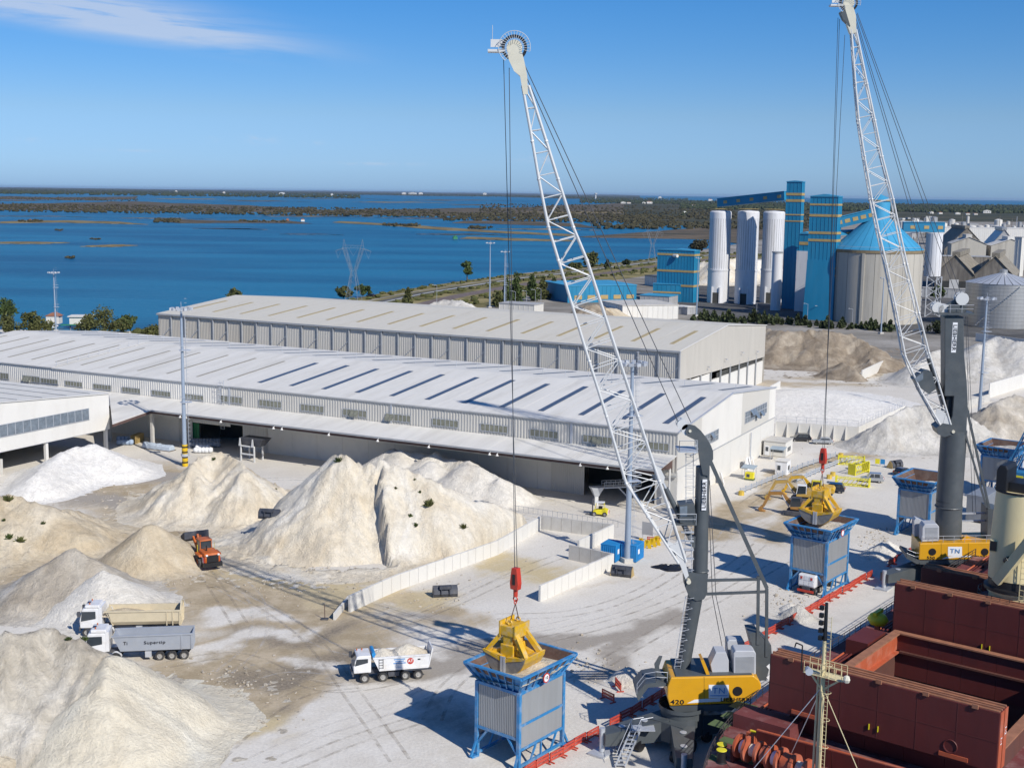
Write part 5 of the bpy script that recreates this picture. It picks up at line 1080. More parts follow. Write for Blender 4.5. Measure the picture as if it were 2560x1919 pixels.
def jacks(cr, cx, cy, hn, hs, rz):
    """X-shaped undercarriage with four outrigger arms and pads, turned with the quay"""
    r = cr.root; fr = Frame((cx - cr.o.x, cy - cr.o.y), rz)
    def w(x, y, z): v = fr.w(x, y); return (v.x, v.y, z)
    for sx in (-1, 1):
        for sy in (-1, 1):
            a0, a1 = (sx * .9, sy * 1.4), (sx * hn, sy * hs); dx, dy = a1[0] - a0[0], a1[1] - a0[1]; L_ = math.hypot(dx, dy); nx_, ny_ = -dy / L_, dx / L_
            def pr(t, side, z): return w(a0[0] + dx * t + nx_ * side, a0[1] + dy * t + ny_ * side, z)
            b = B(); b.hexa([pr(0, -1.25, .8), pr(1, -.75, 1.0), pr(1, .75, 1.0), pr(0, 1.25, .8), pr(0, -1.25, 3.0), pr(1, -.75, 2.2), pr(1, .75, 2.2), pr(0, 1.25, 3.0)]); o = b.build('outrigger_arm', M_CGREY, r)
            bm = bmesh.new(); bm.from_mesh(o.data); bmesh.ops.recalc_face_normals(bm, faces=bm.faces[:]); bm.to_mesh(o.data); bm.free()
            B().tube(w(*a1, .25), w(*a1, 2.6), .28, 12).build('jack', M_STEEL, r, 'auto')
            p = B(); c_ = [w(a1[0] + x, a1[1] + y, z) for z in (.03, .22) for x, y in ((-.9, -1.1), (.9, -1.1), (.9, 1.1), (-.9, 1.1))]; p.hexa(c_); p.build('jack_pad', M_STEEL, r)
            for t in (.35, .7): q = pr(t, 0, 3.0 - .8 * t); B().lathe([(.34, 0), (.34, .06), (0, .08)], 14, q).build('cover_plate', M_STEEL, r)
    b = B(); b.hexa([w(x, y, z) for z in (1.0, 2.9) for x, y in ((-1.9, -3), (1.9, -3), (1.9, 3), (-1.9, 3))]); b.build('chassis', M_CGREY, r)
    for sx in (-1, 1):
        for k in range(4):
            y = -4.5 + 3 * k; c0 = w(sx * 2.0, y, .65); ax = (fr.w(1, 0) - fr.w(0, 0)); b = B(); b.tube(Vector(c0) - ax * .3, Vector(c0) + ax * .3, .6, 18); b.build('tyre', M_BLACK, r, 'auto')
    c = w(0, 0, 0); B().lathe([(2.1, 2.8), (2.1, 3.6), (2.3, 3.6), (2.3, 4.0)], 32, (c[0], c[1], 0)).build('slewing_ring', M_CGREY, r, 'auto')
def head(cr, c, R, ang):
    """boom head: cable reel with its wire guard, sheave plates and a small platform"""
    P = cr.P(*c); n = cr.n; f = cr.f; up = Vector((0, 0, 1)); r = cr.root
    def pt(a, rr, l): return P + (f * math.cos(a) + up * math.sin(a)) * rr + n * l
    b = B(); k = 22
    for i in range(k):
        a = rad(-55 + 250 * i / (k - 1)); a2 = rad(-55 + 250 * (i + 1) / (k - 1)); b.tube(pt(a, R * .45, -.9), pt(a, R, -.9), .022, 4)
        if i < k - 1: b.tube(pt(a, R, -.9), pt(a2, R, -.9), .03, 4)
    b.build('reel_guard', M_CWHITE, r)
    for l in (-.55,):
        b = B(); q = 30
        for i in range(q):
            a, a2 = 2 * math.pi * i / q, 2 * math.pi * (i + 1) / q; b.add([pt(a, R * .62, l), pt(a2, R * .62, l), pt(a2, R * .8, l), pt(a, R * .8, l), pt(a, R * .62, l + .3), pt(a2, R * .62, l + .3), pt(a2, R * .8, l + .3), pt(a, R * .8, l + .3)], [(0, 1, 2, 3), (7, 6, 5, 4), (3, 2, 6, 7), (1, 0, 4, 5)])
        b.build('cable_reel', M_BLACK, r)
    for l in (-.35, .35): B().tube(pt(0, 0, l - .1), pt(0, 0, l + .1), R * .5, 20).build('sheave', M_CREAM, r, 'auto')
    pl = pt(rad(-12), R * 1.0, -.2) ; b = B(); b.boxc(pl + f * .2, (R * 1.1, 1.2, .22)); b.boxc(pl + f * .1 + up * .7, (R * .9, .1, .7)); b.build('head_platform', M_CWHITE, r)
    B().tube(pl + f * .6 + up * .6, pl + f * .6 + up * 2.3, .025, 4).build('antenna', M_CWHITE, r)
def tower_sign(cr, p0, p1, r_, wpx, up_read=True):
    a, c = cr.P(*p0, -r_), cr.P(*p1, -r_); mid = (a + c) / 2; L_ = abs(a.z - c.z); f = cr.f; n = cr.n; W_ = wpx
    q = [mid + f * sx * W_ / 2 + Vector((0, 0, sz * L_ / 2)) for sx, sz in ((1, -1), (-1, -1), (-1, 1), (1, 1))]
    b = B(); b.add([v for v in q] + [v + n * .05 for v in q], [(0, 1, 2, 3), (7, 6, 5, 4), (0, 4, 5, 1), (1, 5, 6, 2), (2, 6, 7, 3), (3, 7, 4, 0)]); b.build('sign_plate', M_DECAL, cr.root)
    x = Vector((0, 0, 1 if up_read else -1)); y = f * (1 if up_read else -1)
    text_mesh('sign_lettering', 'LIEBHERR', W_ * 1.12, M_BLACK, cr.root, basis(mid - n * .03, x, y), .014 * W_, .01, xs=L_ * .93 / (W_ * 1.12 * 4.85))
def body_text(cr, txt, p, lat, size, m, bold=.01, name='lettering', xs=1.0):
    q = cr.P(*p, lat); text_mesh(name, txt, size, m, cr.root, basis(q - cr.n * .03, -cr.f, (0, 0, 1)), bold, .008, xs=xs)

# ---------------------------------------------------------------- near crane (420)
c1 = QF.w(7.4, 13.2)
r1_ = thing('harbour_crane', 'nearer mobile harbour crane numbered 420 with white lattice boom', 'crane', c1)
A = Crane(r1_, G(1703, 1690, 6.2), 0)
A.boom([(1306, 215), (1331, 354), (1347, 448), (1371, 568), (1396, 650), (1472, 900), (1515, 1036), (1563, 1201), (1617, 1283), (1692, 1398)],
       [(1322, 215), (1366, 354), (1395, 448), (1433, 568), (1467, 650), (1548, 900), (1593, 1036), (1645, 1195), (1668, 1260), (1711, 1394)], ((0, .45), (.25, .8), (.75, 1.15), (1, 1.3)), 23, M_CWHITE, .125, .055)
# solid boom foot and head plates
for l in (-1.3, 1.18): A.plate([(1690, 1385), (1668, 1358), (1672, 1352), (1688, 1362), (1696, 1340), (1704, 1370), (1722, 1438), (1714, 1447)], l, l + .12, 'boom_foot', M_CWHITE)
for l in (-.6, .5): A.plate([(1268, 128), (1282, 108), (1300, 112), (1310, 150), (1318, 188), (1320, 236), (1308, 236), (1300, 190), (1285, 178), (1272, 150)], l, l + .1, 'head_plate', M_CREAM)
A.plate([(1273, 130), (1290, 120), (1300, 150), (1312, 186), (1300, 190), (1284, 174)], -.45, .45, 'head_box', M_CREAM)
head(A, (1286, 121), 1.45, 0)
for l in (-.9, .9): A.plate([(1632, 1160), (1650, 1168), (1662, 1192), (1660, 1206), (1650, 1212), (1640, 1195)], l - .06, l + .06, 'luffing_lug', M_CWHITE)
# tower: leaning foot, elbow and straight mast
def tower_tube(cr, pts, name='tower_section', m=None):
    for (a, ra), (c, rc) in zip(pts, pts[1:]): B().tube(cr.P(*a), cr.P(*c), ra, 28, rc).build(name, m or M_CGREY, cr.root, 'auto')
tower_tube(A, [((1703, 1700), .62), ((1738, 1490), .74)]); tower_tube(A, [((1749, 1478), .74), ((1757, 1165), .66)])
B().torus(A.P(1752, 1425), .74, .06, 'z', 28, 6).build('tower_flange', M_CGREY, A.root)
el = [(1716, 1428), (1740, 1432), (1771, 1434), (1767, 1465), (1769, 1482), (1760, 1497), (1742, 1502), (1722, 1490), (1712, 1465), (1710, 1445)]
for l in (-.85, .73): A.plate(el, l, l + .12, 'elbow_plate', M_CGREY)
A.plate([(x * .96 + 1740 * .04, y * .97 + 1465 * .03) for x, y in el], -.72, .72, 'elbow_box', M_CGREY)
A.pin(1717, 1443, -1.45, 1.45, .22, 'boom_pin', M_CREAM, 14, 0)
hd = [(1722, 1060), (1738, 1064), (1753, 1077), (1767, 1095), (1777, 1112), (1783, 1128), (1783, 1147), (1774, 1165), (1773, 1190), (1757, 1186), (1752, 1160), (1749, 1142), (1744, 1107), (1735, 1098), (1718, 1090), (1714, 1078)]
for l in (-.8, .66): A.plate(hd, l, l + .14, 'tower_head_plate', M_CGREY)
A.plate([(1749, 1130), (1775, 1112), (1780, 1140), (1772, 1170), (1755, 1175)], -.6, .6, 'tower_head_box', M_CGREY)
for (x, y, r_) in ((1704, 1058, .5), (1716, 1071, .55)):
    for l in (-.45, .45): A.pin(x, y, l - .2, l + .2, r_, 'sheave', M_CWHITE, 20, 0)
A.pin(1722, 1073, -.9, .9, .14, 'sheave_pin', M_CREAM, 12, 0)
A.plate([(1697, 1128), (1745, 1128), (1745, 1131), (1697, 1131)], -1.5, 1.2, 'tower_platform', M_STEEL)
pf = [A.P(1698, 1128, -1.5), A.P(1743, 1128, -1.5)]; A.rail(pf); A.rail([A.P(1698, 1128, -1.5), A.P(1698, 1128, 1.2)]); A.rail([A.P(1698, 1128, 1.2), A.P(1743, 1128, 1.2)])
def caged_ladder(cr, top, bot, lat, w_=.55, name='caged_ladder', m=None, hoops=True):
    a, c = cr.P(*top, lat), cr.P(*bot, lat); b = B(); n = int((a - c).length / .35); f = cr.f
    for sg in (-1, 1): b.tube(a + f * sg * w_ / 2, c + f * sg * w_ / 2, .035, 5)
    for i in range(n):
        q = a.lerp(c, i / n); b.tube(q - f * w_ / 2, q + f * w_ / 2, .02, 4)
        if hoops and i % 3 == 0: b.path([q - f * w_ / 2, q - f * w_ * .75 - cr.n * .45, q - cr.n * .7, q + f * w_ * .75 - cr.n * .45, q + f * w_ / 2], .022, 4)
    return b.build(name, m or M_STEEL, cr.root)
caged_ladder(A, (1724, 1133), (1724, 1260), -.1, .7)
A.plate([(1698, 1262), (1736, 1258), (1740, 1300), (1728, 1310), (1700, 1306)], -.9, .9, 'operator_cab', M_CGREY)
A.plate([(1700, 1266), (1718, 1264), (1718, 1290), (1701, 1292)], -.93, -.9, 'cab_window', M_GLASSB)
A.plate([(1690, 1310), (1742, 1310), (1742, 1313), (1690, 1313)], -1.2, 1.1, 'cab_platform', M_CGREY); A.rail([A.P(1690, 1311, -1.2), A.P(1740, 1311, -1.2)]); A.rail([A.P(1690, 1311, -1.2), A.P(1690, 1311, 1.1)])
caged_ladder(A, (1720, 1314), (1722, 1430), -.7, .6)
caged_ladder(A, (1722, 1490), (1690, 1690), -.5, .6)
for k, y in enumerate((1330, 1352, 1374, 1396)): A.plate([(1703, y), (1735, y), (1735, y + 2), (1703, y + 2)], -1.0, -.5, 'stair_landing', M_STEEL)
# luffing cylinder, backstay and rear frame
B().tube(A.P(1653, 1197), A.P(1668, 1228), .13, 12).build('cylinder_rod', M_STEEL, A.root, 'auto'); B().tube(A.P(1664, 1220), A.P(1728, 1348), .26, 16).build('luffing_cylinder', M_CGREY, A.root, 'auto')
A.plate([(1722, 1342), (1740, 1340), (1742, 1372), (1730, 1366)], -.4, .4, 'cylinder_bracket', M_CGREY)
for l in (-.55, .55):
    A.plate([(1771, 1153), (1781, 1152), (1922, 1468), (1913, 1472)], l - .13, l + .13, 'backstay', M_CGREY)
    for a, c, w_ in (((1917, 1470), (1916, 1640), .28), ((1896, 1440), (1894, 1610), .28), ((1768, 1450), (1897, 1447), .24), ((1766, 1484), (1918, 1478), .24)): B().bar(A.P(*a, l), A.P(*c, l), w_, w_).build('rear_strut', M_CGREY, A.root)
# superstructure
yl = [(1677, 1693), (1884, 1688), (1896, 1697), (1903, 1708), (1903, 1722), (1872, 1750), (1850, 1757), (1674, 1764), (1668, 1742), (1669, 1716)]
A.plate(yl, -2.6, 2.2, 'engine_house', M_CYEL, bevel=.12)
A.plate([(1674, 1765), (1850, 1758), (1830, 1775), (1690, 1779)], -2.55, 2.15, 'turntable', M_CGREY)
A.plate([(1760.2, 1691), (1760.8, 1691), (1760.8, 1761), (1760.2, 1761)], -2.612, -2.6, 'panel_joint', M_BLACK)
body_text(A, '420', (1693, 1754), -2.6, .62, M_BLACK, .012, 'number', 1.35)
st = [(1718, 1757), (1736, 1748), (1760, 1746), (1808, 1744), (1808, 1752), (1760, 1754)]; A.plate(st, -2.63, -2.6, 'white_stripe', M_DECAL)
body_text(A, 'LIEBHERR', (1838, 1748), -2.6, .55, M_BLACK, .010, 'maker_lettering', 1.15)
A.plate([(1772, 1711), (1822, 1711), (1822, 1744), (1772, 1744)], -2.63, -2.6, 'logo_board', M_DECAL)
body_text(A, 'TN', (1797, 1726), -2.66, .82, M_DECALB, .0, 'logo_lettering', 1.1); A.plate([(1775, 1737), (1819, 1737), (1819, 1739), (1775, 1739)], -2.66, -2.635, 'logo_wave', M_DECALB)
A.pin(1844, 1727, -2.64, -2.5, .47, 'fan_opening', M_BLACK, 28, None)
A.plate([(1690, 1688), (1880, 1684), (1880, 1687), (1690, 1692)], -2.4, 2.2, 'deck', M_CGREY, trace=-2.4)
lv = [(1834, 1632), (1839, 1626), (1885, 1626), (1890, 1632), (1890, 1685), (1834, 1687)]
A.plate(lv, -2.0, -.2, 'cooler_housing', M_LBOX, bevel=.08)
for k in range(14): A.plate([(1840, 1642 + 3.0 * k), (1886, 1641 + 3.0 * k), (1886, 1642.2 + 3.0 * k), (1840, 1643.2 + 3.0 * k)], -2.06, -2.0, 'louvre', M_TRIM)
A.plate([(1818, 1604), (1822, 1599), (1858, 1599), (1862, 1606), (1862, 1660), (1818, 1660)], .6, 2.0, 'cooler_housing', M_LBOX, bevel=.08, trace=.6)
A.plate([(1776, 1660), (1790, 1630), (1815, 1630), (1822, 1650), (1822, 1687), (1782, 1688)], -1.7, .1, 'exhaust_housing', M_LBOX, bevel=.05)
for x in (1856, 1864): A.pin(x, 1624, -.4, -.4, .16, 'exhaust_pipe', M_STEEL, 10, 0)
A.plate([(1752, 1650), (1758, 1648), (1768, 1668), (1776, 1690), (1768, 1691)], -2.3, -.6, 'curved_hatch', M_CYEL)
A.plate([(1872, 1582), (1897, 1580), (1902, 1590), (1928, 1612), (1930, 1640), (1916, 1700), (1892, 1700), (1885, 1630)], -.6, 1.9, 'counterweight', M_CGREY, trace=-.6)
for y in (1665, 1692): A.plate([(1916, y), (1924, y - 7), (1924, y + 9)], -.66, -.62, 'warning_mark', M_DECAL)
# front walkway
A.plate([(1590, 1735), (1612, 1710), (1640, 1705), (1668, 1708), (1668, 1714), (1620, 1718), (1596, 1752)], -2.2, 1.6, 'front_walkway', M_CGREY)
A.rail([A.P(1592, 1734, -2.2), A.P(1612, 1709, -2.2), A.P(1640, 1704, -2.2), A.P(1668, 1706, -2.2)]); A.rail([A.P(1592, 1734, 1.6), A.P(1612, 1709, 1.6), A.P(1668, 1706, 1.6)])
A.rail([A.P(1690, 1690, 2.0), A.P(1830, 1686, 2.0)]);
for l in (-2.2, 1.6): A.plate([(1660, 1700), (1640, 1690), (1636, 1660), (1648, 1640), (1656, 1640), (1648, 1664), (1650, 1684), (1672, 1696)], l + .8, l + 1.0, 'hose_arch', M_CGREY)
# ropes
for l in (-.35, .35):
    A.rope((1311, 162), (1727, 1055), .04, l); A.rope((1306, 170), (1698, 1061), .04, l)
A.rope((1814, 1660), (1781, 1490), .035, .2); A.rope((1826, 1650), (1790, 1490), .035, -.2); A.rope((1781, 1490), (1770, 1200), .035, .2); A.rope((1790, 1490), (1774, 1200), .035, -.2)
tower_sign(A, (1761, 1198), (1761, 1275), .78, .44, True)
jacks(A, c1.x, c1.y, 4.5, 7.2, QF.rz)
# access stair at the near end of the undercarriage
b = B(); s0, s1 = G(1550, 1915, .2) - A.o, G(1590, 1822, 2.6) - A.o
for sg in (-.45, .45):
    b.bar(s0 + Vector((sg, 0, 0)), s1 + Vector((sg, 0, 0)), .08, .25); b.tube(s0 + Vector((sg, 0, 1)), s1 + Vector((sg, 0, 1)), .03, 5); b.tube(s1 + Vector((sg, 0, 0)), s1 + Vector((sg, 0, 1)), .03, 5); b.tube(s1 + Vector((sg, 0, 1)), s1 + Vector((sg + 1.2, .5, 1)), .03, 5)
for k in range(9): q = s0.lerp(s1, (k + .5) / 9); b.boxc(q, (.9, .3, .05))
b.boxc(s1 + Vector((.7, .3, 0)), (2.2, 1.3, .08)); b.build('access_stair', M_STEEL, A.root)

# ---------------------------------------------------------------- far crane (550)
c2 = QF.w(8.0, 82.5)
r2_ = thing('harbour_crane', 'farther mobile harbour crane numbered 550 with thick straight grey tower', 'crane', c2)
D = Crane(r2_, G(2371, 1345, 6.5), 6)
D.boom([(2127, 75), (2137, 211), (2145, 302), (2159, 392), (2177, 498), (2195, 583), (2213, 660), (2238, 780), (2259, 888), (2298, 975), (2350, 1066)],
       [(2139, 75), (2166, 211), (2185, 302), (2203, 392), (2230, 498), (2247, 583), (2264, 660), (2293, 780), (2318, 880), (2340, 950), (2372, 1060)], ((0, .5), (.25, .85), (.75, 1.25), (1, 1.4)), 24, M_CWHITE, .125, .055)
for l in (-1.4, 1.28): D.plate([(2338, 1050), (2342, 1020), (2362, 1030), (2382, 1068), (2374, 1080), (2356, 1074)], l, l + .12, 'boom_foot', M_CWHITE)
D.plate([(2112, 12), (2132, 12), (2140, 40), (2141, 82), (2126, 84), (2118, 62)], -.6, .6, 'head_box', M_CREAM); D.plate([(2100, 30), (2114, 26), (2126, 66), (2108, 48)], -.7, .7, 'head_shroud', M_CGREY)
head(D, (2121, 9), 1.45, 0)
tower_tube(D, [((2370, 1350), 1.78), ((2373, 1250), 1.76), ((2385, 1075), 1.72)]); B().torus(D.P(2372, 1265), 1.8, .1, 'z', 36, 6).build('tower_flange', M_CGREY, D.root)
for sg in (0,): D.plate([(2362, 792), (2409, 792), (2411, 890), (2417, 950), (2420, 1010), (2416, 1085), (2358, 1085), (2352, 1072), (2372, 1062), (2381, 1040), (2385, 990), (2362, 990)], -1.3, 1.3, 'tower_mast', M_CGREY, trace=-1.3, bevel=.08)
D.plate([(2366, 990), (2383, 990), (2378, 1040), (2366, 1060)], -.7, .7, 'winch_recess', M_BLACK, trace=-.7)
D.plate([(2340, 1070), (2358, 1058), (2382, 1062), (2386, 1085), (2362, 1092), (2346, 1086)], -1.6, 1.6, 'boom_bracket', M_CGREY, trace=-1.6); D.pin(2376, 1073, -1.75, 1.75, .22, 'boom_pin', M_CREAM, 14, 0)
D.plate([(2344, 782), (2436, 782), (2436, 787), (2344, 787)], -1.8, 1.8, 'tower_platform', M_CGREY, trace=-1.8)
for l in (-1.8, 1.8): D.rail([D.P(2346, 782, l), D.P(2434, 782, l)])
D.rail([D.P(2434, 782, -1.8), D.P(2434, 782, 1.8)])
for x, y, r_ in ((2342, 768, .75), (2358, 774, .8), (2403, 746, .85)):
    for l in (-.5, .5): D.pin(x, y, l - .22, l + .22, r_, 'sheave', M_CWHITE, 22, 0)
D.plate([(2350, 782), (2362, 764), (2396, 744), (2412, 748), (2416, 782)], -.2, .2, 'sheave_frame', M_CGREY)
D.plate([(2372, 766), (2400, 762), (2400, 780), (2372, 780)], -1.2, 1.2, 'head_block', M_CGREY, trace=-1.2)
tower_sign(D, (2386, 806), (2386, 881), 1.34, .62, False)
B().tube(D.P(2316, 880), D.P(2324, 905), .16, 12).build('cylinder_rod', M_STEEL, D.root); B().tube(D.P(2322, 895), D.P(2362, 1010), .36, 16).build('luffing_cylinder', M_CGREY, D.root, 'auto')
D.plate([(2282, 948), (2310, 925), (2330, 930), (2340, 972), (2322, 985), (2300, 968)], -1.4, .6, 'operator_cab', M_CGREY, trace=-1.4); D.plate([(2286, 946), (2308, 930), (2308, 948), (2292, 956)], -1.44, -1.4, 'cab_window', M_GLASSB)
for l in (-1.0, 1.0): B().bar(D.P(2399, 940, l), D.P(2475, 1280, l), .3).build('backstay', M_CGREY, D.root); B().bar(D.P(2412, 1080, l), D.P(2468, 1272, l), .26).build('backstay', M_CGREY, D.root)
for a, c in (((2402, 1283), (2500, 1281)), ((2402, 1302), (2500, 1300))): B().bar(D.P(*a), D.P(*c), .22).build('rear_strut', M_STEEL, D.root)
D.plate([(2470, 1270), (2500, 1275), (2512, 1300), (2512, 1352), (2468, 1352)], -1.6, 2.0, 'counterweight', M_CGREY, trace=-1.6)
D.plate([(2299, 1358), (2520, 1354), (2524, 1366), (2522, 1397), (2297, 1399)], -3.0, 2.4, 'engine_house', M_CYEL, bevel=.12)
D.plate([(2297, 1400), (2520, 1398), (2505, 1410), (2300, 1410)], -2.9, 2.3, 'turntable', M_CGREY)
D.plate([(2266, 1395), (2292, 1409), (2298, 1409), (2298, 1400), (2268, 1388)], -2.9, 2.3, 'front_walkway', M_CGREY); D.rail([D.P(2266, 1391, -2.9), D.P(2288, 1400, -2.9), D.P(2298, 1400, -2.9)]); D.rail([D.P(2266, 1391, -2.9), D.P(2266, 1391, 1.5)])
for x in (2353, 2421): D.plate([(x - .3, 1357), (x + .3, 1357), (x + .3, 1398), (x - .3, 1398)], -3.012, -3.0, 'panel_joint', M_BLACK)
D.plate([(2370, 1366), (2405, 1366), (2405, 1389), (2370, 1389)], -3.03, -3.0, 'logo_board', M_DECAL); body_text(D, 'TN', (2388, 1377), -3.06, .85, M_DECALB, 0, 'logo_lettering', 1.1)
body_text(D, '550', (2327, 1393.5), -3.0, .50, M_BLACK, .010, 'number', 1.35); D.plate([(2354, 1397), (2366, 1391), (2388, 1389), (2430, 1388), (2430, 1391.5), (2390, 1393)], -3.03, -3.0, 'white_stripe', M_DECAL)
body_text(D, 'LIEBHERR', (2448, 1391), -3.0, .46, M_BLACK, .008, 'maker_lettering', 1.1)
for x in (2331, 2462): D.pin(x, 1379, -3.05, -2.9, .5, 'fan_opening', M_BLACK, 26, None)
D.plate([(2306, 1318), (2312, 1310), (2342, 1309), (2348, 1316), (2348, 1352), (2305, 1354)], -2.4, -.2, 'cooler_housing', M_LBOX, bevel=.08)
for k in range(10): D.plate([(2314, 1319 + 3.1 * k), (2345, 1318.5 + 3.1 * k), (2345, 1319.7 + 3.1 * k), (2314, 1320.2 + 3.1 * k)], -2.46, -2.4, 'louvre', M_TRIM)
D.plate([(2286, 1300), (2290, 1295), (2312, 1302), (2312, 1340), (2286, 1340)], .4, 1.8, 'cooler_housing', M_LBOX, trace=.4)
D.rail([D.P(2304, 1357, -2.9), D.P(2520, 1354, -2.9)], .95)
for x in (2300, 2318): D.pin(x, 1312, -.1, -.1, .18, 'exhaust_pipe', M_STEEL, 10, 0)
D.plate([(2400, 1354), (2412, 1340), (2420, 1338), (2434, 1356)], -1.8, -1.2, 'tow_arm', M_CYEL)
for (a, c) in (((2143, 33), (2407, 745)), ((2141, 36), (2395, 750)), ((2138, 40), (2358, 770)), ((2136, 44), (2345, 765))):
    for l in (-.5, .5): D.rope(a, c, .04, l)
D.rope((2414, 792), (2432, 1285), .035, .3); D.rope((2418, 792), (2440, 1285), .035, -.3)
jacks(D, c2.x, c2.y, 4.2, 9.0, QF.rz)
bpy.context.view_layer.update()

# ================================================================ receiving hoppers
M_HBLUE = mat('hopper_blue', (.03, .20, .44), .45, var=.1, scale=.7, dirt=(.42, .43, .43), dirt_amt=.6, dirt_scale=1.1)
M_HCLAD = mat('hopper_sheet', (.37, .38, .385), .45, metal=.25, var=.08, scale=.6, dirt=(.3, .29, .27), dirt_amt=.3, stretch=(2, 2, .2))
M_HRUST = mat('hopper_inside', (.10, .055, .04), .85, var=.3, scale=.8, dirt=(.4, .36, .3), dirt_amt=.3)
HBX, HBY, HZ0, HZ1 = 2.5, 3.45, 7.55, 9.35; HRX, HRY = 3.4, 4.3
def make_hopper():
    t = thing('receiving_hopper', '', 'hopper')
    for sx in (-1, 1):
        for sy in (-1, 1):
            B().box(sx * HBX - .17, sx * HBX + .17, sy * HBY - .17, sy * HBY + .17, 0, HZ0).build('leg', M_HBLUE, t)
            B().bar((sx * HBX, sy * HBY - sy * .1, .1), (sx * (HBX + .15), sy * (HBY + .75), .1), .5, .2).build('foot', M_HBLUE, t)
            B().bar((sx * HBX, sy * (HBY + .1), 1.6), (sx * (HBX + .1), sy * (HBY + .8), .15), .2).build('foot_stay', M_HBLUE, t)
            B().bar((sx * HBX, sy * HBY, 1.3), (sx * (HBX - 1.35), sy * HBY, 3.0), .2).build('knee_brace', M_HBLUE, t)
    for sy in (-1, 1):
        for z in (3.05, HZ0 - .1): B().box(-HBX, HBX, sy * HBY - .13, sy * HBY + .13, z - .14, z + .14).build('beam', M_HBLUE, t)
    for sx in (-1, 1):
        for z in (.35, 1.95, 4.3, HZ0 - .1): B().box(sx * HBX - .12, sx * HBX + .12, -HBY, HBY, z - .12, z + .12).build('beam', M_HBLUE, t)
        for k in (-1, 0, 1): B().bar((sx * HBX, k * 1.6, .4), (sx * HBX, k * 1.6 + (.9 if k else 0), 1.9), .16).build('lower_brace', M_HBLUE, t)
    corrugated(-HBX + .18, HBX - .18, 3.2, HZ0 - .24, .21, .07, -HBY - .02).build('cladding', M_HCLAD, t)
    o = corrugated(-HBX + .18, HBX - .18, 3.2, HZ0 - .24, .21, .07, -HBY - .02); o.v = [(-x, -y, z) for x, y, z in o.v]; o.build('cladding', M_HCLAD, t)
    for z0, z1 in ((2.08, 4.17), (4.43, HZ0 - .24)):
        for sg in (1, -1):
            o = corrugated(-HBY + .18, HBY - .18, z0, z1, .15, .035, -HBX - .02); o.v = [(-y * sg, x * sg, z) for x, y, z in o.v]; o.build('cladding', M_HCLAD, t)
    # tapered mouth, with stiffeners and inner lining
    a, c = (HBX - .25, HBY - .3), (HRX, HRY)
    rim = [(sx, sy) for sx, sy in ((-1, -1), (1, -1), (1, 1), (-1, 1))]
    for i in range(4):
        (ax, ay), (bx, by) = rim[i], rim[(i + 1) % 4]
        p = [(ax * a[0], ay * a[1], HZ0 - .25), (bx * a[0], by * a[1], HZ0 - .25), (bx * c[0], by * c[1], HZ1), (ax * c[0], ay * c[1], HZ1)]
        B().slab(p, .06).build('mouth_plate', M_HBLUE, t)
        q = [(v[0] * .965, v[1] * .965, v[2] + .02) for v in p]; B().slab(q[::-1], .04).build('mouth_lining', M_HRUST, t)
        n = 7
        for k in range(n + 1):
            f = k / n; lo = Vector(p[0]).lerp(Vector(p[1]), f); hi = Vector(p[3]).lerp(Vector(p[2]), f); nrm = (Vector(p[1]) - Vector(p[0])).cross(Vector(p[3]) - Vector(p[0])).normalized() * .1
            B().bar(lo + nrm, hi + nrm, .12, .16).build('stiffener', M_HBLUE, t)
        for f in (.5,): B().bar(Vector(p[0]).lerp(Vector(p[3]), f) * 1.03, Vector(p[1]).lerp(Vector(p[2]), f) * 1.03, .14, .12).build('stiffener', M_HBLUE, t)
        B().bar((ax * c[0], ay * c[1], HZ1), (bx * c[0], by * c[1], HZ1), .34, .16).build('rim_beam', M_HBLUE, t)
        # rust shows through the upper row of panels on the quay and yard faces
        for k in range(1, n - 1):
            f0, f1 = (k + .12) / n, (k + .88) / n; e = Vector(p[0]).lerp(Vector(p[1]), f0); g_ = Vector(p[0]).lerp(Vector(p[1]), f1); h0 = Vector(p[3]).lerp(Vector(p[2]), f0); h1_ = Vector(p[3]).lerp(Vector(p[2]), f1); nr = (Vector(p[1]) - Vector(p[0])).cross(Vector(p[3]) - Vector(p[0])).normalized() * .02
            B().slab([e.lerp(h0, .62) + nr, g_.lerp(h1_, .62) + nr, g_.lerp(h1_, .9) + nr, e.lerp(h0, .9) + nr], .02).build('worn_panel', M_HRUST, t)
    b = B(); b.hexa([(-.6, -.6, 3.4), (.6, -.6, 3.4), (.6, .6, 3.4), (-.6, .6, 3.4), (-2.2, -3.1, 7.2), (2.2, -3.1, 7.2), (2.2, 3.1, 7.2), (-2.2, 3.1, 7.2)]); b.build('chute', M_HBLUE, t)
    b = B()
    for sx in (-.3, .3): b.bar((-HBX - .25, -HBY + .9 + sx, 1), (-HBX - .25, -HBY + .9 + sx, HZ0), .05)
    for z in np.arange(1.2, HZ0, .4): b.bar((-HBX - .25, -HBY + .6, z), (-HBX - .25, -HBY + 1.2, z), .04)
    b.build('ladder', M_HBLUE, t)
    return t
hop0 = make_hopper(); HOPS = []
H4 = QF.l(G(2440, 1112, 9.35)); 
for i, (x, y, lb) in enumerate(((-3.5, 1.4, 'blue steel hopper with 60 limit disc under the nearer crane boom'), (-3.5, 68.4, 'blue steel hopper with a truck parked beneath it'), (-3.1, 105.8, 'blue steel hopper half hidden by the thick grey crane tower'), (H4.x + 3.4, H4.y + 4.3, 'blue steel hopper beside the cream ship crane post'))):
    o = hop0 if i == 0 else copy_tree(hop0); w_ = QF.w(x, y); o.location = w_; o.rotation_euler = (0, 0, QF.rz); o['label'] = lb; o['group'] = 'blue receiving hoppers along the quay'; HOPS.append((o, w_))
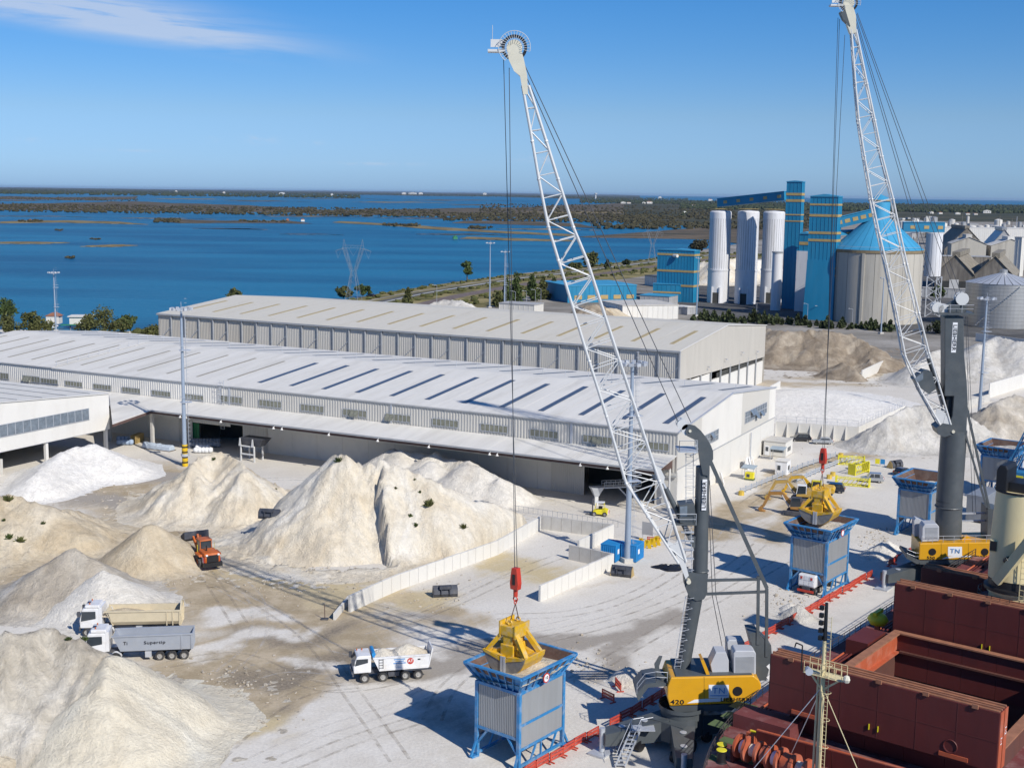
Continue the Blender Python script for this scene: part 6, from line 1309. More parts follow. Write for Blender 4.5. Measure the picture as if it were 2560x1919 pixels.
# limit sign on the first two hoppers
for i, (o, w_) in enumerate(HOPS[:2]):
    s_ = thing('limit_sign', 'round red rimmed 60 sign on the hopper rim' if i == 0 else 'dusty round sign on the rim of the second hopper', 'sign', QF.w(-3.5 + HBX + .75, (1.4, 68.4)[i] - .35, 8.3), QF.rz)
    B().lathe([(.0, .0), (.48, 0), (.48, .05), (0, .05)], 26, (0, 0, 0), 'x').build('disc', M_RED, s_); B().lathe([(0, .051), (.36, .051), (.36, .06), (0, .06)], 26, (0, 0, 0), 'x').build('face', M_DECAL, s_)
    if i == 0: text_mesh('number', '60', .42, M_BLACK, s_, basis((.07, 0, 0), (0, 1, 0), (0, 0, 1)), .01, .004)
# material lying in each hopper
def hopper_fill(w_, seed, z0, h, label, m):
    n = 26; X, Y = np.meshgrid(np.linspace(-HRX * .93, HRX * .93, n), np.linspace(-HRY * .93, HRY * .93, n)); Z = z0 + h * (fbm(X * .35 + seed, Y * .35, seed, 4) - .45) * 2 + .5 * h * (X / HRX) - .12 * np.maximum(np.abs(X) / HRX, np.abs(Y) / HRY) ** 2
    idx = np.arange(n * n).reshape(n, n); q = np.stack([idx[:-1, :-1], idx[:-1, 1:], idx[1:, 1:], idx[1:, :-1]], -1).reshape(-1, 4)
    me = bpy.data.meshes.new('sand_fill'); me.from_pydata(np.stack([X, Y, Z], -1).reshape(-1, 3).tolist(), [], q.tolist()); me.polygons.foreach_set('use_smooth', [True] * len(me.polygons)); me.materials.append(m)
    o = bpy.data.objects.new('sand_fill', me); COL.objects.link(o); o.location = w_; o.rotation_euler = (0, 0, QF.rz); tag(o, label, 'sand')
hopper_fill(HOPS[0][1], 2, 8.35, .5, 'cream sand filling the hopper under the nearer boom', S_CREAM); hopper_fill(HOPS[1][1], 5, 8.4, .55, 'pale sand filling the hopper above the parked truck', S_PALEG)
hopper_fill(HOPS[2][1], 8, 8.1, .6, 'white sand left in the rusty hopper behind the grey tower', S_WHITE); hopper_fill(HOPS[3][1], 11, 8.4, .6, 'rippled pale sand in the hopper beside the ship crane', S_PALEG)

# ================================================================ clamshell grabs with hook blocks
M_GYEL = mat('grab_yellow', (.62, .36, .012), .45, var=.14, scale=1.2, dirt=(.50, .44, .33), dirt_amt=.7, dirt_scale=1.6)
M_GWORN = mat('worn_steel', (.24, .235, .23), .5, metal=.4, var=.2, scale=2, dirt=(.5, .45, .36), dirt_amt=.5, dirt_scale=1.5)
def make_grab():
    t = thing('clamshell_grab', '', 'grab')
    for sg in (-1, 1):
        pr = [(0.03, 0), (.7, .03), (1.35, .28), (1.95, .78), (2.35, 1.5), (2.45, 1.95), (1.7, 1.75), (.9, 1.55), (0.03, 1.45)]
        poly = [(x * sg, z) for x, z in pr]
        for ya, yb in ((-1.75, -1.65), (1.65, 1.75)): B().prism(poly, ya, yb, 'xz').build('side_plate', M_GWORN if ya < 0 else M_GYEL, t)
        sh = [(x * sg, z) for x, z in pr[:6]]; b = B()
        for (x0, z0), (x1, z1) in zip(sh, sh[1:]): b.slab([(x0, -1.68, z0), (x1, -1.68, z1), (x1, 1.68, z1), (x0, 1.68, z0)][::sg], .06)
        b.build('shell', M_GYEL, t)
        up = [(x * sg, z) for x, z in pr[5:]]; b = B()
        for (x0, z0), (x1, z1) in zip(up, up[1:2]): b.slab([(x0, -1.6, z0), (x1, -1.6, z1), (x1, 1.6, z1), (x0, 1.6, z0)], .05)
        b.build('shell_lip', M_GYEL, t); B().slab([(.1 * sg, -1.55, 1.6), (2.2 * sg, -1.55, 1.85), (2.2 * sg, 1.55, 1.85), (.1 * sg, 1.55, 1.6)][::sg], .06).build('shell_cover', M_GYEL, t)
        B().prism([(x * sg, z) for x, z in ((.03, 1.0), (.5, 1.3), (2.2, 1.75), (2.45, 1.95), (2.2, 2.05), (.03, 1.55))], -1.82, -1.76, 'xz').build('top_flange', M_GYEL, t)
        B().box(min(.03 * sg, .28 * sg), max(.03 * sg, .28 * sg), -1.86, -1.77, -.02, 1.75).build('cutting_edge', M_STEEL, t)
        for sy in (-1, 1):
            B().bar((sg * .62, sy * .75, 3.9), (sg * 2.2, sy * 1.2, 1.85), .5, .42).build('arm', M_GYEL, t)
            B().bar((sg * .5, sy * .5, 2.1), (sg * 1.7, sy * .9, 1.7), .5, .4).build('lever', M_GYEL, t)
    B().box(-.75, .75, -1.2, 1.2, 1.45, 2.7).build('lower_crosshead', M_GYEL, t, bevel=.06); B().box(-.5, .5, -1.05, 1.05, 2.7, 3.6).build('hydraulic_body', M_GYEL, t)
    for sy in (-.5, 0, .5): B().tube((-.35, sy, 2.9), (.35, sy, 2.9), .42, 16).build('sheave', M_GWORN, t)
    B().box(-.8, .8, -1.15, 1.15, 3.55, 4.5).build('head_box', M_GYEL, t, bevel=.06); B().box(-.95, -.8, -1.2, 1.2, 3.4, 4.9).build('head_plate', M_GYEL, t); B().box(.8, .95, -1.2, 1.2, 3.4, 4.7).build('head_plate', M_GYEL, t)
    for sy in (-.7, .7): B().torus((0, sy, 4.75), .22, .07, 'y', 14, 6).build('shackle_eye', M_GYEL, t)
    return t
grab0 = make_grab()
def place_grab(o, px, py, hop, label, hook_px, crane, tops, rope_top_lat):
    """px,py: where the grab's lowest point shows; depth from the hopper it hangs over"""
    hw_ = hop[1]; P = Gy(px, py, hw_.y + 1.0); o.location = P; o.rotation_euler = (0, 0, QF.rz + .05); o['label'] = label; o['group'] = 'yellow clamshell grabs hanging over hoppers'
    H = Gy(*hook_px, P.y)
    t = thing('hook_block', 'red hook block above ' + ('the nearer grab' if crane is A else 'the farther grab'), 'hook', H, QF.rz)
    B().prism([(-.42, 0), (.42, 0), (.5, .6), (.42, 1.3), (.3, 2.1), (-.3, 2.1), (-.42, 1.3), (-.5, .6)], -.3, .3, 'xz').build('cheek_block', M_RED, t, bevel=.04)
    B().box(-.16, .16, -.34, -.305, .5, 1.5).build('slot', M_BLACK, t); B().tube((0, 0, -.7), (0, 0, .05), .22, 12).build('swivel', M_RED, t); B().torus((0, 0, -.95), .24, .07, 'y', 14, 6).build('hook_ring', M_RED, t)
    B().torus((0, 0, -1.25), .2, .05, 'x', 12, 5).build('shackle', M_RED, t)
    gp = P + Vector((0, 0, 4.75))
    for sy in (-.7, .7):
        q = Matrix.Rotation(QF.rz, 3, 'Z') @ Vector((0, sy, 0)); e = Matrix.Rotation(-QF.rz, 3, 'Z') @ ((gp + q) - H); B().tube((0, 0, -1.4), e, .05, 5).build('sling', M_RUST, t)
    for (tp, l) in tops:
        a = crane.P(*tp, l) + crane.o; B().tube(a - crane.o, (H + Vector((0.12 * (1 if l > 0 else -1), 0, 2.05))) - crane.o, .035, 5).build('hoist_rope', M_ROPE, crane.root)
place_grab(grab0, 1284, 1670, HOPS[0], 'yellow clamshell grab hanging over the nearer hopper', (1289, 1472), A, (((1259, 150), .3), ((1273, 170), -.3)), 0)
g2 = copy_tree(grab0); place_grab(g2, 2049, 1303, HOPS[1], 'yellow clamshell grab hanging over the hopper with the truck', (2057, 1158), D, (((2095, 45), .5), ((2099, 48), .2), ((2112, 88), -.3)), 0)
# ================================================================ vehicles
M_TYRE = mat('tyre', (.03, .03, .032), .85, var=.3, scale=3, dirt=(.3, .27, .22), dirt_amt=.5, dirt_scale=3)
M_RIM = mat('rim', (.42, .41, .39), .5, metal=.4, var=.15, scale=4, dirt=(.35, .3, .24), dirt_amt=.5)
M_VWHITE = mat('truck_white', (.70, .70, .70), .38, var=.06, scale=1.5, dirt=(.50, .44, .35), dirt_amt=.55, dirt_scale=.9, coat=.25)
M_VGLASS = mat('vehicle_glass', (.03, .04, .05), .08, var=.2, spec=.8)
M_CHASS = mat('truck_chassis', (.05, .055, .07), .6, var=.25, scale=2, dirt=(.25, .22, .18), dirt_amt=.4)
M_TGREY = mat('trailer_grey', (.36, .39, .44), .35, metal=.2, var=.06, scale=.8, dirt=(.5, .48, .44), dirt_amt=.3)
M_TBEIGE = mat('trailer_beige', (.58, .50, .35), .5, var=.1, scale=.8, dirt=(.4, .33, .22), dirt_amt=.4)
M_TEAL = mat('trailer_lining', (.03, .10, .12), .6, var=.2, scale=1, dirt=(.4, .38, .33), dirt_amt=.5)
M_ORANGE = mat('loader_orange', (.50, .11, .015), .5, var=.12, scale=1.2, dirt=(.35, .22, .12), dirt_amt=.5, dirt_scale=1)
M_EXCY = mat('excavator_yellow', (.42, .27, .06), .5, var=.12, scale=1, dirt=(.35, .25, .14), dirt_amt=.55, dirt_scale=.8)
M_EXCO = mat('excavator_ochre', (.34, .17, .04), .5, var=.12, scale=1, dirt=(.3, .2, .1), dirt_amt=.55)
M_FYEL = mat('bright_yellow', (.72, .62, .02), .45, var=.1)
M_SKYB = mat('sheet_blue', (.02, .23, .52), .5)
def wheel(parent, x, y, r, w_, rim_r=.58, m=None):
    """tyre with a recessed rim as its sub-part; axle along local y"""
    b = B(); h = w_ / 2; b.lathe([(r * rim_r, -h * .9), (r * .9, -h), (r, -h * .75), (r, h * .75), (r * .9, h), (r * rim_r, h * .9)], 26, (0, 0, 0), 'y')
    t = b.build('wheel', M_TYRE, parent, 'auto'); t.location = (x, y, r); s = -1 if y < 0 else 1
    q = B(); q.lathe([(r * rim_r, h * .9 * s), (r * rim_r * .9, h * .45 * s), (r * .3, h * .3 * s), (r * .26, h * .8 * s), (0, h * .8 * s)], 20, (0, 0, 0), 'y'); q.build('rim', m or M_RIM, t, 'auto')
    return t
def along(a, c):
    A_, C_ = G(*a), G(*c); d = A_ - C_; return (A_ + C_) / 2, math.atan2(d.y, d.x)       # a = front
def load(parent_loc, rz, boxes, m, label, st=.25):
    """mounds of sand in a body; boxes = [(x, y, rx, ry, z0, h)] in the vehicle's frame"""
    x0 = min(b[0] - b[2] for b in boxes); x1 = max(b[0] + b[2] for b in boxes); yy = max(b[3] for b in boxes); n, k = 34, 16
    X, Y = np.meshgrid(np.linspace(x0, x1, n), np.linspace(-yy, yy, k)); Z = np.full_like(X, boxes[0][4])
    for bx, by, rx, ry, z0, h in boxes: d = np.sqrt(((X - bx) / rx) ** 2 + ((Y - by) / (ry * 1.25)) ** 2); Z = np.maximum(Z, z0 + h * np.clip(1 - d, 0, 1) ** .8)
    Z = Z + .06 * (fbm(X * 2, Y * 2, 4) - .5)
    idx = np.arange(n * k).reshape(k, n); q = np.stack([idx[:-1, :-1], idx[:-1, 1:], idx[1:, 1:], idx[1:, :-1]], -1).reshape(-1, 4)
    me = bpy.data.meshes.new('sand_load'); me.from_pydata(np.stack([X, Y, Z], -1).reshape(-1, 3).tolist(), [], q.tolist()); me.polygons.foreach_set('use_smooth', [True] * len(me.polygons)); me.materials.append(m)
    o = bpy.data.objects.new('sand_load', me); COL.objects.link(o); o.location = parent_loc; o.rotation_euler = (0, 0, rz); tag(o, label, 'sand')
def cab(t, x0, x1, z0, z1, w_, m, slope=.35, sleeper=False):
    h = w_ / 2; pr = [(x0, z0), (x1, z0), (x1 + .05, z0 + .9), (x1 - slope, z1 - .08), (x1 - slope - .2, z1), (x0, z1)]
    B().prism(pr, -h, h, 'xz').build('cab', m, t, bevel=.09)
    for s in (-1, 1):
        B().prism([(x0 + .35, z0 + 1.15), (x1 - .12, z0 + .85), (x1 - slope * .9, z1 - .35), (x0 + .35, z1 - .35)], s * (h + .012) - .01, s * (h + .012) + .01, 'xz').build('side_window', M_VGLASS, t)
        B().box(x1 - .1, x1 + .25, s * (h + .1) - .08, s * (h + .1) + .08, z1 - .95, z1 - .3).build('mirror', M_CHASS, t)
        B().prism([(x0 + .3, z0 + .1), (x1 - .05, z0 + .1), (x1 - .05, z0 + .75), (x0 + .3, z0 + .95)], s * (h + .01) - .005, s * (h + .01) + .005, 'xz').build('door_panel', m, t)
    a, c = (x1 + .06, z0 + 1.0), (x1 - slope + .03, z1 - .15); B().slab([(a[0], -h + .12, a[1]), (a[0], h - .12, a[1]), (c[0], h - .12, c[1]), (c[0], -h + .12, c[1])], .03).build('windscreen', M_VGLASS, t)
    B().box(x1 - .02, x1 + .14, -h + .02, h - .02, z0 - .35, z0 + .2).build('bumper', M_CHASS, t)
    for s in (-1, 1): B().box(x1 + .1, x1 + .17, s * (h - .35) - .18, s * (h - .35) + .18, z0 - .15, z0 + .08).build('headlight', M_DECAL, t)
def tipper(label):
    p, rz = along((908, 1687), (1040, 1677)); p = Vector((p.x, p.y, 0)) + Vector((math.sin(rz), -math.cos(rz), 0)) * -1.1
    t = thing('tipper_truck', label, 'truck', p, rz)
    cab(t, 2.35, 4.25, 1.15, 3.1, 2.45, M_VWHITE)
    B().box(-4.0, 4.2, -.5, .5, .75, 1.15).build('chassis', M_CHASS, t)
    for x in (3.05, 1.05, -1.4, -2.85):
        for s in (-1, 1): wheel(t, x, s * 1.08, .53, .34)
    # body: slanted front, ribbed sides, tall tailgate
    for s in (-1, 1):
        B().prism([(1.5, 1.35), (-3.9, 1.35), (-4.15, 2.75), (2.15, 2.75)], s * 1.27 - .03, s * 1.27 + .03, 'xz').build('body_side', M_VWHITE, t)
        B().box(-4.1, 2.15, s * 1.3 - .08, s * 1.3 + .08, 2.68, 2.86).build('top_rail', M_VWHITE, t); B().prism([(1.5, 1.3), (-3.9, 1.3), (-3.95, 1.55), (1.4, 1.55)], s * 1.32 - .05, s * 1.32 + .05, 'xz').build('sill_rail', M_VWHITE, t)
        B().box(-4.3, -1.2, s * 1.25 - .12, s * 1.25 + .12, 1.1, 1.24).build('mudguard', M_CHASS, t); B().lathe([(.62, -.2), (.62, .2)], 12, (1.05, s * 1.08, .55), 'y', 0, math.pi).build('mudguard', M_CHASS, t)
        B().box(-.7, .5, s * 1.05 - .18, s * 1.05 + .18, .55, 1.05).build('fuel_tank', M_CHASS, t)
    B().box(-3.9, 1.5, -1.25, 1.25, 1.3, 1.38).build('body_floor', M_VWHITE, t); B().slab([(1.5, -1.25, 1.35), (1.5, 1.25, 1.35), (2.15, 1.25, 2.8), (2.15, -1.25, 2.8)], .06).build('body_front', M_VWHITE, t)
    B().prism([(-3.9, 1.3), (-4.02, 1.3), (-4.5, 3.45), (-4.36, 3.45)], -1.25, 1.25, 'xz').build('tailgate', M_VWHITE, t); B().prism([(-4.05, 1.5), (-4.09, 1.5), (-4.50, 3.3), (-4.44, 3.3)], -1.0, 1.0, 'xz').build('tailgate_panel', M_SKYB, t)
    b = B(); b.tube((2.05, -1.1, 3.15), (2.05, 1.1, 3.15), .22, 12); b.box(1.95, 2.2, -1.2, 1.2, 2.85, 3.0); b.build('sheet_roll', M_SKYB, t, 'auto')
    b = B()
    for x in (1.05, 1.5): b.bar((x, -1.34, 1.5), (x, -1.34, 2.65), .05)
    for z in (1.65, 1.95, 2.25, 2.55): b.bar((1.05, -1.34, z), (1.5, -1.34, z), .04)
    b2 = B(); b2.v = [(x, -y, z) for x, y, z in b.v]; b2.f = [f[::-1] for f in b.f]; b2.build('side_ladder', M_CHASS, t)
    Y = 1.305
    B().tube((-1.95, Y, 2.2), (-1.95, Y + .02, 2.2), .36, 24).build('red_roundel', M_RED, t); text_mesh('roundel_letters', 'AT', .42, M_DECAL, t, basis((-1.95, Y + .03, 2.2), (-1, 0, 0), (0, 0, 1)), .008, .004)
    for k, w_ in enumerate((1.25, .95, 1.35)): B().box(-.75 - w_ / 2, -.75 + w_ / 2, Y, Y + .012, 2.42 - .22 * k, 2.54 - .22 * k).build('blue_lettering', M_DECALB, t)
    B().box(-3.05, -2.75, Y, Y + .012, 2.25, 2.4).build('black_mark', M_BLACK, t)
    for x in (.3, 1.0): B().tube((2.9 + x * .8, -.7, 3.1), (2.9 + x * .8, -.7, 3.3), .07, 8).build('beacon', M_ORANGE, t)
    load(t.location, rz, [(.9, 0, 1.9, 1.2, 2.5, .95), (-1.8, 0, 2.5, 1.2, 2.5, 1.25)], S_CREAM, 'two humps of cream sand loaded on the white tipper')
    return t
tipper('white four axle tipper truck loaded with cream sand')
def semi(label, p, rz, m_body, m_in, round_, cab_yaw, fill, name='semi_tipper'):
    t = thing(name, label, 'truck', p, rz)
    L0, L1 = -6.4, 1.5; zb, zt = 1.25, 3.05; prof = [(-1.25, zt), (-1.22, zb + .5), (-.8, zb), (.8, zb), (1.22, zb + .5), (1.25, zt)] if round_ else [(-1.27, zt), (-1.2, zb), (1.2, zb), (1.27, zt)]
    for (y0, z0), (y1, z1) in zip(prof, prof[1:]):
        sl = .45 if not round_ else .3
        B().slab([(L0, y0, z0), (L0, y1, z1), (L1 + (z1 - zb) * sl, y1, z1), (L1 + (z0 - zb) * sl, y0, z0)], .05).build('body_panel', m_body, t)
        B().slab([(L0, y0 * .965, z0 + .03), (L1 + (z0 - zb) * sl, y0 * .965, z0 + .03), (L1 + (z1 - zb) * sl, y1 * .965, z1 + .03), (L0, y1 * .965, z1 + .03)], .01).build('body_lining', m_in, t)
    for s in (-1, 1): B().box(L0 - .1, L1 + .9, s * 1.28 - .07, s * 1.28 + .07, zt - .1, zt + .1).build('top_rail', m_body, t)
    B().slab([(L1, -1.2, zb), (L1, 1.2, zb), (L1 + .8, 1.25, zt), (L1 + .8, -1.25, zt)], .05).build('body_front', m_body, t)
    if round_: B().lathe([(1.3, 0), (1.3, .12), (0, .14)], 24, (L0 - .14, 0, zt - .35), 'x').build('tailgate', m_body, t)
    B().box(L0 - .08, L0, -1.25, 1.25, zb, zt).build('tailgate', m_body, t)
    for k in range(5): y = -1 + .5 * k; B().box(L0 - .14, L0 - .08, y - .05, y + .05, zb, zt).build('tailgate_rib', m_body, t)
    for x in (L0 + .02, L0 + .8, L0 + 1.5) if round_ else (L0 + .02, L0 + 1.1): 
        for s in (-1, 1): B().box(x, x + .1, s * 1.29 - .04, s * 1.29 + .04, zb, zt).build('body_rib', m_body, t)
    B().box(L0 + .2, 3.2, -.45, .45, .85, 1.2).build('chassis', M_CHASS, t)
    for x in (-5.5, -4.15, -2.8):
        for s in (-1, 1): wheel(t, x, s * 1.02, .52, .38)
    for s in (-1, 1): B().box(-1.9, -1.2, s * 1.05 - .15, s * 1.05 + .15, .45, 1.15).build('storage_box', M_STEEL, t); B().lathe([(.62, -.3), (.62, .3)], 14, (2.0, s * 1.0, .55), 'y', 0, math.pi).build('mudguard', M_VWHITE, t)
    # tractor unit
    c0 = len(KIDS.get(t.name, [])); cab(t, 3.1, 5.3, 1.05, 3.45, 2.45, M_VWHITE, .3); 
    B().box(3.0, 4.7, -1.15, 1.15, 3.45, 3.85).build('roof_fairing', M_VWHITE, t, bevel=.12); B().box(2.7, 3.1, -1.2, 1.2, 1.3, 3.6).build('side_fairing', M_VWHITE, t)
    for s in (-1, 1): wheel(t, 4.55, s * 1.05, .52, .34); wheel(t, 1.95, s * 1.0, .52, .5)
    B().box(4.2, 4.6, -.3, .3, 3.86, 3.9).build('roof_hatch', M_VGLASS, t)
    for y in (-.7, .7): B().tube((4.2, y, 3.85), (4.2, y, 4.05), .07, 8).build('beacon', M_ORANGE, t)
    return t
p, rz = along((272, 1640), (424, 1634)); p += Vector((math.sin(rz), -math.cos(rz), 0)) * -1.0
s1_ = semi('empty grey semi tipper with teal lined body and white cab', Vector((p.x - .3, p.y + .2, 0)), rz, M_TGREY, M_TEAL, False, 0, None)
text_mesh('body_lettering', 'Ti', .55, M_BLACK, s1_, basis((.9, 1.31, 2.2), (-1, 0, 0), (0, 0, 1)), .004, .004); text_mesh('body_lettering', 'Supertip', .5, M_BLACK, s1_, basis((-2.3, 1.31, 2.2), (-1, 0, 0), (0, 0, 1)), .002, .004, xs=1.3)
p2s = G(320, 1580) ; s2_ = semi('dusty beige semi tipper with a rounded body half full of sand', Vector((p2s.x, p2s.y, 0)), rz - .05, M_TBEIGE, M_TBEIGE, True, 0, None)
load(s2_.location, s2_.rotation_euler[2], [(.3, 0, 3.2, 1.18, 2.35, .75)], S_TAN, 'tan sand loaded in the beige semi tipper')
load(s1_.location, rz, [(-2.2, 0, 3.6, 1.15, 1.4, .25)], S_PALEG, 'thin layer of pale dust on the floor of the grey tipper')
# truck waiting under the second hopper
w_ = HOPS[1][1]; t = thing('bulk_truck', 'white truck with red marks on its rear parked under a hopper', 'truck', w_ + (QF.w(.2, 0) - QF.w(0, 0)) * 1 + (QF.w(0, -1.3) - QF.w(0, 0)), QF.rz + rad(90))
B().box(-3.0, 4.0, -1.2, 1.2, 1.1, 2.75).build('body', M_VWHITE, t, bevel=.12)
for y in (-.72, 0, .72):
    for z in (1.35, 2.05): B().box(-3.06, -3.0, y - .3, y + .3, z, z + .58).build('rear_panel', M_DECAL, t)
for y in (-.72, .72): B().box(-3.09, -3.06, y - .14, y + .14, 2.15, 2.5).build('red_mark', M_RED, t)
B().box(-3.2, 3.8, -.5, .5, .7, 1.1).build('chassis', M_CHASS, t); B().box(-3.3, -3.15, -1.15, 1.15, .45, .75).build('rear_bumper', M_RED, t)
for x in (-2.2, -.9, 2.8):
    for s in (-1, 1): wheel(t, x, s * .98, .52, .45)

# ---------------------------------------------------------------- wheel loader
def loader():
    a, c = G(470, 1399), G(494, 1419); d = a - c; rz = math.atan2(d.y, d.x); p = G(524, 1420); f = Vector((math.cos(rz), math.sin(rz), 0)); p = p + f * 2.6
    t = thing('wheel_loader', 'dirty orange wheel loader with raised bucket reversing from the tan cone', 'loader', (p.x, p.y, 0), rz); t.scale = (1.12, 1.12, 1.12)
    for x in (1.7, -1.7):
        for s in (-1, 1): wheel(t, x, s * 1.12, .85, .62, .5, mat('loader_rim', (.35, .08, .02), .6, var=.2))
    B().prism([(-3.6, .95), (-.4, .85), (-.4, 1.9), (-1.2, 2.35), (-3.3, 2.25), (-3.65, 1.8)], -.95, .95, 'xz').build('engine_hood', M_ORANGE, t, bevel=.1)
    B().box(-3.85, -3.45, -1.2, 1.2, .6, 1.15).build('counterweight', M_BLACK, t); B().box(-3.72, -3.62, -.75, .75, 1.2, 2.05).build('radiator_grille', M_BLACK, t)
    for s in (-1, 1):
        B().box(-3.74, -3.66, s * .75 - .12, s * .75 + .12, 2.0, 2.2).build('work_light', M_DECAL, t); B().box(-3.4, -2.6, s * 1.0 - .05, s * 1.0 + .05, 1.0, 1.75).build('warning_panel', M_RED, t)
        B().prism([(-2.7, 1.75), (-.7, 1.75), (-.9, 1.95), (-2.5, 1.95)], s * 1.12 - .3, s * 1.12 + .3, 'xz').build('rear_fender', M_ORANGE, t)
        for k in range(3): B().prism([(-3.35 + .25 * k, 1.02), (-3.25 + .25 * k, 1.02), (-3.05 + .25 * k, 1.72), (-3.15 + .25 * k, 1.72)], s * 1.055 - .01, s * 1.055 + .01, 'xz').build('white_stripe', M_DECAL, t)
    B().prism([(-1.1, 1.9), (.5, 1.75), (.55, 2.5), (.35, 3.25), (-1.0, 3.25)], -.72, .72, 'xz').build('cab', M_VGLASS, t); B().box(-1.15, .5, -.8, .8, 3.25, 3.42).build('cab_roof', M_ORANGE, t, bevel=.05)
    for s in (-1, 1):
        for x, x2 in ((-1.05, -1.0), (.5, .38)): B().bar((x, s * .72, 1.9), (x2, s * .72, 3.3), .1).build('cab_pillar', M_ORANGE, t)
        B().bar((.9, s * .45, 1.75), (3.0, s * .45, 3.0), .22, .38).build('lift_arm', M_ORANGE, t); B().tube((.7, s * .45, 1.1), (2.2, s * .45, 2.4), .1, 10).build('lift_cylinder', M_STEEL, t)
        B().bar((-1.0, s * 1.1, 1.9), (-1.0, s * 1.1, 2.9), .04).build('handrail', M_FYEL, t)
    B().box(.3, 2.5, -.6, .6, .8, 1.5).build('front_frame', M_ORANGE, t); B().bar((1.2, 0, 1.7), (2.4, 0, 3.3), .25, .3).build('tilt_lever', M_ORANGE, t); B().tube((-2.2, .3, 2.3), (-2.2, .3, 2.95), .09, 10).build('exhaust', M_BLACK, t)
    q = B(); pr = [(2.7, 2.7), (3.1, 2.35), (3.9, 2.35), (4.5, 2.75), (4.3, 2.85), (3.8, 2.5), (3.2, 2.52), (2.95, 2.85), (3.0, 3.6), (2.75, 3.6)]; q.prism(pr, -1.6, 1.6, 'xz'); q.build('bucket', M_CHASS, t)
    for s in (-1, 1): B().prism([(2.75, 2.7), (3.1, 2.35), (3.9, 2.35), (4.5, 2.75), (3.0, 3.6)], s * 1.57 - .04, s * 1.57 + .04, 'xz').build('bucket_cheek', M_CHASS, t)
loader()
# ---------------------------------------------------------------- forklift and gangway in front of the warehouse
p = G(1498, 1288); t = thing('forklift', 'yellow forklift truck with striped counterweight at the warehouse door', 'forklift', (p.x, p.y, 0), rad(168))
B().prism([(-1.5, .35), (1.0, .35), (1.0, .9), (.3, 1.1), (-1.0, 1.25), (-1.55, 1.1)], -.62, .62, 'xz').build('body', M_FYEL, t, bevel=.06); B().box(-1.62, -1.5, -.6, .6, .4, 1.1).build('counterweight', M_DECAL, t)
for k in range(4): B().box(-1.64, -1.62, -.5 + .28 * k, -.38 + .28 * k, .45, 1.05).build('red_stripe', M_RED, t)
for x in (.75, -1.0):
    for s in (-1, 1): wheel(t, x, s * .58, .38, .28)
for x in (-.9, .7):
    for s in (-1, 1): B().bar((x, s * .5, 1.1), (x * .8 - .05, s * .5, 2.25), .07).build('guard_post', M_FYEL, t)
B().box(-.85, .65, -.55, .55, 2.25, 2.33).build('overhead_guard', M_DECAL, t)
for s in (-.3, .3): B().bar((1.15, s, .1), (1.15, s, 2.9), .1).build('mast', M_CHASS, t); B().box(1.2, 2.3, s - .06, s + .06, .12, .18).build('fork', M_CHASS, t)
B().box(-.5, .1, -.25, .25, 1.1, 1.6).build('seat', M_BLACK, t)
a, c = G(1490, 1262), G(1598, 1256); t = thing('loading_gangway', 'white railed loading gangway on a grey hopper stand by the warehouse door', 'gangway', (a.x, a.y, 0), math.atan2((c - a).y, (c - a).x)); L_ = (c - a).length
B().box(1.2, L_, -.7, .7, 3.0, 3.15).build('walkway', M_CWHITE, t)
for y in (-.7, .7):
    b = B(); b.tube((1.2, y, 4.1), (L_, y, 4.1), .04, 5); b.tube((1.2, y, 3.6), (L_, y, 3.6), .03, 5)
    for k in range(9): x = 1.2 + (L_ - 1.2) * k / 8; b.tube((x, y, 3.1), (x, y, 4.1), .035, 5)
    b.build('railing', M_CWHITE, t); B().bar((L_ * .5, y, 3.0), (L_ * .85, y, .1), .1).build('strut', M_STEEL, t)
b = B(); b.hexa([(-.35, -.35, 1.6), (.35, -.35, 1.6), (.35, .35, 1.6), (-.35, .35, 1.6), (-1.1, -.9, 3.2), (1.1, -.9, 3.2), (1.1, .9, 3.2), (-1.1, .9, 3.2)]); b.build('hopper', M_STEEL, t); B().box(-.3, .3, -.3, .3, 0, 1.6).build('pedestal', M_CWHITE, t)

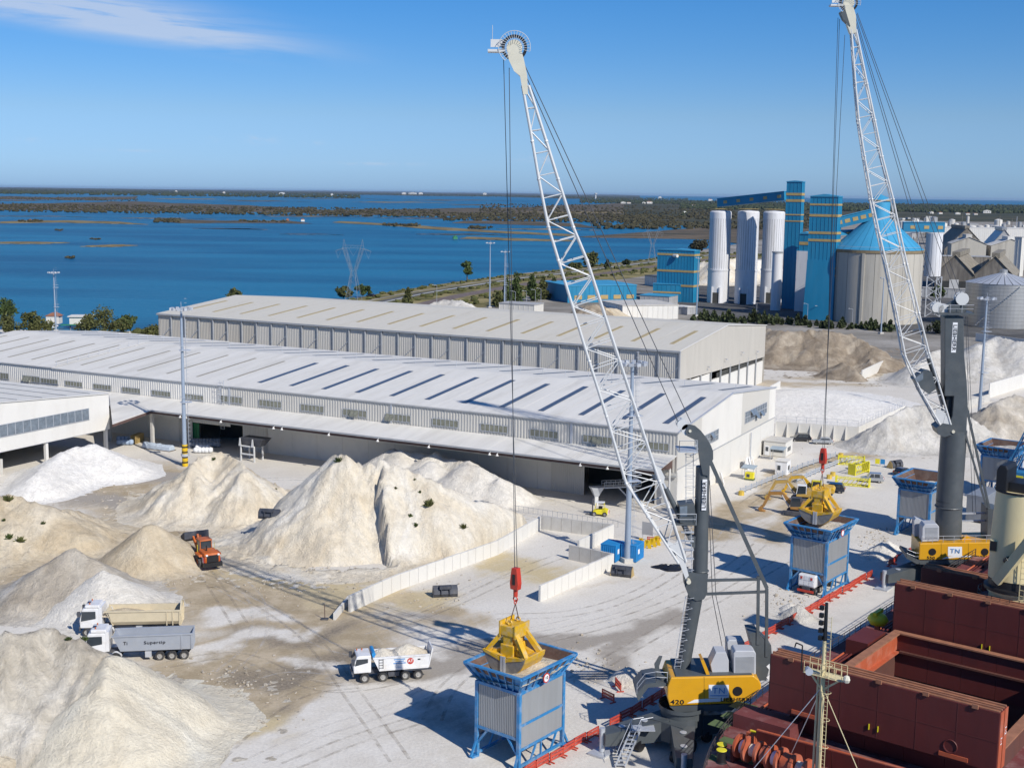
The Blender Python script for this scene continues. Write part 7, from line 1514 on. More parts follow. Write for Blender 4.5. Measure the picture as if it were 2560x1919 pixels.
# ---------------------------------------------------------------- excavators
def excavator(px, py, rz, m, label, cabm):
    p = G(px, py); t = thing('excavator', label, 'excavator', (p.x, p.y, 0), rz, 'excavators parked beside the guard rail'); t.scale = (1.0, 1.0, 1.0)
    for s in (-1, 1):
        B().prism([(-2.0, .1), (2.0, .1), (2.3, .5), (2.0, .9), (-2.0, .9), (-2.3, .5)], s * 1.15 - .3, s * 1.15 + .3, 'xz').build('track', M_CHASS, t, bevel=.05)
    B().box(-1.2, 1.2, -.9, .9, .4, 1.1).build('undercarriage', M_CHASS, t); B().prism([(-2.6, 1.15), (1.4, 1.15), (1.4, 1.6), (-.2, 1.75), (-.4, 2.3), (-2.4, 2.2), (-2.7, 1.8)], -1.3, 1.3, 'xz').build('house', m, t, bevel=.08)
    B().prism([(-.3, 1.6), (1.35, 1.6), (1.45, 2.3), (1.15, 3.1), (-.3, 3.1)], .3, 1.28, 'xz').build('cab', M_VGLASS, t); B().box(-.35, 1.25, .27, 1.31, 3.1, 3.2).build('cab_roof', cabm, t)
    for x, x2 in ((-.28, -.28), (1.38, 1.15)):
        for y in (.33, 1.26): B().bar((x, y, 1.65), (x2, y, 3.1), .09).build('cab_pillar', cabm, t)
    B().bar((1.2, -.2, 1.6), (3.2, -.2, 3.5), .42, .62).build('boom', m, t); B().bar((3.1, -.2, 3.45), (5.2, -.2, 3.2), .4, .52).build('boom', m, t)
    B().bar((4.9, -.2, 3.5), (6.1, -.2, .95), .36, .46).build('stick', m, t); B().tube((3.2, -.2, 3.85), (5.0, -.2, 3.65), .1, 8).build('stick_cylinder', M_STEEL, t)
    for y in (-.55, .15): B().tube((1.8, y, 1.3), (3.0, y, 3.2), .1, 8).build('boom_cylinder', M_STEEL, t)
    B().prism([(5.9, .9), (6.5, .95), (6.9, .5), (6.6, .08), (5.7, .05), (6.3, .35)], -.75, .35, 'xz').build('bucket', m, t)
excavator(1998, 1287, QF.rz + rad(197), M_EXCO, 'ochre excavator with a dark cab whose bucket rests by the guard rail', M_CHASS)
excavator(2010, 1254, QF.rz + rad(205), M_EXCY, 'dusty yellow excavator with a white cab behind the ochre one', M_DECAL)
excavator(2048, 1243, QF.rz + rad(200), M_GYEL, 'bright yellow excavator parked beside the black car', M_FYEL)

# ---------------------------------------------------------------- cars
def car(px, py, rz, m, label, kind='sedan', name='parked_car'):
    p = G(px, py); t = thing(name, label, 'car', (p.x, p.y, 0), rz); tall = kind in ('suv', 'van')
    L_, h, W_ = (4.4, 1.45, .88) if kind == 'sedan' else (4.5, 1.7, .92) if kind == 'suv' else (4.2, 1.78, .88)
    lo = [(-L_ / 2, .35), (L_ / 2, .35), (L_ / 2 + .05, .62), (L_ / 2 - .1, .82), (L_ / 2 - 1.0, .95), (-L_ / 2 + .1, 1.0), (-L_ / 2 - .03, .7)]
    B().prism(lo, -W_, W_, 'xz').build('body', m, t, bevel=.08)
    up = [(L_ / 2 - 1.1, .93), (.45, h - .05), (.2, h), (-1.0, h), (-L_ / 2 + .75, h - .06), (-L_ / 2 + .35, .97)] if kind == 'sedan' else [(L_ / 2 - 1.05, .93), (.55, h - .05), (.3, h), (-L_ / 2 + .5, h), (-L_ / 2 + .12, .98)]
    B().prism(up, -W_ + .1, W_ - .1, 'xz').build('roof_cabin', m, t, bevel=.06)
    gx0, gx1 = (-L_ / 2 + .65, L_ / 2 - 1.3)
    for s in (-1, 1):
        for a, c in ((gx0 + .1, -.35), (-.28, gx1 - .55)): B().prism([(a, 1.0), (c + (.35 if c > 0 else 0), 1.0), (c, h - .12), (a + .08, h - .12)], s * (W_ - .095) - .006, s * (W_ - .095) + .006, 'xz').build('side_window', M_VGLASS, t)
        for x in (L_ / 2 - .8, -L_ / 2 + .85): wheel(t, x, s * (W_ - .1), .32, .2)
        B().box(L_ / 2 - .05, L_ / 2 + .06, s * .62 - .16, s * .62 + .16, .6, .74).build('headlight', M_DECAL, t); B().box(-L_ / 2 - .05, -L_ / 2 + .02, s * .66 - .1, s * .66 + .1, .75, .95).build('tail_light', M_RED, t)
    B().slab([(L_ / 2 - 1.12, -W_ + .18, .98), (L_ / 2 - 1.12, W_ - .18, .98), (.52, W_ - .22, h - .1), (.52, -W_ + .22, h - .1)], .02).build('windscreen', M_VGLASS, t); xr = up[-1][0]
    B().slab([(xr - .02, W_ - .2, 1.04), (xr - .02, -W_ + .2, 1.04), (up[-2][0] - .01, -W_ + .22, h - .12), (up[-2][0] - .01, W_ - .22, h - .12)], .02).build('rear_window', M_VGLASS, t)
    return t
P_BLK = mat('car_black', (.012, .013, .018), .2, coat=.6); P_SIL = mat('car_silver', (.42, .44, .46), .28, metal=.5, coat=.4); P_WHT = mat('car_white', (.7, .7, .7), .3, coat=.4); P_NAVY = mat('car_navy', (.012, .018, .035), .2, coat=.6)
car(2001, 1102, rad(178), P_BLK, 'black hatchback parked by the shed with the grey roof', 'suv'); car(2056, 1109, rad(176), P_SIL, 'silver saloon parked along the buttressed wall')
car(2180, 1204, rad(168), P_SIL, 'silver high roofed estate car next to the yellow frames', 'van'); car(2080, 1229, rad(160), P_NAVY, 'dark navy estate car beside the excavators', 'suv')
car(2258, 1186, rad(35), P_BLK, 'black saloon beside the upturned loader bucket'); car(2505, 1092, rad(150), P_WHT, 'white estate car on the sand bank by the blue hopper', 'suv')
car(926, 742, rad(150), P_BLK, 'black car driving on the lagoon road', 'suv', 'car')

# ---------------------------------------------------------------- loose loader buckets
def loose_bucket(px, py, rz, label, w_=3.2, m2=None):
    p = G(px, py); t = thing('loader_bucket', label, 'bucket', (p.x, p.y, 0), rz, 'loader buckets lying in the yard')
    pr = [(-.75, .05), (.75, .02), (.8, .12), (-.3, .2), (-.6, .6), (-.4, 1.15), (-.1, 1.5), (-.25, 1.55), (-.75, 1.1), (-.95, .5)]
    n = 3
    for k in range(n): y0, y1 = -w_ / 2 + w_ * k / n, -w_ / 2 + w_ * (k + 1) / n - .06; B().prism(pr, y0, y1, 'xz').build('shell', M_CHASS, t)
    for s in (-1, 1): B().prism([(-.9, .1), (.75, .02), (-.1, 1.5), (-.75, 1.1)], s * w_ / 2 - .04, s * w_ / 2 + .04, 'xz').build('cheek', m2 or M_CHASS, t)
    for y in (-.55, .55): B().prism([(-.75, .2), (-1.15, .5), (-1.1, 1.1), (-.6, 1.5), (-.4, 1.3)], y - .06, y + .06, 'xz').build('hinge_rib', M_CHASS, t)
    B().box(-1.1, -.4, -.8, .8, 1.2, 1.6).build('coupler', M_CHASS, t); return t
bk0 = loose_bucket(676, 1290, rad(80), 'black ribbed loader bucket between two sand heaps'); loose_bucket(1112, 1488, rad(100), 'black loader bucket lying in the walled bay')
loose_bucket(1556, 1438, rad(70), 'black loader bucket with rusty cheek at the foot of the lamp mast', 3.0, M_OCHRE); loose_bucket(2236, 1168, rad(120), 'grey upturned loader bucket beside the black saloon', 3.0, M_OCHRE)
p = G(1676, 1420); b = B(); rr = random.Random(4)
n = 22; vs = []; 
for j in range(9):
    for i in range(n):
        a = 2 * math.pi * i / n; r = (1 - j / 8) * (1.9 + .5 * math.sin(3 * a) + rr.uniform(-.2, .2)); vs.append((r * 1.3 * math.cos(a), r * .7 * math.sin(a), .05 + .5 * (1 - (1 - j / 8) ** 2) + rr.uniform(-.09, .09)))
b.add(vs, [(j * n + i, j * n + (i + 1) % n, (j + 1) * n + (i + 1) % n, (j + 1) * n + i) for j in range(8) for i in range(n)]); o = b.build('tarpaulin', mat('black_tarp', (.015, .016, .02), .35), None, 'auto'); o.location = (p.x, p.y, 0); tag(o, 'crumpled black tarpaulin on the ground by the crane boom', 'tarpaulin')
# ================================================================ bulk carrier alongside (built in the quay frame: x across, y along)
M_SRED = mat('ship_red', (.105, .018, .015), .6, var=.18, scale=.35, dirt=(.07, .02, .018), dirt_amt=.5, dirt_scale=.5, stretch=(1, 1, .35), bump=.06, bscale=1.5)
M_SREDD = mat('ship_deck', (.15, .036, .034), .75, var=.15, scale=.4, dirt=(.42, .30, .28), dirt_amt=.6, dirt_scale=.3)
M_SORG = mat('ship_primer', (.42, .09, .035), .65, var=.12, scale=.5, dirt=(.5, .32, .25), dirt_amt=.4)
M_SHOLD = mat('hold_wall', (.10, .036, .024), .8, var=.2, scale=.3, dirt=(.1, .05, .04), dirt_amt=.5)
M_SRUST = mat('hatch_edge', (.30, .13, .07), .8, var=.25, scale=1)
M_SCREAM = mat('ship_cream', (.66, .56, .32), .5, var=.07, scale=.4, dirt=(.4, .3, .18), dirt_amt=.35, dirt_scale=.6, stretch=(1, 1, .3))
M_SGRN = mat('deck_green', (.09, .13, .05), .8, var=.2)
M_HULL = mat('hull_black', (.02, .02, .025), .5)
M_SEAM = mat('weld_seam', (.10, .024, .02), .6, var=.2)
DZ = 4.9; SC = 28.0
def hb(s): return 14.6 if s > 22 else 14.6 * math.sqrt(max(0, 1 - ((22 - s) / 33.0) ** 2))
ship = thing('bulk_carrier', 'dark red bulk carrier moored at the quay with open hatch covers', 'ship', QF.o, QF.rz)
ss = [-10.9, -10, -8, -5, -2, 1, 4, 7, 10, 14, 18, 22, 40, 70, 100, 150, 200]
left = [(SC - hb(s), s) for s in ss]; right = [(SC + hb(s), s) for s in ss]; ring = left + right[::-1]; n = len(ring)
b = B(); vs = [(x, y, DZ) for x, y in ring] + [((x - SC) * (.9 if y < 15 else 1) + SC, y + (2.0 if y < 5 else 0), -7) for x, y in ring]; b.add(vs, [(i, (i + 1) % n, n + (i + 1) % n, n + i) for i in range(n)]); b.build('hull', M_HULL, ship)
H0, H1, HA, HC = 12.6, 37.8, 19.2, 36.8     # hold opening: along from H0 to H1, across from HA to HC
dk = B()
for i in range(len(ss) - 1):
    a, c = ss[i], ss[i + 1]
    def quad(x0, x1, x2, x3): dk.add([(x0, a, DZ), (x1, a, DZ), (x2, c, DZ), (x3, c, DZ)], [(0, 1, 2, 3)])
    quad(SC - hb(a), HA if a >= 10 else SC - hb(a) * .2, HA if c > 10 else SC - hb(c) * .2, SC - hb(c)); quad(HC if a >= 10 else SC + hb(a) * .2, SC + hb(a), SC + hb(c), HC if c > 10 else SC + hb(c) * .2)
    if c <= 10: quad(SC - hb(a) * .2, SC + hb(a) * .2, SC + hb(c) * .2, SC - hb(c) * .2)
dk.add([(HA, 10, DZ), (HC, 10, DZ), (HC, H0, DZ), (HA, H0, DZ)], [(0, 1, 2, 3)]); dk.add([(HA, H1, DZ), (HC, H1, DZ), (HC, 200, DZ), (HA, 200, DZ)], [(0, 1, 2, 3)]); dk.build('deck', M_SREDD, ship)
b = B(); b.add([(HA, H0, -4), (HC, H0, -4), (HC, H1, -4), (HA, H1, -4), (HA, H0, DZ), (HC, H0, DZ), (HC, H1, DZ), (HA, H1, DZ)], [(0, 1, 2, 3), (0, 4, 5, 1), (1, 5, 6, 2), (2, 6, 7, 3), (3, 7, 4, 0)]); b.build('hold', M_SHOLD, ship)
# coaming, plate by plate with stays
for k in range(6):
    y0, y1 = H0 + (H1 - H0) * k / 6, H0 + (H1 - H0) * (k + 1) / 6 - .03
    for x in (HA, HC): B().box(x - .12, x + .12, y0, y1, DZ, 7.1).build('coaming_plate', M_SORG if x == HA else M_SHOLD, ship)  # left plates brighter orange: sunlight on them is put into the colour
for k in range(5):
    x0, x1 = HA + (HC - HA) * k / 5, HA + (HC - HA) * (k + 1) / 5 - .03
    for y in (H0, H1): B().box(x0, x1, y - .12, y + .12, DZ - 2.5, 7.1).build('coaming_plate', M_SRED, ship)
for x in (HA, HC): B().box(x - .45, x + .45, H0 - .4, H1 + .4, 7.1, 7.25).build('coaming_rail', M_SRUST, ship)
for y in (H0, H1): B().box(HA - .4, HC + .4, y - .4, y + .4, 7.12, 7.27).build('coaming_rail', M_SRUST, ship)
for k in range(14): y = H0 + 1 + k * 1.8; B().prism([(HA - .12, DZ), (HA - 1.0, DZ), (HA - .12, 6.9)], y, y + .1, 'xz').build('coaming_stay', M_SRED, ship)
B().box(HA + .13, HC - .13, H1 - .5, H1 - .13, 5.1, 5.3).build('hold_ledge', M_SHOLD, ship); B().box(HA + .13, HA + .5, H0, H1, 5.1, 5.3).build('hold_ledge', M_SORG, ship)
for x, z in ((15.2, .25), (15.6, .25), (16.1, .35)): B().tube((x, 11, DZ + z), (x, 110, DZ + z), .11, 8).build('deck_pipe', M_SORG if x < 15.5 else M_SRED, ship)
for k in range(24): B().boxc((15.6, 12 + k * 4, DZ + .12), (1.3, .15, .24)).build('pipe_saddle', M_SRED, ship)
h2 = 47.8
for k in range(6):
    for x in (HA, HC): B().box(x - .12, x + .12, h2 + k * 5, h2 + k * 5 + 4.97, DZ, 7.1).build('coaming_plate', M_SRED, ship)
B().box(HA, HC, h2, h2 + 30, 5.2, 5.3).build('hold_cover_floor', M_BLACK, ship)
# folded hatch covers standing on edge: each pair is two leaves
def cover(s, n0, n1, z0, z1, nm, lab=None):
    o = thing('hatch_cover', nm, 'hatch cover', QF.w(0, s), QF.rz)
    for k, dy in enumerate((0.0, 1.02)):
        l = B().box(n0, n1, dy, dy + .92, z0, z1).build('leaf', M_SRED, o, bevel=.05)
        B().box(n0 + .1, n1 - .1, dy + .1, dy + .8, z1, z1 + .08).build('top_edge', M_SRUST, l); B().bar((n0, dy + .45, z1 + .15), (n1, dy + .45, z1 + .15), .18, .14).build('seal_bar', M_SRUST, l)
        B().box(n1 + .001, n1 + .06, dy + .05, dy + .87, z0, z1).build('end_plate', M_SORG, l); B().box(n0 - .06, n0 - .001, dy + .05, dy + .87, z0, z1).build('end_plate', M_SRED, l)
    for x in np.linspace(n0 + 3.4, n1 - 3.4, 5): B().box(x - .025, x + .025, -.018, -.001, z0 + .05, z1 - .05).build('weld_seam', M_SEAM, o)
    B().box(n0 + .1, n1 - .1, -.018, -.001, (z0 + z1) / 2 - .02, (z0 + z1) / 2 + .02).build('weld_seam', M_SEAM, o)
    for x in (n0 + 9.5, n0 + 10.3): B().box(x - .03, x + .03, -.12, -.02, z0 + .7, z0 + 1.2).build('handle', M_FYEL, o)
    for x in np.linspace(n0 + 2, n1 - 2, 5): B().box(x - .25, x + .25, -.15, .0, z1 - .1, z1 + .25).build('hinge', M_SRUST, o)
    for x in (n0 + 3.5, n1 - 3.5): B().boxc((x, -.06, z0 + .4), (2.4, .1, .35)).build('bracket', M_SORG, o)
    return o
c_ = cover(10.8, 17.7, 38.0, 7.0, 12.1, 'folded dark red hatch cover with marks 1-1 and 1-2 nearest the foremast'); 
text_mesh('leaf_mark', '1-1', .55, M_DECAL, c_, basis((38.08, .46, 9.6), (0, 0, -1), (0, 1, 0)), .01, .005); text_mesh('leaf_mark', '1-2', .55, M_DECAL, c_, basis((38.08, 1.48, 10.2), (0, 0, -1), (0, 1, 0)), .01, .005)
B().torus((34.2, -.03, 8.2), .55, .06, 'y', 24, 5).build('ring_weld', M_SRED, c_)
cover(38.8, 18.3, 38.0, 6.4, 12.1, 'folded dark red hatch cover on the far side of the open hold'); cover(46.6, 18.3, 38.0, 6.4, 12.1, 'folded dark red hatch cover behind the cream ship crane post')
cover(74.5, 18.3, 38.0, 6.4, 11.6, 'dark red hatch cover farthest from the foremast')
# deck rails, port side
rl = B()
prev = None
for s in np.arange(-8, 120, 1.5):
    p = Vector((SC - hb(s) + .25, s, DZ)); up = Vector((0, 0, 1)); rl.tube(p, p + up * 1.1, .035, 5)
    if prev:
        for h in (.4, .75, 1.1): rl.tube(prev + up * h, p + up * h, .03 if h < 1 else .045, 5)
    prev = p
rl.build('deck_railing', mat('rail_dark', (.05, .04, .04), .6), ship)
# windlass, bollards, breakwater, foredeck fittings
def ql(px, py, z): v = QF.l(G(px, py, z)); return Vector((v.x, v.y, z))
a, c = ql(1893, 1823, 6.6), ql(2125, 1885, 6.6); d = (c - a); c = a + d * 2.2
nb_ = 8
for k in range(nb_):
    p, q = a.lerp(c, k / nb_), a.lerp(c, (k + 1) / nb_ - .004); B().hexa([(p.x, p.y, DZ), (q.x, q.y, DZ), (q.x, q.y + .15, DZ), (p.x, p.y + .15, DZ), (p.x, p.y - .25, 6.6), (q.x, q.y - .25, 6.6), (q.x, q.y - .1, 6.6), (p.x, p.y - .1, 6.6)]).build('breakwater_plate', M_SRED, ship)
B().bar(a, c, .25, .12).build('breakwater_rail', M_SORG, ship)
def windlass():
    a, c = ql(1842, 1858, 6.3), ql(1990, 1912, 6.3); t = thing('windlass', 'red deck windlass with rope drums and bare steel rims', 'windlass', QF.w(a.x, a.y, DZ), QF.rz); d = Vector((c.x - a.x, c.y - a.y, 0)); L_ = d.length * 1.5; rz = math.atan2(d.y, d.x)
    ax = d.normalized(); zz = 1.35
    def at(u, z=zz): v = ax * u; return Vector((v.x, v.y, z))
    B().tube(at(0), at(L_), .22, 14).build('shaft', M_SORG, t, 'auto')
    for k, (u, r, w_, m) in enumerate(((.2, 1.05, .22, M_SORG), (.55, .6, .5, M_DECAL), (1.1, 1.15, .25, M_SORG), (1.5, .55, .7, M_CREAM), (2.2, 1.0, .25, M_SORG), (2.7, .8, .5, M_SORG), (3.3, 1.05, .25, M_SORG), (3.7, .62, .5, M_DECAL), (4.3, 1.15, .25, M_SORG), (4.7, .85, .8, M_SORG), (5.6, 1.0, .3, M_SORG), (6.0, .5, .7, M_CREAM), (6.8, .95, .25, M_SORG))):
        if u < L_: B().tube(at(u), at(u + w_), r, 26).build('drum' if r < .9 else 'flange', m, t, 'auto')
    for u in (.05, 2.4, 4.9): p = at(u, 0); B().boxc((p.x, p.y, .7), (.3, 1.6, 1.4), rz).build('pedestal', M_SRED, t)
windlass()
def bollard(px, py, label):
    p = ql(px, py, DZ + 1.1); t = thing('bollard', label, 'bollard', QF.w(p.x, p.y, DZ), QF.rz, 'yellow topped bollards on the foredeck')
    B().lathe([(.5, 0), (.38, .1), (.36, .95), (.46, 1.0), (.46, 1.12)], 18).build('post', M_BLACK, t, 'auto'); B().lathe([(.46, 1.12), (.44, 1.16), (0, 1.18)], 18).build('cap', M_FYEL, t)
bollard(1805, 1860, 'black bollard with yellow cap beside the deck railing'); bollard(1804, 1874, 'black bollard with yellow cap nearest the windlass')
for px, py, lb in ((1884, 1826, 'red and orange vent box with a yellow handle on the foredeck'),):
    p = ql(px, py, DZ + 1.3); t = thing('vent_box', lb, 'vent', QF.w(p.x, p.y, DZ), QF.rz); B().box(-.5, .5, -.4, .4, 0, 1.2).build('casing', M_SORG, t); B().box(-.3, .3, -.1, .1, 1.2, 1.32).build('handle', M_FYEL, t)
b = B()
for k, (px, py, r) in enumerate(((1800, 1810, .9), (1835, 1790, 1.0), (1858, 1765, 1.1), (1820, 1850, .7), (1850, 1880, .8), (1880, 1900, .9), (1790, 1895, .7))):
    p = ql(px, py, DZ); b.box(p.x - r, p.x + r, p.y - r * .8, p.y + r * .8, DZ + .004, DZ + .03)
b.build('green_patches', M_SGRN, ship)
p = ql(1880, 1765, DZ + 1.2); B().box(p.x - .5, 20.5, 9.5, 12.2, DZ, DZ + 1.3).build('hatch_plinth', M_SREDD, ship)
# deck gear by the open hold
p = ql(2195, 1545, DZ + 2.2); t = thing('lifeboat_buoy', 'yellow float on a stand beside the hatch cover', 'float', QF.w(p.x, p.y, DZ), QF.rz)
B().blob((0, 0, 2.1), 1.2, 1.0, .8, 12, 0).build('float', M_FYEL, t, True); B().box(-.25, .25, -.25, .25, 0, 1.6).build('stand', M_SORG, t); B().box(-.2, .2, -1.0, 1.0, 2.7, 3.1).build('frame', M_FYEL, t)
p = ql(2165, 1585, DZ + 2); t = thing('deck_locker', 'dark red deck locker with rectangular openings beside the coaming', 'locker', QF.w(p.x, p.y, DZ), QF.rz); B().box(-1.2, 1.2, -2.4, 2.4, 0, 1.9).build('casing', M_SRED, t)
for y in (-1.6, -.4, .8): B().box(-1.25, -1.2, y, y + .8, .8, 1.4).build('opening', M_BLACK, t)
p = ql(2130, 1612, DZ + .8); t = thing('drum', 'yellow drum standing on the side deck', 'drum', QF.w(p.x, p.y, DZ), 0); B().lathe([(.0, 0), (.45, 0), (.45, 1.1), (0, 1.15)], 16).build('shell', M_FYEL, t, 'auto'); B().torus((0, 0, .55), .46, .03, 'z', 16, 4).build('hoop', M_FYEL, t)
# foremast
def solve_s(nn, z, px):
    lo, hi = -11, 60
    f = lambda s: proj(QF.w(nn, s, z))[0] - px
    for _ in range(60):
        m = (lo + hi) / 2
        if f(lo) * f(m) <= 0: hi = m
        else: lo = m
    return lo
ms = solve_s(26.5, DZ, 2042); mp = QF.w(26.5, ms, DZ); mh = ztop(mp, 1506)
t = thing('foremast', 'cream ship foremast with a lamp platform and black top', 'mast', mp, QF.rz)
zp, zb_ = ztop(mp, 1685), ztop(mp, 1600)
B().tube((0, 0, 0), (0, 0, zp), .25, 14, .2).build('mast_tube', M_SCREAM, t, 'auto'); B().tube((0, 0, zp), (0, 0, zb_), .18, 14, .16).build('mast_tube', M_SCREAM, t, 'auto'); B().tube((0, 0, zb_), (0, 0, mh), .17, 14, .13).build('mast_top', M_BLACK, t, 'auto')
B().tube((-.5, .1, 0), (-.42, .1, zp), .1, 8).build('conduit', M_SCREAM, t); B().path([(.28, -.3, 0), (.28, -.3, zp - 2), (.05, -.3, zp - 1.2), (.05, -.3, zp + 1)], .07, 8).build('conduit', M_SCREAM, t)
b = B(); b.hexa([(-.9, -.4, zp - .12), (1.1, -.4, zp - .12), (1.1, .4, zp - .12), (-.9, .4, zp - .12), (-1.5, -.6, zp), (1.9, -.6, zp), (1.9, .6, zp), (-1.5, .6, zp)]); b.build('platform', M_SCREAM, t)
b = B()
for x in (-1.4, -.7, 0, .7, 1.3, 1.8):
    for y in (-.55, .55): b.tube((x, y, zp), (x, y, zp + 1.0), .025, 4)
for y in (-.55, .55):
    for h in (.5, 1.0): b.tube((-1.4, y, zp + h), (1.8, y, zp + h), .025, 4)
b.build('platform_rail', M_SCREAM, t)
for s_ in (-1, 1): B().bar((s_ * 1.3 + .2, 0, zp - .1), (0, 0, zp - 1.3), .14).build('platform_strut', M_SCREAM, t)
b = B(); b.path([(-1.75, -.3, zp), (-1.75, -.3, zp + 2.1), (-2.3, -.3, zp + 2.2), (-2.4, -.3, zp + 1.8)], .06, 5); b.build('lamp_arm', M_BLACK, t)
B().blob((2.2, -.5, zp + .3), .3, .3, .35, 8, 0).build('horn', M_CREAM, t); b = B(); b.tube((-1.0, -.8, zp + .5), (-.6, -1.3, zp + .45), .2, 10, .32); b.build('floodlight', M_STEEL, t)
for k in range(5): z = zb_ + (mh - zb_) * (k + .3) / 5; B().boxc((-.32, -.15, z), (.3, .3, .35)).build('navigation_lamp', M_BLACK, t)
b = B()
for z in np.arange(1, mh - 1, .35): b.tube((.25, -.12, z), (.55, -.12, z), .02, 4)
b.tube((.55, -.12, 1), (.55, -.12, mh - 1), .03, 5); b.build('rungs', M_SCREAM, t)
for z in np.arange(2, mh - 1, 2.3): B().torus((.5, -.3, z), .36, .025, 'z', 14, 4).build('cage_hoop', M_SCREAM if z < zb_ else M_BLACK, t)
for e in ((-5.5, -2, .3), (-4.0, 2.5, .3), (7.5, -4, .3)): B().tube((0, 0, zp - 1), e, .035, 5).build('stay', M_SCREAM if e[0] > 0 else M_STEEL, t)
# ship's own crane: cream post
cs = 43.2; cp = QF.w(29.2, cs, DZ); t = thing('ship_crane', 'cream deck crane post with black jib foot between the hatches', 'crane', cp, QF.rz)
zr = ztop(cp, 1462); zt_ = ztop(cp, 1225); zz = ztop(cp, 1160)
B().lathe([(2.35, 0), (2.35, zr - .6), (2.6, zr - .6), (2.6, zr - .2)], 32).build('pedestal', M_SCREAM, t, 'auto'); B().lathe([(2.9, zr - .3), (2.9, zr), (2.5, zr + .1), (2.5, zr + .9), (2.3, zr + 1)], 32).build('slewing_ring', M_BLACK, t, 'auto')
B().lathe([(2.55, zr + .9), (2.5, zr + 6), (2.3, zt_), (0, zt_)], 32).build('crane_house', M_SCREAM, t, 'auto'); B().torus((0, 0, zt_), 2.35, .12, 'z', 32, 6).build('rim', M_BLACK, t)
B().prism([(-1.9, zt_), (-.8, zt_), (-.8, zz - .4), (-1.0, zz), (-1.6, zz), (-1.9, zz - .5)], -2.0, 1.2, 'xz').build('sheave_housing', M_BLACK, t, bevel=.1)
B().box(-1.0, 2.2, -1.4, 1.4, zt_, zt_ + 1.0).build('winch_bed', M_BLACK, t)
B().boxc((-1.6, -2.05, zr + 4.4), (.9, .25, 1.3)).build('porthole_frame', M_SCREAM, t, bevel=.1); B().boxc((-1.62, -2.15, zr + 4.4), (.65, .2, 1.0)).build('porthole', M_BLACK, t)
B().bar((-.9, -2.5, zr + .8), (2.6, -3.4, zr + 6.5), .9, .9).build('jib_foot', M_SCREAM, t); B().tube((-.2, -2.6, zr + 3.2), (.3, -3.1, zr + 3.6), .28, 12).build('winch_motor', M_BLACK, t)
b = B()
for k in range(10): b.bar((1.4, -2.6, zr - 2 + k * .6), (1.9, -2.6, zr - 2 + k * .6), .06)
for x in (1.4, 1.9): b.bar((x, -2.6, zr - 3), (x, -2.6, zr + 5), .07)
b.build('ladder', M_SCREAM, t)
b = B()
for k in range(12):
    a = rad(170 + k * 16); b.tube((3.4 * math.cos(a), 3.4 * math.sin(a), zr - 1.6), (3.4 * math.cos(a), 3.4 * math.sin(a), zr - .6), .03, 4)
    a2 = rad(170 + (k + 1) * 16); b.tube((3.4 * math.cos(a), 3.4 * math.sin(a), zr - .6), (3.4 * math.cos(a2), 3.4 * math.sin(a2), zr - .6), .03, 4); b.tube((3.4 * math.cos(a), 3.4 * math.sin(a), zr - 1.1), (3.4 * math.cos(a2), 3.4 * math.sin(a2), zr - 1.1), .025, 4)
b.build('walkway_rail', M_BLACK, t); B().lathe([(2.3, zr - 1.8), (3.5, zr - 1.75), (3.5, zr - 1.65), (2.3, zr - 1.6)], 28).build('walkway', M_SRED, t)
# blue quay crane beyond, at the edge of view
p = G(2556, 1262); p.z = 0; t = thing('quay_crane', 'blue lattice harbour crane beyond the ship crane', 'crane', p, QF.rz)
M_QB = mat('crane_blue', (.02, .17, .36), .45, var=.12, dirt=(.1, .12, .15), dirt_amt=.3)
def lat(p, q, w_, n_, r=.14):
    p, q = Vector(p), Vector(q); d = q - p; u = d.cross(Vector((0, 1, 0))).normalized() * w_ / 2; v = Vector((0, w_ / 2, 0)); cs_ = [u + v, u - v, -u - v, -u + v]
    for c in cs_: B().tube(p + c, q + c, r, 6).build('chord', M_QB, t)
    for k in range(n_):
        a, e = p.lerp(q, k / n_), p.lerp(q, (k + 1) / n_)
        for i in range(4): B().tube(a + cs_[i], e + cs_[(i + 1) % 4], r * .6, 5).build('brace', M_QB, t)
lat((-3, 0, 4), (2.4, -1, 17.5), 1.6, 8, .12); lat((-1, 0, 3), (5, 0, 9), 1.4, 5, .12); lat((-4, -1, 2.5), (-1.5, 0, 9), 1.2, 5, .1)
for sx in (-4, 4):
    for sy in (-4, 4): B().bar((sx, sy, 0), (sx * .6, sy * .6, 4), .6).build('portal_leg', M_QB, t)
B().box(-2, 5, -2.2, 2.2, 4, 6.2).build('machine_house', M_QB, t, bevel=.1); B().box(-1.6, .4, -2.35, -2.2, 4.2, 5.6).build('yellow_panel', M_FYEL, t)
b = B()
for k in range(6):
    z = 10 + k * 2.4; b.box(3.0, 5.0, -1.2, .8, z, z + .1)
    for x in (3, 5): b.tube((x, -1.2, z), (x, -1.2, z + 2.4), .06, 4); b.tube((x, .8, z), (x, .8, z + 2.4), .06, 4)
    b.bar((3.2, -.9, z), (4.8, -.9, z + 2.4), .5, .08); b.tube((3, -1.2, z + 1.1), (5, -1.2, z + 1.1), .04, 4)
b.build('stair_tower', M_BLACK, t)
p = QF.w(1.5, 122); t = thing('equipment_container', 'grey steel equipment container below the fourth hopper', 'container', p, QF.rz); B().box(-1.5, 1.5, -4, 4, .3, 4.6).build('casing', mat('casing_grey', (.22, .24, .27), .5), t, bevel=.05)
for k in range(9): B().box(-1.55, -1.5, -3.8 + .9 * k, -3.7 + .9 * k, .4, 4.5).build('rib', M_TRIM, t)
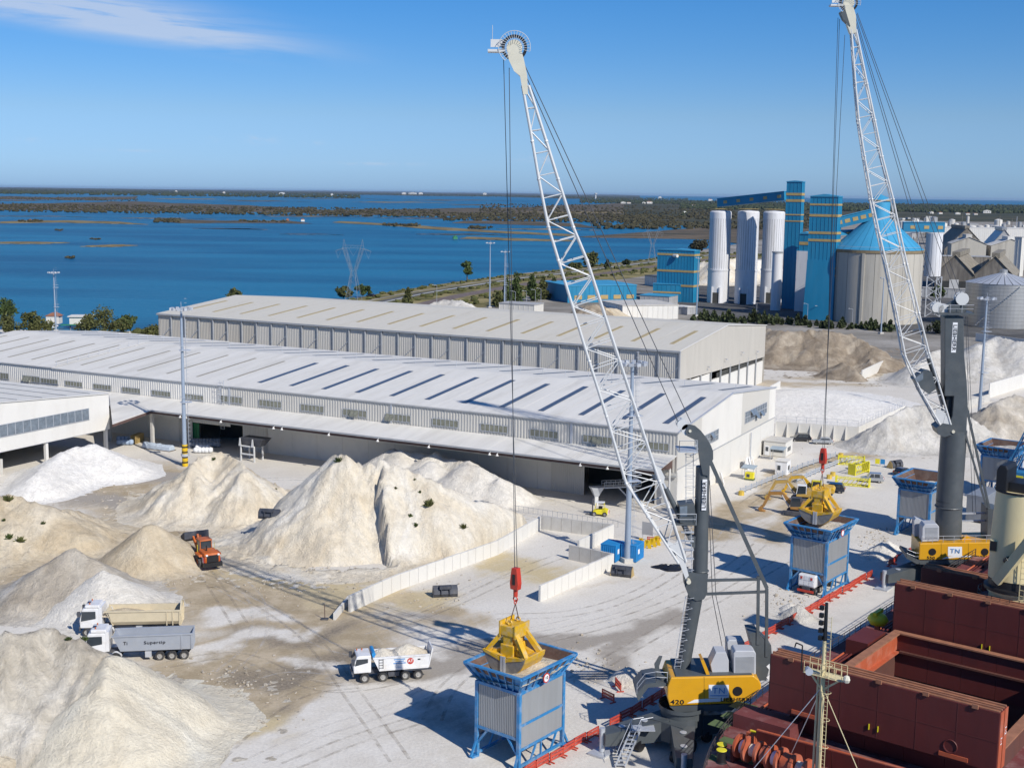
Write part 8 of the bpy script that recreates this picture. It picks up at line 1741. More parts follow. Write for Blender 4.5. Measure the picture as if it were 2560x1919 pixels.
# ================================================================ concrete bay walls
def wall(top, h, label, m=None, plen=1.7, th=.32, z1=None, cat='wall', fins=False, rail=False, name='retaining_wall'):
    """top: traced along the wall's upper edge; panels stand edge to edge"""
    P = [Vector((*G(px, py, h)[:2], 0)) for px, py in top]; o = P[0].copy(); t = thing(name, label, cat, o, 0); rr = random.Random(int(top[0][0]))
    for a, c in zip(P, P[1:]):
        d = c - a; n = max(1, int(d.length / plen)); u = d.normalized(); nn = Vector((u.y, -u.x, 0))
        if nn.y > 0: nn = -nn
        rz = math.atan2(u.y, u.x)
        for k in range(n):
            q = a + d * ((k + .5) / n) - o; hh = h + rr.uniform(-.03, .03)
            B().boxc((q.x, q.y, hh / 2 - .05), (d.length / n - .05, th, hh + .1), rz).build('wall_panel', m or M_CONCW, t)
            if fins:
                e = a + d * (k / n) - o; b = B(); f = [e - u * .09, e + u * .09]
                b.add([*(x + Vector((0, 0, 0)) + nn * th / 2 for x in f), *(x + nn * 1.15 for x in f), *(x + nn * (th / 2) + Vector((0, 0, h - .1)) for x in f)], [(0, 1, 3, 2), (2, 3, 5, 4), (0, 2, 4), (1, 5, 3), (0, 4, 5, 1)]); b.build('buttress', m or M_CONCW, t)
        if rail:
            b = B(); k = max(2, int(d.length / 2))
            for i in range(k + 1): q = a + d * (i / k) - o; b.tube(q + Vector((0, 0, h)), q + Vector((0, 0, h + 1.3)), .03, 4)
            for z in (.65, 1.3): b.tube(a - o + Vector((0, 0, h + z)), c - o + Vector((0, 0, h + z)), .025, 4)
            b.build('wall_rail', M_STEEL, t)
    return t
wall([(836, 1532), (873, 1488)], .9, 'low broken end of the bay wall by the sand mountain')
wall([(873, 1488), (930, 1462), (999, 1433), (1129, 1389), (1243, 1350), (1351, 1290)], 2.2, 'long pale concrete panel wall holding back the sand mountain')
wall([(1354, 1288), (1533, 1310)], 2.2, 'grey concrete panel wall at the back of the empty bay', M_CONC, rail=False)
wall([(1533, 1310), (1446, 1350)], 2.2, 'short stained concrete wall beside the blue containers')
wall([(1423, 1361), (1533, 1383)], 2.2, 'grey concrete cross wall with a rust stain between the bays', M_CONC); wall([(1533, 1383), (1349, 1463)], 2.2, 'pale concrete panel wall nearest the crane boom')
wall([(1940, 1053), (2145, 1066)], 3.4, 'buttressed concrete wall with railing in front of the white salt', None, 2.3, .4, fins=True, rail=True); wall([(2145, 1066), (2262, 1013)], 3.4, 'pale concrete wall with railing running up beside the furrowed bank', None, 2.6, rail=True)
wall([(2155, 925), (2228, 892)], 3.0, 'pale panel wall between the brown gravel heap and the crane boom', None, 3.0); wall([(2474, 958), (2600, 922)], 4.0, 'white ribbed barrier wall beside the stony heap', M_WHITEW, 1.1, .25)
wall([(2400, 1006), (2474, 984)], 2.0, 'lower grey panel wall joining the ribbed barrier wall', M_CONC, 1.4); wall([(2440, 832), (2580, 850)], 3.0, 'ribbed white barrier along the foot of the metal tank', M_WHITEW, 1.6, .25)
wall([(1925, 965), (1950, 952)], 3.4, 'short pale wall at the gable corner of the grey warehouse', None, 3.0)
# thin fence between warehouse apron and bays
a = [G(1285, 1278), G(1545, 1318)]; t = thing('wire_fence', 'thin post and rail fence behind the empty bay', 'fence', a[0], 0); d = a[1] - a[0]
for k in range(22): q = d * (k / 21); B().tube(q, q + Vector((0, 0, 1.1)), .035, 4).build('post', M_TRIM, t)
B().tube(Vector((0, 0, 1.05)), d + Vector((0, 0, 1.05)), .035, 4).build('rail', M_TRIM, t)

# ================================================================ light masts and street lamps
M_MAST = mat('mast_grey', (.30, .36, .44), .45, metal=.2, var=.06)
M_HAZY = mat('hazard_yellow', (.65, .42, .01), .5)
def light_mast(px, py, top, label, r=.42, lamps=10, cage=True, hazard=False, ring=1.9):
    p = G(px, py); h = ztop(p, top); t = thing('light_mast', label, 'light mast', p, rad(20))
    B().tube((0, 0, 0), (0, 0, h - .6), r, 14, r * .45).build('pole', M_MAST, t, 'auto'); B().torus((0, 0, h - 1.0), ring * .75, .06, 'z', 20, 5).build('lamp_ring', M_STEEL, t)
    for k in range(lamps):
        a = 2 * math.pi * k / lamps; c, s = math.cos(a), math.sin(a); b = B(); b.bar((0, 0, h - 1.2), (c * ring * .75, s * ring * .75, h - 1.0), .06); b.build('lamp_arm', M_STEEL, t); B().boxc((c * ring, s * ring, h - .75), (.55, .6, .45), a).build('floodlight', M_STEEL, t)
    B().tube((0, 0, h - .6), (0, 0, h + .6), .04, 5).build('lightning_rod', M_STEEL, t)
    if cage:
        b = B(); x = r + .35
        for sy in (-.22, .22): b.tube((x, sy, 2), (r * .6 + .35, sy, h - 2), .028, 4)
        for k in range(int(h / .8)): z = 2 + k * .8; xx = x + (r * .6 - r) * (z / h); b.tube((xx, -.22, z), (xx, .22, z), .02, 4); b.path([(xx, -.22, z), (xx + .4, -.3, z), (xx + .4, .3, z), (xx, .22, z)], .018, 4)
        b.build('caged_ladder', M_STEEL, t)
        for z in (h * .4, h * .72): B().box(-r - .1, r + 1.1, -.7, .7, z, z + .08).build('rest_platform', M_STEEL, t); b = B(); b.path([(r + 1.1, -.7, z + 1), (r + 1.1, .7, z + 1), (-r, .7, z + 1), (-r, -.7, z + 1), (r + 1.1, -.7, z + 1)], .03, 4); b.build('platform_rail', M_STEEL, t)
    if hazard:
        for k in range(8): B().tube((0, 0, .2 + k * .5), (0, 0, .2 + k * .5 + .26), r + .12, 18).build('hazard_band', M_HAZY if k % 2 == 0 else M_BLACK, t)
        B().tube((0, 0, 0), (0, 0, 4.3), r + .06, 18).build('hazard_sleeve', M_HAZY, t); B().tube((0, 0, 2.0), (0, 0, 2.5), r + .3, 16).build('cable_drum', M_STEEL, t)
    else: B().boxc((0, 0, .3), (1.6, 1.6, .6)).build('plinth', M_CONC, t)
light_mast(463, 1165, 762, 'tall lamp mast with black and yellow base bands in front of the grey warehouse', .46, 10, True, True); light_mast(140, 828, 676, 'slim lamp mast standing by the lagoon shrubs', .4)
light_mast(1568, 1403, 895, 'tall lamp mast with caged ladder behind the nearer boom', .5, 12, True); light_mast(2446, 1059, 738, 'tall lamp mast between the stony heap and the round metal tank', .42, 8)
light_mast(1224, 769, 603, 'taller of the twin lamp masts behind the beige warehouse', .42, 6, False); light_mast(1261, 771, 625, 'shorter of the twin lamp masts behind the beige warehouse', .42, 6, True)
light_mast(1741, 790, 640, 'slim lamp mast at the corner of the conifer hedge', .35, 3, False, ring=1.2); light_mast(2202, 834, 690, 'slim lamp mast in front of the domed concrete silo', .35, 3, False, ring=1.2)
def street_lamp(px, py, hpx, label):
    p = G(px, py); h = ztop(p, py - hpx); t = thing('street_lamp', label, 'street lamp', p, rad(200), 'street lamps around the plant')
    B().tube((0, 0, 0), (0, 0, h), .1, 8, .06).build('pole', M_STEEL, t); B().tube((0, 0, h), (1.6, 0, h + .35), .05, 6).build('arm', M_STEEL, t); B().boxc((1.9, 0, h + .35), (.8, .3, .15)).build('lamp_head', M_STEEL, t)
for px, py, hp, lb in ((2018, 802, 42, 'street lamp in front of the broad blue tower'), (2047, 800, 34, 'street lamp at the left edge of the domed silo'), (2130, 815, 42, 'street lamp in front of the domed silo wall'), (1891, 792, 34, 'street lamp beside the third white silo hedge'), (1288, 775, 46, 'street lamp beside the poplar trees'), (1316, 772, 44, 'street lamp between the poplars and the blue hall'), (1338, 765, 40, 'street lamp in front of the poplar clump'), (1352, 764, 42, 'street lamp nearest the long low blue hall'), (1092, 764, 50, 'street lamp beside the railway')):
    street_lamp(px, py, hp, lb)
# high-voltage pylons: narrow waist, spread head
M_PYL = mat('pylon_steel', (.26, .28, .30), .6, metal=.2)
def pylon(px, py, top, label, wpx=48):
    p = G(px, py); h = ztop(p, top); k = h / 30.0; t = thing('pylon', label, 'pylon', p, rad(-12)); b = 3.6 * k; wv = .9 * k
    def L3(a, c, r=.11): B().tube([x * k for x in a], [x * k for x in c], r * .62, 5).build('lattice_bar', M_PYL, t)
    for sx in (-1, 1):
        for sy in (-1, 1): L3((sx * 3.4, sy * 3.4, 0), (sx * 1.0, sy * .9, 15), .14)
        for sy in (-1, 1): L3((sx * 1.0, sy * .9, 15), (sx * 5.0, sy * .6, 26), .12); L3((sx * .3, sy * .7, 15.5), (sx * 3.4, sy * .6, 26), .1)
        L3((sx * 3.4, 0, 26), (sx * 8.5, 0, 24.6), .1); L3((sx * 5, 0, 26), (sx * 8.5, 0, 24.6), .1); L3((sx * 5.0, 0, 26), (sx * 4.4, 0, 30), .1); L3((sx * 3.4, 0, 26), (sx * 4.4, 0, 30), .1)
        for q in range(5):
            z0, z1 = q * 3, q * 3 + 3; f0, f1 = 3.4 - 2.4 * z0 / 15, 3.4 - 2.4 * z1 / 15
            L3((sx * f0, -f0, z0), (-sx * f1, -f1, z1), .07); L3((f0, sx * f0, z0), (f1, -sx * f1, z1), .07); L3((-f0, sx * f0, z0), (-f1, -sx * f1, z1), .07)
        for q in range(4):
            z0, z1 = 15 + q * 2.75, 15 + q * 2.75 + 2.75; a0, a1 = 1.0 + 4 * (z0 - 15) / 11, 1.0 + 4 * (z1 - 15) / 11; i0, i1 = .3 + 3.1 * (z0 - 15) / 11, .3 + 3.1 * (z1 - 15) / 11; L3((sx * a0, 0, z0), (sx * i1, 0, z1), .07); L3((sx * i0, 0, z0), (sx * a1, 0, z1), .07)
        L3((sx * 8.3, 0, 24.6), (sx * 7.2, 0, 21.5), .06); L3((sx * 5.6, 0, 25.2), (sx * 7.2, 0, 21.5), .06); L3((sx * 2.2, 0, 26), (0, 0, 22.5), .06)
    for z in (26, 27.2): L3((-4.8, 0, z), (4.8, 0, z), .1)
    for q in range(6): L3((-4.8 + 1.6 * q, 0, 26), (-4.0 + 1.6 * q, 0, 27.2), .07)
    return p, h
pylon(884, 764, 598, 'lattice pylon on the lagoon shore behind the beige warehouse'); pylon(1630, 660, 566, 'lattice pylon behind the squat blue tower')

# ================================================================ barriers and guard rails
M_BARR = mat('barrier_red', (.52, .07, .04), .55, var=.1)
def make_barrier():
    t = thing('barrier', '', 'barrier')
    f = B(); f.box(-.05, .05, -.98, .98, .92, 1.02); f.box(-.05, .05, -.98, .98, .2, .3); f.box(-.05, .05, -.98, -.88, .1, 1.02); f.box(-.05, .05, .88, .98, .1, 1.02); f.build('frame', M_BARR, t)
    B().box(-.02, .02, -.88, .88, .52, .72).build('sign_board', M_BARR, t)
    for k in range(9): y = -.8 + .2 * k; B().box(-.025, .025, y - .035, y + .035, .3, .92).build('slat', M_BARR, t)
    for y in (-.8, .8): B().box(-.4, .4, y - .05, y + .05, .0, .1).build('foot', M_BARR, t)
    return t
bar0 = make_barrier(); rr = random.Random(9); first = True
for k in range(58):
    s = -4 + k * 2.02
    if 8.5 < s < 12 or 78 < s < 84: continue
    o = bar0 if first else copy_tree(bar0); first = False; o.location = QF.w(rr.uniform(-.12, .12) + .35, s, .035); o.rotation_euler = (0, 0, QF.rz + rr.uniform(-.09, .09)); near = s < 30
    o['label'] = 'red plastic barrier in the line beside the nearer crane' if near else 'red plastic barrier in the line between the second hopper and the apron' if s < 78 else 'red plastic barrier beyond the farther crane'
    o['group'] = 'red barriers along the apron, ' + ('nearer crane' if near else 'second hopper' if s < 78 else 'farther crane')
for px, py, a in ((1545, 1722, .9), (1600, 1712, .3), (1640, 1706, .2), (1520, 1750, 1.3)):
    o = copy_tree(bar0); w_ = G(px, py); o.location = (w_.x, w_.y, 0); o.rotation_euler = (0, 0, QF.rz + a); o['label'] = 'red plastic barrier lying in the shade behind the yellow engine house'; o['group'] = 'red barriers behind the engine house'
def crash_barrier(line, label):
    P = [G(*p) for p in line]; t = thing('crash_barrier', label, 'guard rail', P[0], 0); o = P[0]
    for a, c in zip(P, P[1:]):
        d = c - a; n = max(1, int(d.length / 2.2))
        for z in (.55, .95): B().bar(a - o + Vector((0, 0, z)), c - o + Vector((0, 0, z)), .08, .28).build('beam', M_STEEL, t)
        for k in range(n + 1): q = a + d * (k / n) - o; B().tube(q, q + Vector((0, 0, 1.25)), .08, 6).build('post', M_MAST, t)
crash_barrier([(1850, 1236), (1930, 1203), (2005, 1172), (2088, 1144)], 'double steel crash barrier passing the white cabin'); crash_barrier([(1992, 1207), (2060, 1176), (2100, 1160), (2141, 1150)], 'double steel crash barrier beside the yellow lattice frames')
# ================================================================ cabins, sheds, containers, frames
def cabin(px, py, rz, L_, W_, H_, m, mr, label, name='site_cabin'):
    p = G(px, py); t = thing(name, label, 'cabin', p, rz)
    B().box(0, L_, 0, W_, .1, H_).build('wall', m, t, bevel=.03); B().box(-.12, L_ + .12, -.12, W_ + .12, H_, H_ + .12).build('roof', mr, t)
    B().box(.3, 1.2, -.04, 0, .15, 2.15).build('door', M_DECAL, t); B().box(.45, 1.05, -.06, -.04, 1.0, 1.9).build('door_window', M_VGLASS, t); B().box(1.5, L_ - .3, -.05, 0, 1.0, 1.8).build('window', M_VGLASS, t) if L_ > 2.4 else None
    B().box(L_, L_ + .05, W_ * .3, W_ * .7, 1.0, 1.85).build('window', M_VGLASS, t)
    return t
cabin(1937, 1186, AZB, 2.3, 2.6, 2.7, M_DECAL, M_WROOF, 'small white cabin with dark windows beside the crash barrier')
cabin(1908, 1138, AZB, 4.6, 5.5, 3.1, M_CONCW, M_CONC, 'flat roofed pale shed against the gable of the grey warehouse', 'shed')
def canopy(px, py, label, w_=2.6, h=2.4):
    p = G(px, py); t = thing('sun_canopy', label, 'canopy', p, AZB)
    for sx in (-1, 1):
        for sy in (-1, 1): B().tube((sx * w_ / 2, sy * .9, 0), (sx * w_ / 2, sy * .9, h + (.25 if sy > 0 else 0)), .05, 6).build('post', M_STEEL, t)
    B().slab([(-w_ / 2 - .2, -1.15, h), (w_ / 2 + .2, -1.15, h), (w_ / 2 + .2, 1.15, h + .3), (-w_ / 2 - .2, 1.15, h + .3)], .06).build('roof_sheet', mat('canopy_sheet', (.32, .38, .42), .5), t)
canopy(1944, 1150, 'small grey sheet canopy between the shed and the cabin'); canopy(1872, 1196, 'small grey sheet canopy over the yellow generator', 2.2, 2.2)
p = G(1874, 1199); t = thing('generator', 'yellow generator set under the small canopy', 'generator', p, AZB); B().box(-.8, .8, -.5, .5, .3, 1.5).build('housing', M_FYEL, t, bevel=.05); B().box(-.9, .9, -.55, .55, .05, .3).build('skid', M_SGRN, t); B().box(-.5, .1, -.53, -.5, .6, 1.2).build('panel', M_CHASS, t)
for px, py, lb in ((1520, 1404, 'blue ribbed container beside the lamp mast plinth'), (1571, 1404, 'blue container with white placard behind the lamp mast')):
    p = G(px, py); t = thing('container', lb, 'container', p, rad(-27)); m = M_SKYB
    B().box(-1.2, 1.2, 0, 3.0, .1, 2.5).build('shell', m, t); 
    for k in range(8): B().box(-1.15 + .32 * k, -1.05 + .32 * k, -.06, 0, .2, 2.4).build('rib', m, t)
    for k in range(10): B().box(1.2, 1.26, .1 + .3 * k, .2 + .3 * k, .2, 2.4).build('rib', m, t)
    B().box(-1.25, 1.25, -.05, 3.05, 2.5, 2.58).build('roof', m, t); B().box(1.265, 1.28, .5, 1.1, 1.2, 1.9).build('placard', M_DECAL, t)
M_LATY = mat('lattice_yellow', (.70, .62, .02), .5, var=.08)
def lattice_frame(px, py, rz, L_, label, tilt=0.0, h=1.3, w_=1.5):
    p = G(px, py); t = thing('lattice_frame', label, 'steel frame', p, rz); c = [(y, z) for y in (0, w_) for z in (.1, h)]
    for y, z in c: B().tube((-L_ / 2, y, z), (L_ / 2, y, z + tilt), .07, 6).build('chord', M_LATY, t)
    n = 7
    for k in range(n):
        x0, x1 = -L_ / 2 + L_ * k / n, -L_ / 2 + L_ * (k + 1) / n; z0, z1 = tilt * k / n * .5, tilt * (k + 1) / n * .5
        for y in (0, w_): B().tube((x0, y, .1 + z0), (x1, y, h + z1), .045, 5).build('brace', M_LATY, t)
        for z in (.1, h): B().tube((x0, 0, z + z0), (x1, w_, z + z1), .04, 5).build('brace', M_LATY, t)
    for x in (-L_ / 2, L_ / 2): B().box(x - .12, x + .12, -.1, w_ + .1, 0, h + .25).build('end_plate', M_LATY, t)
lattice_frame(2130, 1215, rad(-22), 6.0, 'long yellow lattice frame lying beside the silver estate car'); lattice_frame(2128, 1163, rad(-12), 5.0, 'yellow lattice frame stacked behind the leaning one', 0, 1.6); lattice_frame(2155, 1185, rad(40), 4.5, 'stubby yellow lattice frame leaning by the estate car', .5, 1.9)
for px, py, m, lb in ((2193, 1165, M_FYEL, 'yellow notice board by the upturned bucket'), (2206, 1166, M_SKYB, 'blue notice board by the upturned bucket')):
    p = G(px, py); t = thing('notice_board', lb, 'sign', p, AZB); B().box(-.45, .45, -.03, .03, .5, 1.5).build('board', m, t)
    for x in (-.4, .4): B().tube((x, .05, 0), (x, .05, 1.5), .035, 5).build('leg', M_STEEL, t)
p = G(1618, 1352); t = thing('notice_board', 'tall grey notice board on two posts behind the nearer boom', 'sign', p, AZB); B().box(-.9, .9, -.04, .04, 1.0, 3.0).build('board', M_GREYB, t)
for x in (-.8, .8): B().tube((x, .07, 0), (x, .07, 3.1), .05, 5).build('leg', M_STEEL, t)
M_BLOCK = mat('yellow_block', (.55, .38, .06), .8)
for k, (px, py) in enumerate(((1853, 1237), (2102, 1141), (2073, 1196), (1645, 1352), (2128, 1172), (2035, 1210), (2082, 1189))):
    p = G(px, py); o = B().lathe([(.55, 0), (.5, .75), (0, .8)], 8).build('ballast_block', M_BLOCK, None, 'auto'); o.location = p; tag(o, ('yellow concrete ballast block at the near end of the crash barrier', 'yellow concrete ballast block at the far end of the crash barrier', 'small ochre ballast block beside the excavators', 'yellow concrete block beside the notice board', 'small ochre ballast block under the lattice frames', 'ochre ballast block just behind the grab', 'ochre ballast block beside the navy car')[k], 'block', 'ballast blocks')
for k, (px, py) in enumerate(((1602, 1366), (1617, 1370), (1630, 1366), (1640, 1362))):
    p = G(px, py); t = thing('trestle', 'yellow A shaped trestle in the row by the blue containers', 'trestle', p, AZB + .2, 'yellow trestles by the containers')
    B().bar((-.5, 0, 0), (0, 0, 1.3), .18, .5).build('leg', M_HAZY, t); B().bar((.5, 0, 0), (0, 0, 1.3), .18, .5).build('leg', M_HAZY, t)
p = G(1633, 1358); o = copy_tree(bar0); o.location = p; o.rotation_euler = (0, 0, rad(70)); o['label'] = 'lone red barrier beside the yellow trestles'; del o['group']
# big bags and stores under the canopy
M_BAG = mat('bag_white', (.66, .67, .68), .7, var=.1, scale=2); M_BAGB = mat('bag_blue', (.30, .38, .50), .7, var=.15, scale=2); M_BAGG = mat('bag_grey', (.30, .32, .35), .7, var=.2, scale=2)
def big_bag(p, m, label, group, z=0.0, s=.55):
    b = B(); b.blob((0, 0, .62), s * 1.12, s * 1.12, .62, 10, .12); o = b.build('big_bag', m, None, True); o.location = (p.x, p.y, z); o.rotation_euler = (0, 0, random.random()); tag(o, label, 'bag', group)
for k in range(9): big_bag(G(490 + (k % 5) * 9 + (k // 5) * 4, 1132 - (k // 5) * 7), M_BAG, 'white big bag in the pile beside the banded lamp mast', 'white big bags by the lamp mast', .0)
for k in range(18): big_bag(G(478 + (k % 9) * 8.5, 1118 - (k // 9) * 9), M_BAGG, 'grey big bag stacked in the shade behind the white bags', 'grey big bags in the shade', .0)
for k in range(8): big_bag(G(298 + (k % 4) * 10, 1112 - (k // 4) * 9), M_BAGB, 'bluish big bag beside the white hall post', 'bluish big bags by the hall', 0)
a, c = G(362, 1118), G(430, 1127); t = thing('covered_bale', 'long low stack wrapped in pale blue sheeting under the canopy', 'stack', a, math.atan2((c - a).y, (c - a).x)); L_ = (c - a).length; b = B(); n = 14
for k in range(n):
    x = L_ * k / n; hh = 1.0 + .25 * random.random(); b.prism([(-.9, 0), (.9, 0), (.75, hh * .7), (.3, hh), (-.3, hh), (-.75, hh * .7)], x, x + L_ / n * .98, 'yz')
b.build('sheeting', mat('sheeting', (.42, .48, .55), .5, var=.15, scale=1.5), t); B().box(-.2, L_ + .2, -1, 1, 0, .12).build('pallet_base', M_BARK, t)
p = FK.w(-128, -6.5); t = thing('stillage', 'green slatted store rack inside the open loading bay', 'rack', FK.w(-112, .9), AZB)
for k in range(14): B().box(k * .85 - 6, k * .85 - 5.25, -.6, -.5, .3, 4.3).build('slat', mat('store_green', (.015, .16, .06), .6), t)
B().box(-6, 6, -.45, -.35, .3, 4.4).build('backing', M_VOID, t)
for k in range(4): p = G(336 + k * 5, 1108 - k * 2); t = thing('pallet_stack', 'stack of ochre wooden pallets in the shade by the hall', 'pallets', p, AZB, 'ochre pallet stacks'); [B().box(-.6, .6, -.5, .5, z, z + .12).build('pallet', M_OCHRE, t) for z in np.arange(0, 1.7, .16)]
# steel hopper stand in front of the warehouse
a = G(600, 1150); t = thing('hopper_stand', 'dark tipping hopper on a pale steel stand in front of the warehouse doors', 'hopper', a, AZB)
b = B(); b.hexa([(.6, .3, 3.0), (4.4, .3, 3.0), (4.4, 2.4, 3.0), (.6, 2.4, 3.0), (0, -.2, 4.6), (5.6, -.2, 4.6), (5.6, 3, 4.6), (0, 3, 4.6)]); b.build('hopper', M_CHASS, t)
for x in (.3, 3.6):
    for y in (0, 2.6): B().box(x - .12, x + .12, y - .12, y + .12, 0, 3.2 if x < 2 else 3.0).build('leg', M_CWHITE, t)
for z in (1.3, 2.9): B().box(.2, 3.7, -.15, .1, z, z + .25).build('rail', M_CWHITE, t)
for x in (.3, 3.4): B().prism([(x - .3, 3.0), (x + .3, 3.0), (x + .15, 4.6), (x - .05, 4.6)], -.35, -.25, 'xz').build('fin', M_CWHITE, t)
# leaning white slabs by the gable wall
for k, (px, py) in enumerate(((1874, 1172), (1880, 1170), (1887, 1168), (1808, 1208))):
    p = G(px, py); o = B().hexa([(-.9, 0, 0), (.9, 0, 0), (.9, .12, 0), (-.9, .12, 0), (-.7, .6, 2.2), (.7, .6, 2.2), (.7, .72, 2.2), (-.7, .72, 2.2)]).build('panel_slab', M_DECAL, None); o.location = p; o.rotation_euler = (0, 0, AZB + rad(90) + k * .2); tag(o, 'white slab leaning by the gable wall of the grey warehouse' if k < 3 else 'lone white slab on the ground near the gable corner', 'slab', 'leaning white slabs')
for px, py, lb in ((122, 1512, 'thin marker pole in front of the two toned heap'), (812, 1548, 'thin rusty marker pole at the end of the bay wall')):
    p = G(px, py); t = thing('marker_pole', lb, 'pole', p, 0); B().tube((0, 0, 0), (0, 0, 1.9), .05, 6).build('pole', M_RUST, t); B().boxc((0, 0, .1), (.9, .5, .2)).build('base', M_CHASS, t)
# little jetty hut on the lagoon at the far left
p = G(205, 812); t = thing('jetty_hut', 'pale green fishing hut with net frame by the left shore trees', 'hut', p, .1); B().box(-4, 4, -3, 3, .6, 3.4).build('wall', M_CONCW, t); B().box(-4.6, 4.6, -3.6, 3.6, 3.4, 3.7).build('roof', M_WROOF, t); B().box(-7, 7, -5, -3, .3, .55).build('deck', M_HUTG, t)
for x in (-3.5, 3.5): B().tube((x, -4, -2), (x, -4, .5), .2, 6).build('pile', M_BARK, t)
p = G(136, 808); t = thing('jetty_hut', 'small hut with a tiled roof among the left shore trees', 'hut', p, 0); B().box(-2.5, 2.5, -2, 2, 0, 3).build('wall', M_CONCW, t); B().prism([(-3, 3), (3, 3), (0, 4.4)], -2.3, 2.3, 'xz').build('roof', M_TILE, t)
p = G(122, 818, ZW); t = thing('rowing_boat', 'small white boat moored by the left shore', 'boat', p, .2); B().prism([(-3, 0), (2.4, 0), (3.6, .5), (2.6, .9), (-3, .9)], -.9, .9, 'xz').build('hull', M_DECAL, t); B().box(-2, -1.5, -.8, .8, .9, 1.0).build('thwart', M_BARK, t)

# ================================================================ trees and shrubs
def crown_mesh(clumps, nleaf, leaf, seed):
    """leaves as small tilted quads spread through lumpy clumps"""
    rg = np.random.default_rng(seed); vs = []; fs = []
    tot = sum(c[3] ** 2 for c in clumps)
    for cx, cy, cz, r in clumps:
        n = int(nleaf * r * r / tot); d = rg.normal(size=(n, 3)); d /= np.linalg.norm(d, axis=1)[:, None]; rad_ = r * rg.uniform(.35, 1.0, n) ** .6 * (1 + .25 * rg.normal(size=n)); P = np.array((cx, cy, cz)) + d * rad_[:, None] * np.array((1, 1, .85))
        u = rg.normal(size=(n, 3)); u /= np.linalg.norm(u, axis=1)[:, None]; v = np.cross(u, rg.normal(size=(n, 3))); v /= np.linalg.norm(v, axis=1)[:, None]; s = leaf * rg.uniform(.6, 1.4, n)[:, None]
        Q = np.stack([P - u * s - v * s * .6, P + u * s - v * s * .6, P + u * s * .8 + v * s * .6, P - u * s * .8 + v * s * .6], 1).reshape(-1, 3); k = len(vs); vs += Q.tolist(); fs += [(k + 4 * i, k + 4 * i + 1, k + 4 * i + 2, k + 4 * i + 3) for i in range(n)]
    return vs, fs
def tree(px, py, hpx, wpx, label, m, kind='round', name='tree', group=None, leaf=None, nleaf=1500, z=0.0, seed=None):
    p = G(px, py, z); k = (p - CAM).length / FPX; h, w_ = hpx * k, wpx * k / 2; seed = seed if seed is not None else int(px * 7 + py); rr = random.Random(seed)
    t = thing(name, label, 'tree' if name.endswith('tree') else 'shrub', p, rr.uniform(0, 6), group); cl = []
    if kind == 'round':
        for i in range(11): a = rr.uniform(0, 6.28); q = rr.uniform(0, .75); cl.append((w_ * q * math.cos(a), w_ * q * math.sin(a), h * rr.uniform(.38, .82), w_ * rr.uniform(.28, .46)))
    elif kind == 'poplar':
        for i in range(12): f = i / 11; a = rr.uniform(0, 6.28); cl.append((w_ * .4 * (1 - f) * math.cos(a), w_ * .4 * (1 - f) * math.sin(a), h * (.15 + .75 * f), w_ * (.75 - .5 * f)))
    else:
        for i in range(14): a = rr.uniform(0, 6.28); q = rr.uniform(0, .9); cl.append((w_ * q * math.cos(a), w_ * q * math.sin(a), h * rr.uniform(.2, .7) * (1 - .3 * q), w_ * rr.uniform(.22, .36)))
    vs, fs = crown_mesh(cl, nleaf, leaf or max(.25, 2.2 * k), seed); b = B(); b.add(vs, fs); b.build('crown', m, t)
    b = B(); b.tube((0, 0, -.3), (w_ * .05, 0, h * .4), max(.12, h * .035), 8, max(.07, h * .02))
    for c in cl[:5]: b.tube((w_ * .05, 0, h * rr.uniform(.2, .4)), c[:3], max(.05, h * .015), 5, .03)
    b.build('trunk', M_BARK, t); return t
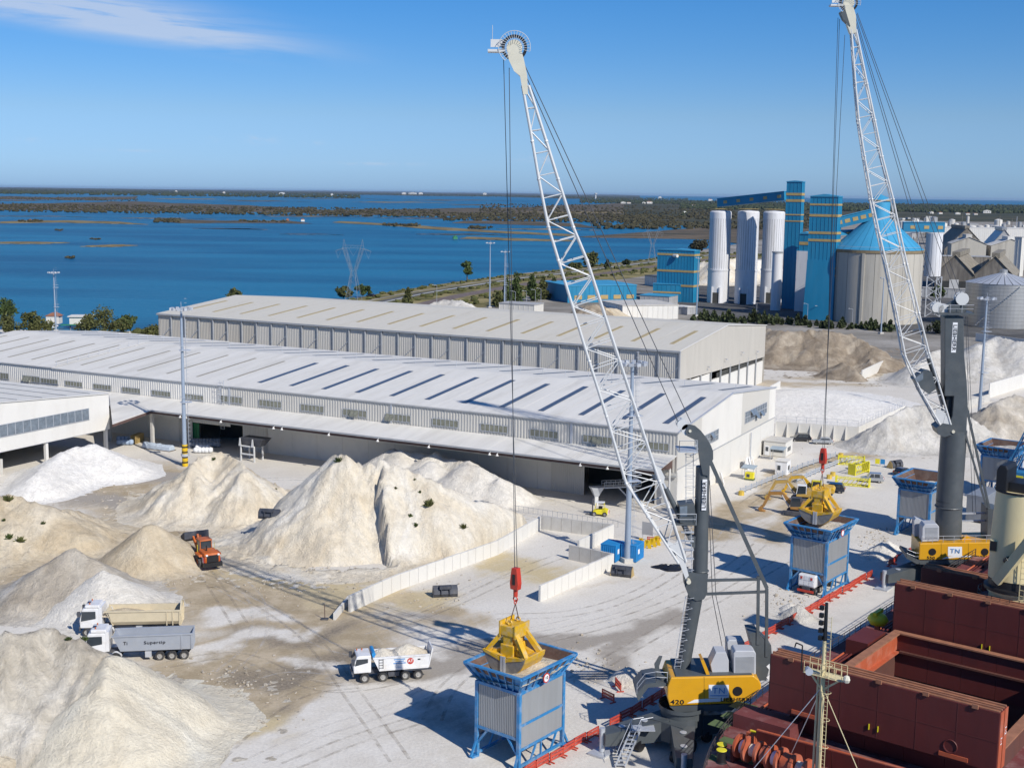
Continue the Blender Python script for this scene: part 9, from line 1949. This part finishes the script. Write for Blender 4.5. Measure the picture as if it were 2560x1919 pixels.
for px, py, hp, wp, lb, m, kd in ((14, 822, 92, 78, 'rounded green tree at the left shore', M_LEAF, 'round'), (20, 838, 60, 90, 'low olive bush at the foot of the left shore tree', M_LEAF2, 'bush'), (95, 838, 62, 70, 'dark bush hiding the left shore huts', M_LEAF2, 'bush'), (78, 812, 40, 44, 'bush behind the tiled hut', M_LEAF2, 'bush'),
    (262, 832, 76, 130, 'broad olive green bush between the lagoon and the white roof', M_LEAF2, 'bush'), (222, 826, 48, 70, 'small bush at the left end of the broad bush', M_LEAF2, 'bush'), (310, 828, 50, 60, 'small bush at the right end of the broad bush', M_LEAF, 'bush'),
    (586, 742, 26, 36, 'small bush peeping over the beige warehouse ridge', M_LEAF2, 'bush'), (858, 744, 36, 44, 'olive bush at the left foot of the shore pylon', M_LEAF2, 'bush'), (908, 738, 40, 40, 'dark bush at the right foot of the shore pylon', M_LEAF, 'bush'),
    (1168, 702, 52, 34, 'lone leafy tree on the lagoon shore', M_LEAF, 'round'), (1020, 766, 50, 30, 'yellowish poplar beside the railway', M_LEAF2, 'poplar'), (1475, 668, 36, 50, 'round tree on the shore behind the nearer boom', M_LEAF2, 'round'), (1436, 672, 22, 30, 'small round shrub on the shore behind the boom', M_LEAF2, 'bush'),
    (1290, 760, 86, 44, 'tallest poplar in the clump by the lamp masts', M_LEAF, 'poplar'), (1266, 762, 70, 36, 'poplar on the lamp mast side of the clump', M_LEAF, 'poplar'), (1330, 752, 72, 36, 'poplar in the middle of the clump', M_LEAF, 'poplar'), (1358, 748, 60, 34, 'poplar towards the blue hall', M_LEAF2, 'poplar'), (1385, 744, 54, 36, 'thin yellowish poplar towards the blue hall', M_LEAF2, 'poplar'), (1408, 742, 48, 34, 'thin yellowish poplar nearest the blue hall', M_LEAF2, 'poplar'),
    (1246, 766, 40, 30, 'low poplar at the foot of the twin lamp masts', M_LEAF2, 'poplar'), (1518, 672, 24, 14, 'small dark conifer on the shore road', M_LEAF3, 'poplar'), (1566, 664, 22, 20, 'small dark bush on the shore road', M_LEAF3, 'bush'), (1745, 634, 34, 48, 'round brownish tree behind the blue tower block', M_REED, 'round'), (2345, 752, 36, 40, 'green tree beside the raised silo frame', M_LEAF, 'round'), (2430, 770, 44, 40, 'dark tree left of the round metal tank', M_LEAF3, 'round'), (2348, 834, 34, 60, 'dark bush under the head of the second crane', M_LEAF3, 'bush'),
    (400, 836, 24, 80, 'reddish scrub beside the beige warehouse end', M_LEAF2, 'bush')):
    tree(px, py, hp, wp, lb, m, kd, 'tree' if kd != 'bush' else 'bush', nleaf=1300)
M_LEAFH = mat('leaf_hedge', (.055, .07, .03), .8, var=.6, scale=.15, spec=.2, world=True)
# conifer hedge in front of the plant
base = tree(1760, 806, 26, 17, 'x', M_LEAFH, 'poplar', 'conifer_tree', nleaf=420, leaf=.5, seed=77); hedge = [(1736 + i * 11.6, 800 + i * .62) for i in range(44)]; rr = random.Random(3)
for i, (px, py) in enumerate(hedge):
    o = base if i == 0 else copy_tree(base); px += rr.uniform(-4, 4); p = G(px, py + rr.uniform(-3, 4)); o.location = p; s = rr.uniform(.5, 1.25); o.scale = (s * rr.uniform(.8, 1.3), s * rr.uniform(.8, 1.3), s * rr.uniform(.7, 1.2)); o.rotation_euler = (0, 0, rr.uniform(0, 6))
    zone = 'white silos' if px < 1950 else 'blue towers' if px < 2085 else 'domed silo'; o['label'] = 'small dark conifer in the hedge before the ' + zone; o['group'] = 'hedge conifers before the ' + zone
# grass tufts and shrubs growing on the heaps
dg = bpy.context.evaluated_depsgraph_get(); dg.update()
def surf(px, py):
    d = ray(px, py).normalized(); ok, loc, nr, i, ob, mx = sc.ray_cast(dg, CAM, d); return loc if ok else G(px, py)
q_ = surf(676, 1286); bk0.location = (q_.x, q_.y, q_.z - .55)
spots = [((1072, 1262), 34, 'largest green shrub on the flank of the sand mountain'), ((1024, 1290), 17, 'shrub left of the largest one on the sand mountain'), ((1038, 1314), 20, 'lower shrub on the sand mountain above the wall'), ((1158, 1318), 24, 'shrub on the sand mountain close to the bay wall'), ((1049, 1230), 13, 'small shrub above the largest one on the sand mountain'), ((1037, 1198), 10, 'tiny shrub high on the sand mountain'), ((988, 1220), 12, 'pale tuft near the dark cleft of the sand mountain'), ((846, 1152), 24, 'grass tuft just below the summit of the sand mountain'),
         ((22, 1345), 26, 'round green shrub low on the tan heap'), ((50, 1352), 26, 'spiky dark shrub low on the tan heap'), ((108, 1308), 14, 'small shrub on the tan heap flank'), ((10, 1300), 12, 'small shrub at the edge of the tan heap'), ((20, 1250), 30, 'grass patch on top of the tan heap'), ((210, 1598), 22, 'yellow green tuft beside the white cab'), ((172, 1597), 18, 'yellow green tuft on the crest of the great pale heap'), ((690, 1222), 9, 'tiny tuft on the broad cream heap'), ((535, 1148), 14, 'tuft on the flat top of the broad cream heap')]
for i, ((px, py), wp, lb) in enumerate(spots):
    q = surf(px, py); k = (q - CAM).length / FPX; w_ = wp * k / 2; r_ = random.Random(i); b = B()
    for j in range(70):
        a = r_.uniform(0, 6.28); el = r_.uniform(.3, 1.4); L_ = w_ * r_.uniform(.6, 1.25); d = Vector((math.cos(a) * math.cos(el), math.sin(a) * math.cos(el), math.sin(el))) * L_; s0 = Vector((r_.uniform(-.3, .3) * w_, r_.uniform(-.3, .3) * w_, -.1)); n_ = d.cross(Vector((r_.uniform(-1, 1), r_.uniform(-1, 1), .2))).normalized() * w_ * .09
        b.add([s0 - n_, s0 + n_, s0 + d * .6 + n_ * 1.2, s0 + d, s0 + d * .6 - n_ * 1.2], [(0, 1, 2, 3, 4)])
    o = b.build('heap_shrub', M_LEAF if i % 3 else M_LEAF2, None); o.location = q; tag(o, lb, 'shrub')
# reedy scrub on the verge beside the road and railway
b = B(); rr = random.Random(12)
for k in range(900):
    i = rr.randrange(1, len(RD) - 1); a, c = G(*RD[i]), G(*RD[i + 1]); f = rr.random(); d = c - a; d.z = 0; n_ = Vector((d.y, -d.x, 0)).normalized(); q = a.lerp(c, f) + n_ * rr.choice((-9, -6, 14, 17, 38, 44, 50)) + n_ * rr.uniform(-2, 2); h = rr.uniform(.5, 1.8); b.blob((q.x, q.y, h * .4), h * 1.1, h * 1.1, h * .6, 5, .4, rr)
tag(b.build('verge_scrub', M_LEAF2), 'low scrub and reeds along the road and railway verge', 'scrub', kind='stuff')
# ================================================================ air
def haze():
    b = B(); b.box(-72000, 72000, -600, 72000, -10, 84); o = b.build('haze', None); m = bpy.data.materials.new('haze'); m.use_nodes = True; n = m.node_tree.nodes; n.clear()
    out_ = n.new('ShaderNodeOutputMaterial'); v = n.new('ShaderNodeVolumePrincipled'); v.inputs['Density'].default_value = HAZE; v.inputs['Color'].default_value = (.55, .76, 1, 1); v.inputs['Anisotropy'].default_value = .2
    m.node_tree.links.new(v.outputs[0], out_.inputs['Volume']); o.data.materials.append(m); tag(o, 'thin blue air haze over the lagoon and the port', 'haze', kind='stuff')
HAZE = 1.3e-5
haze()
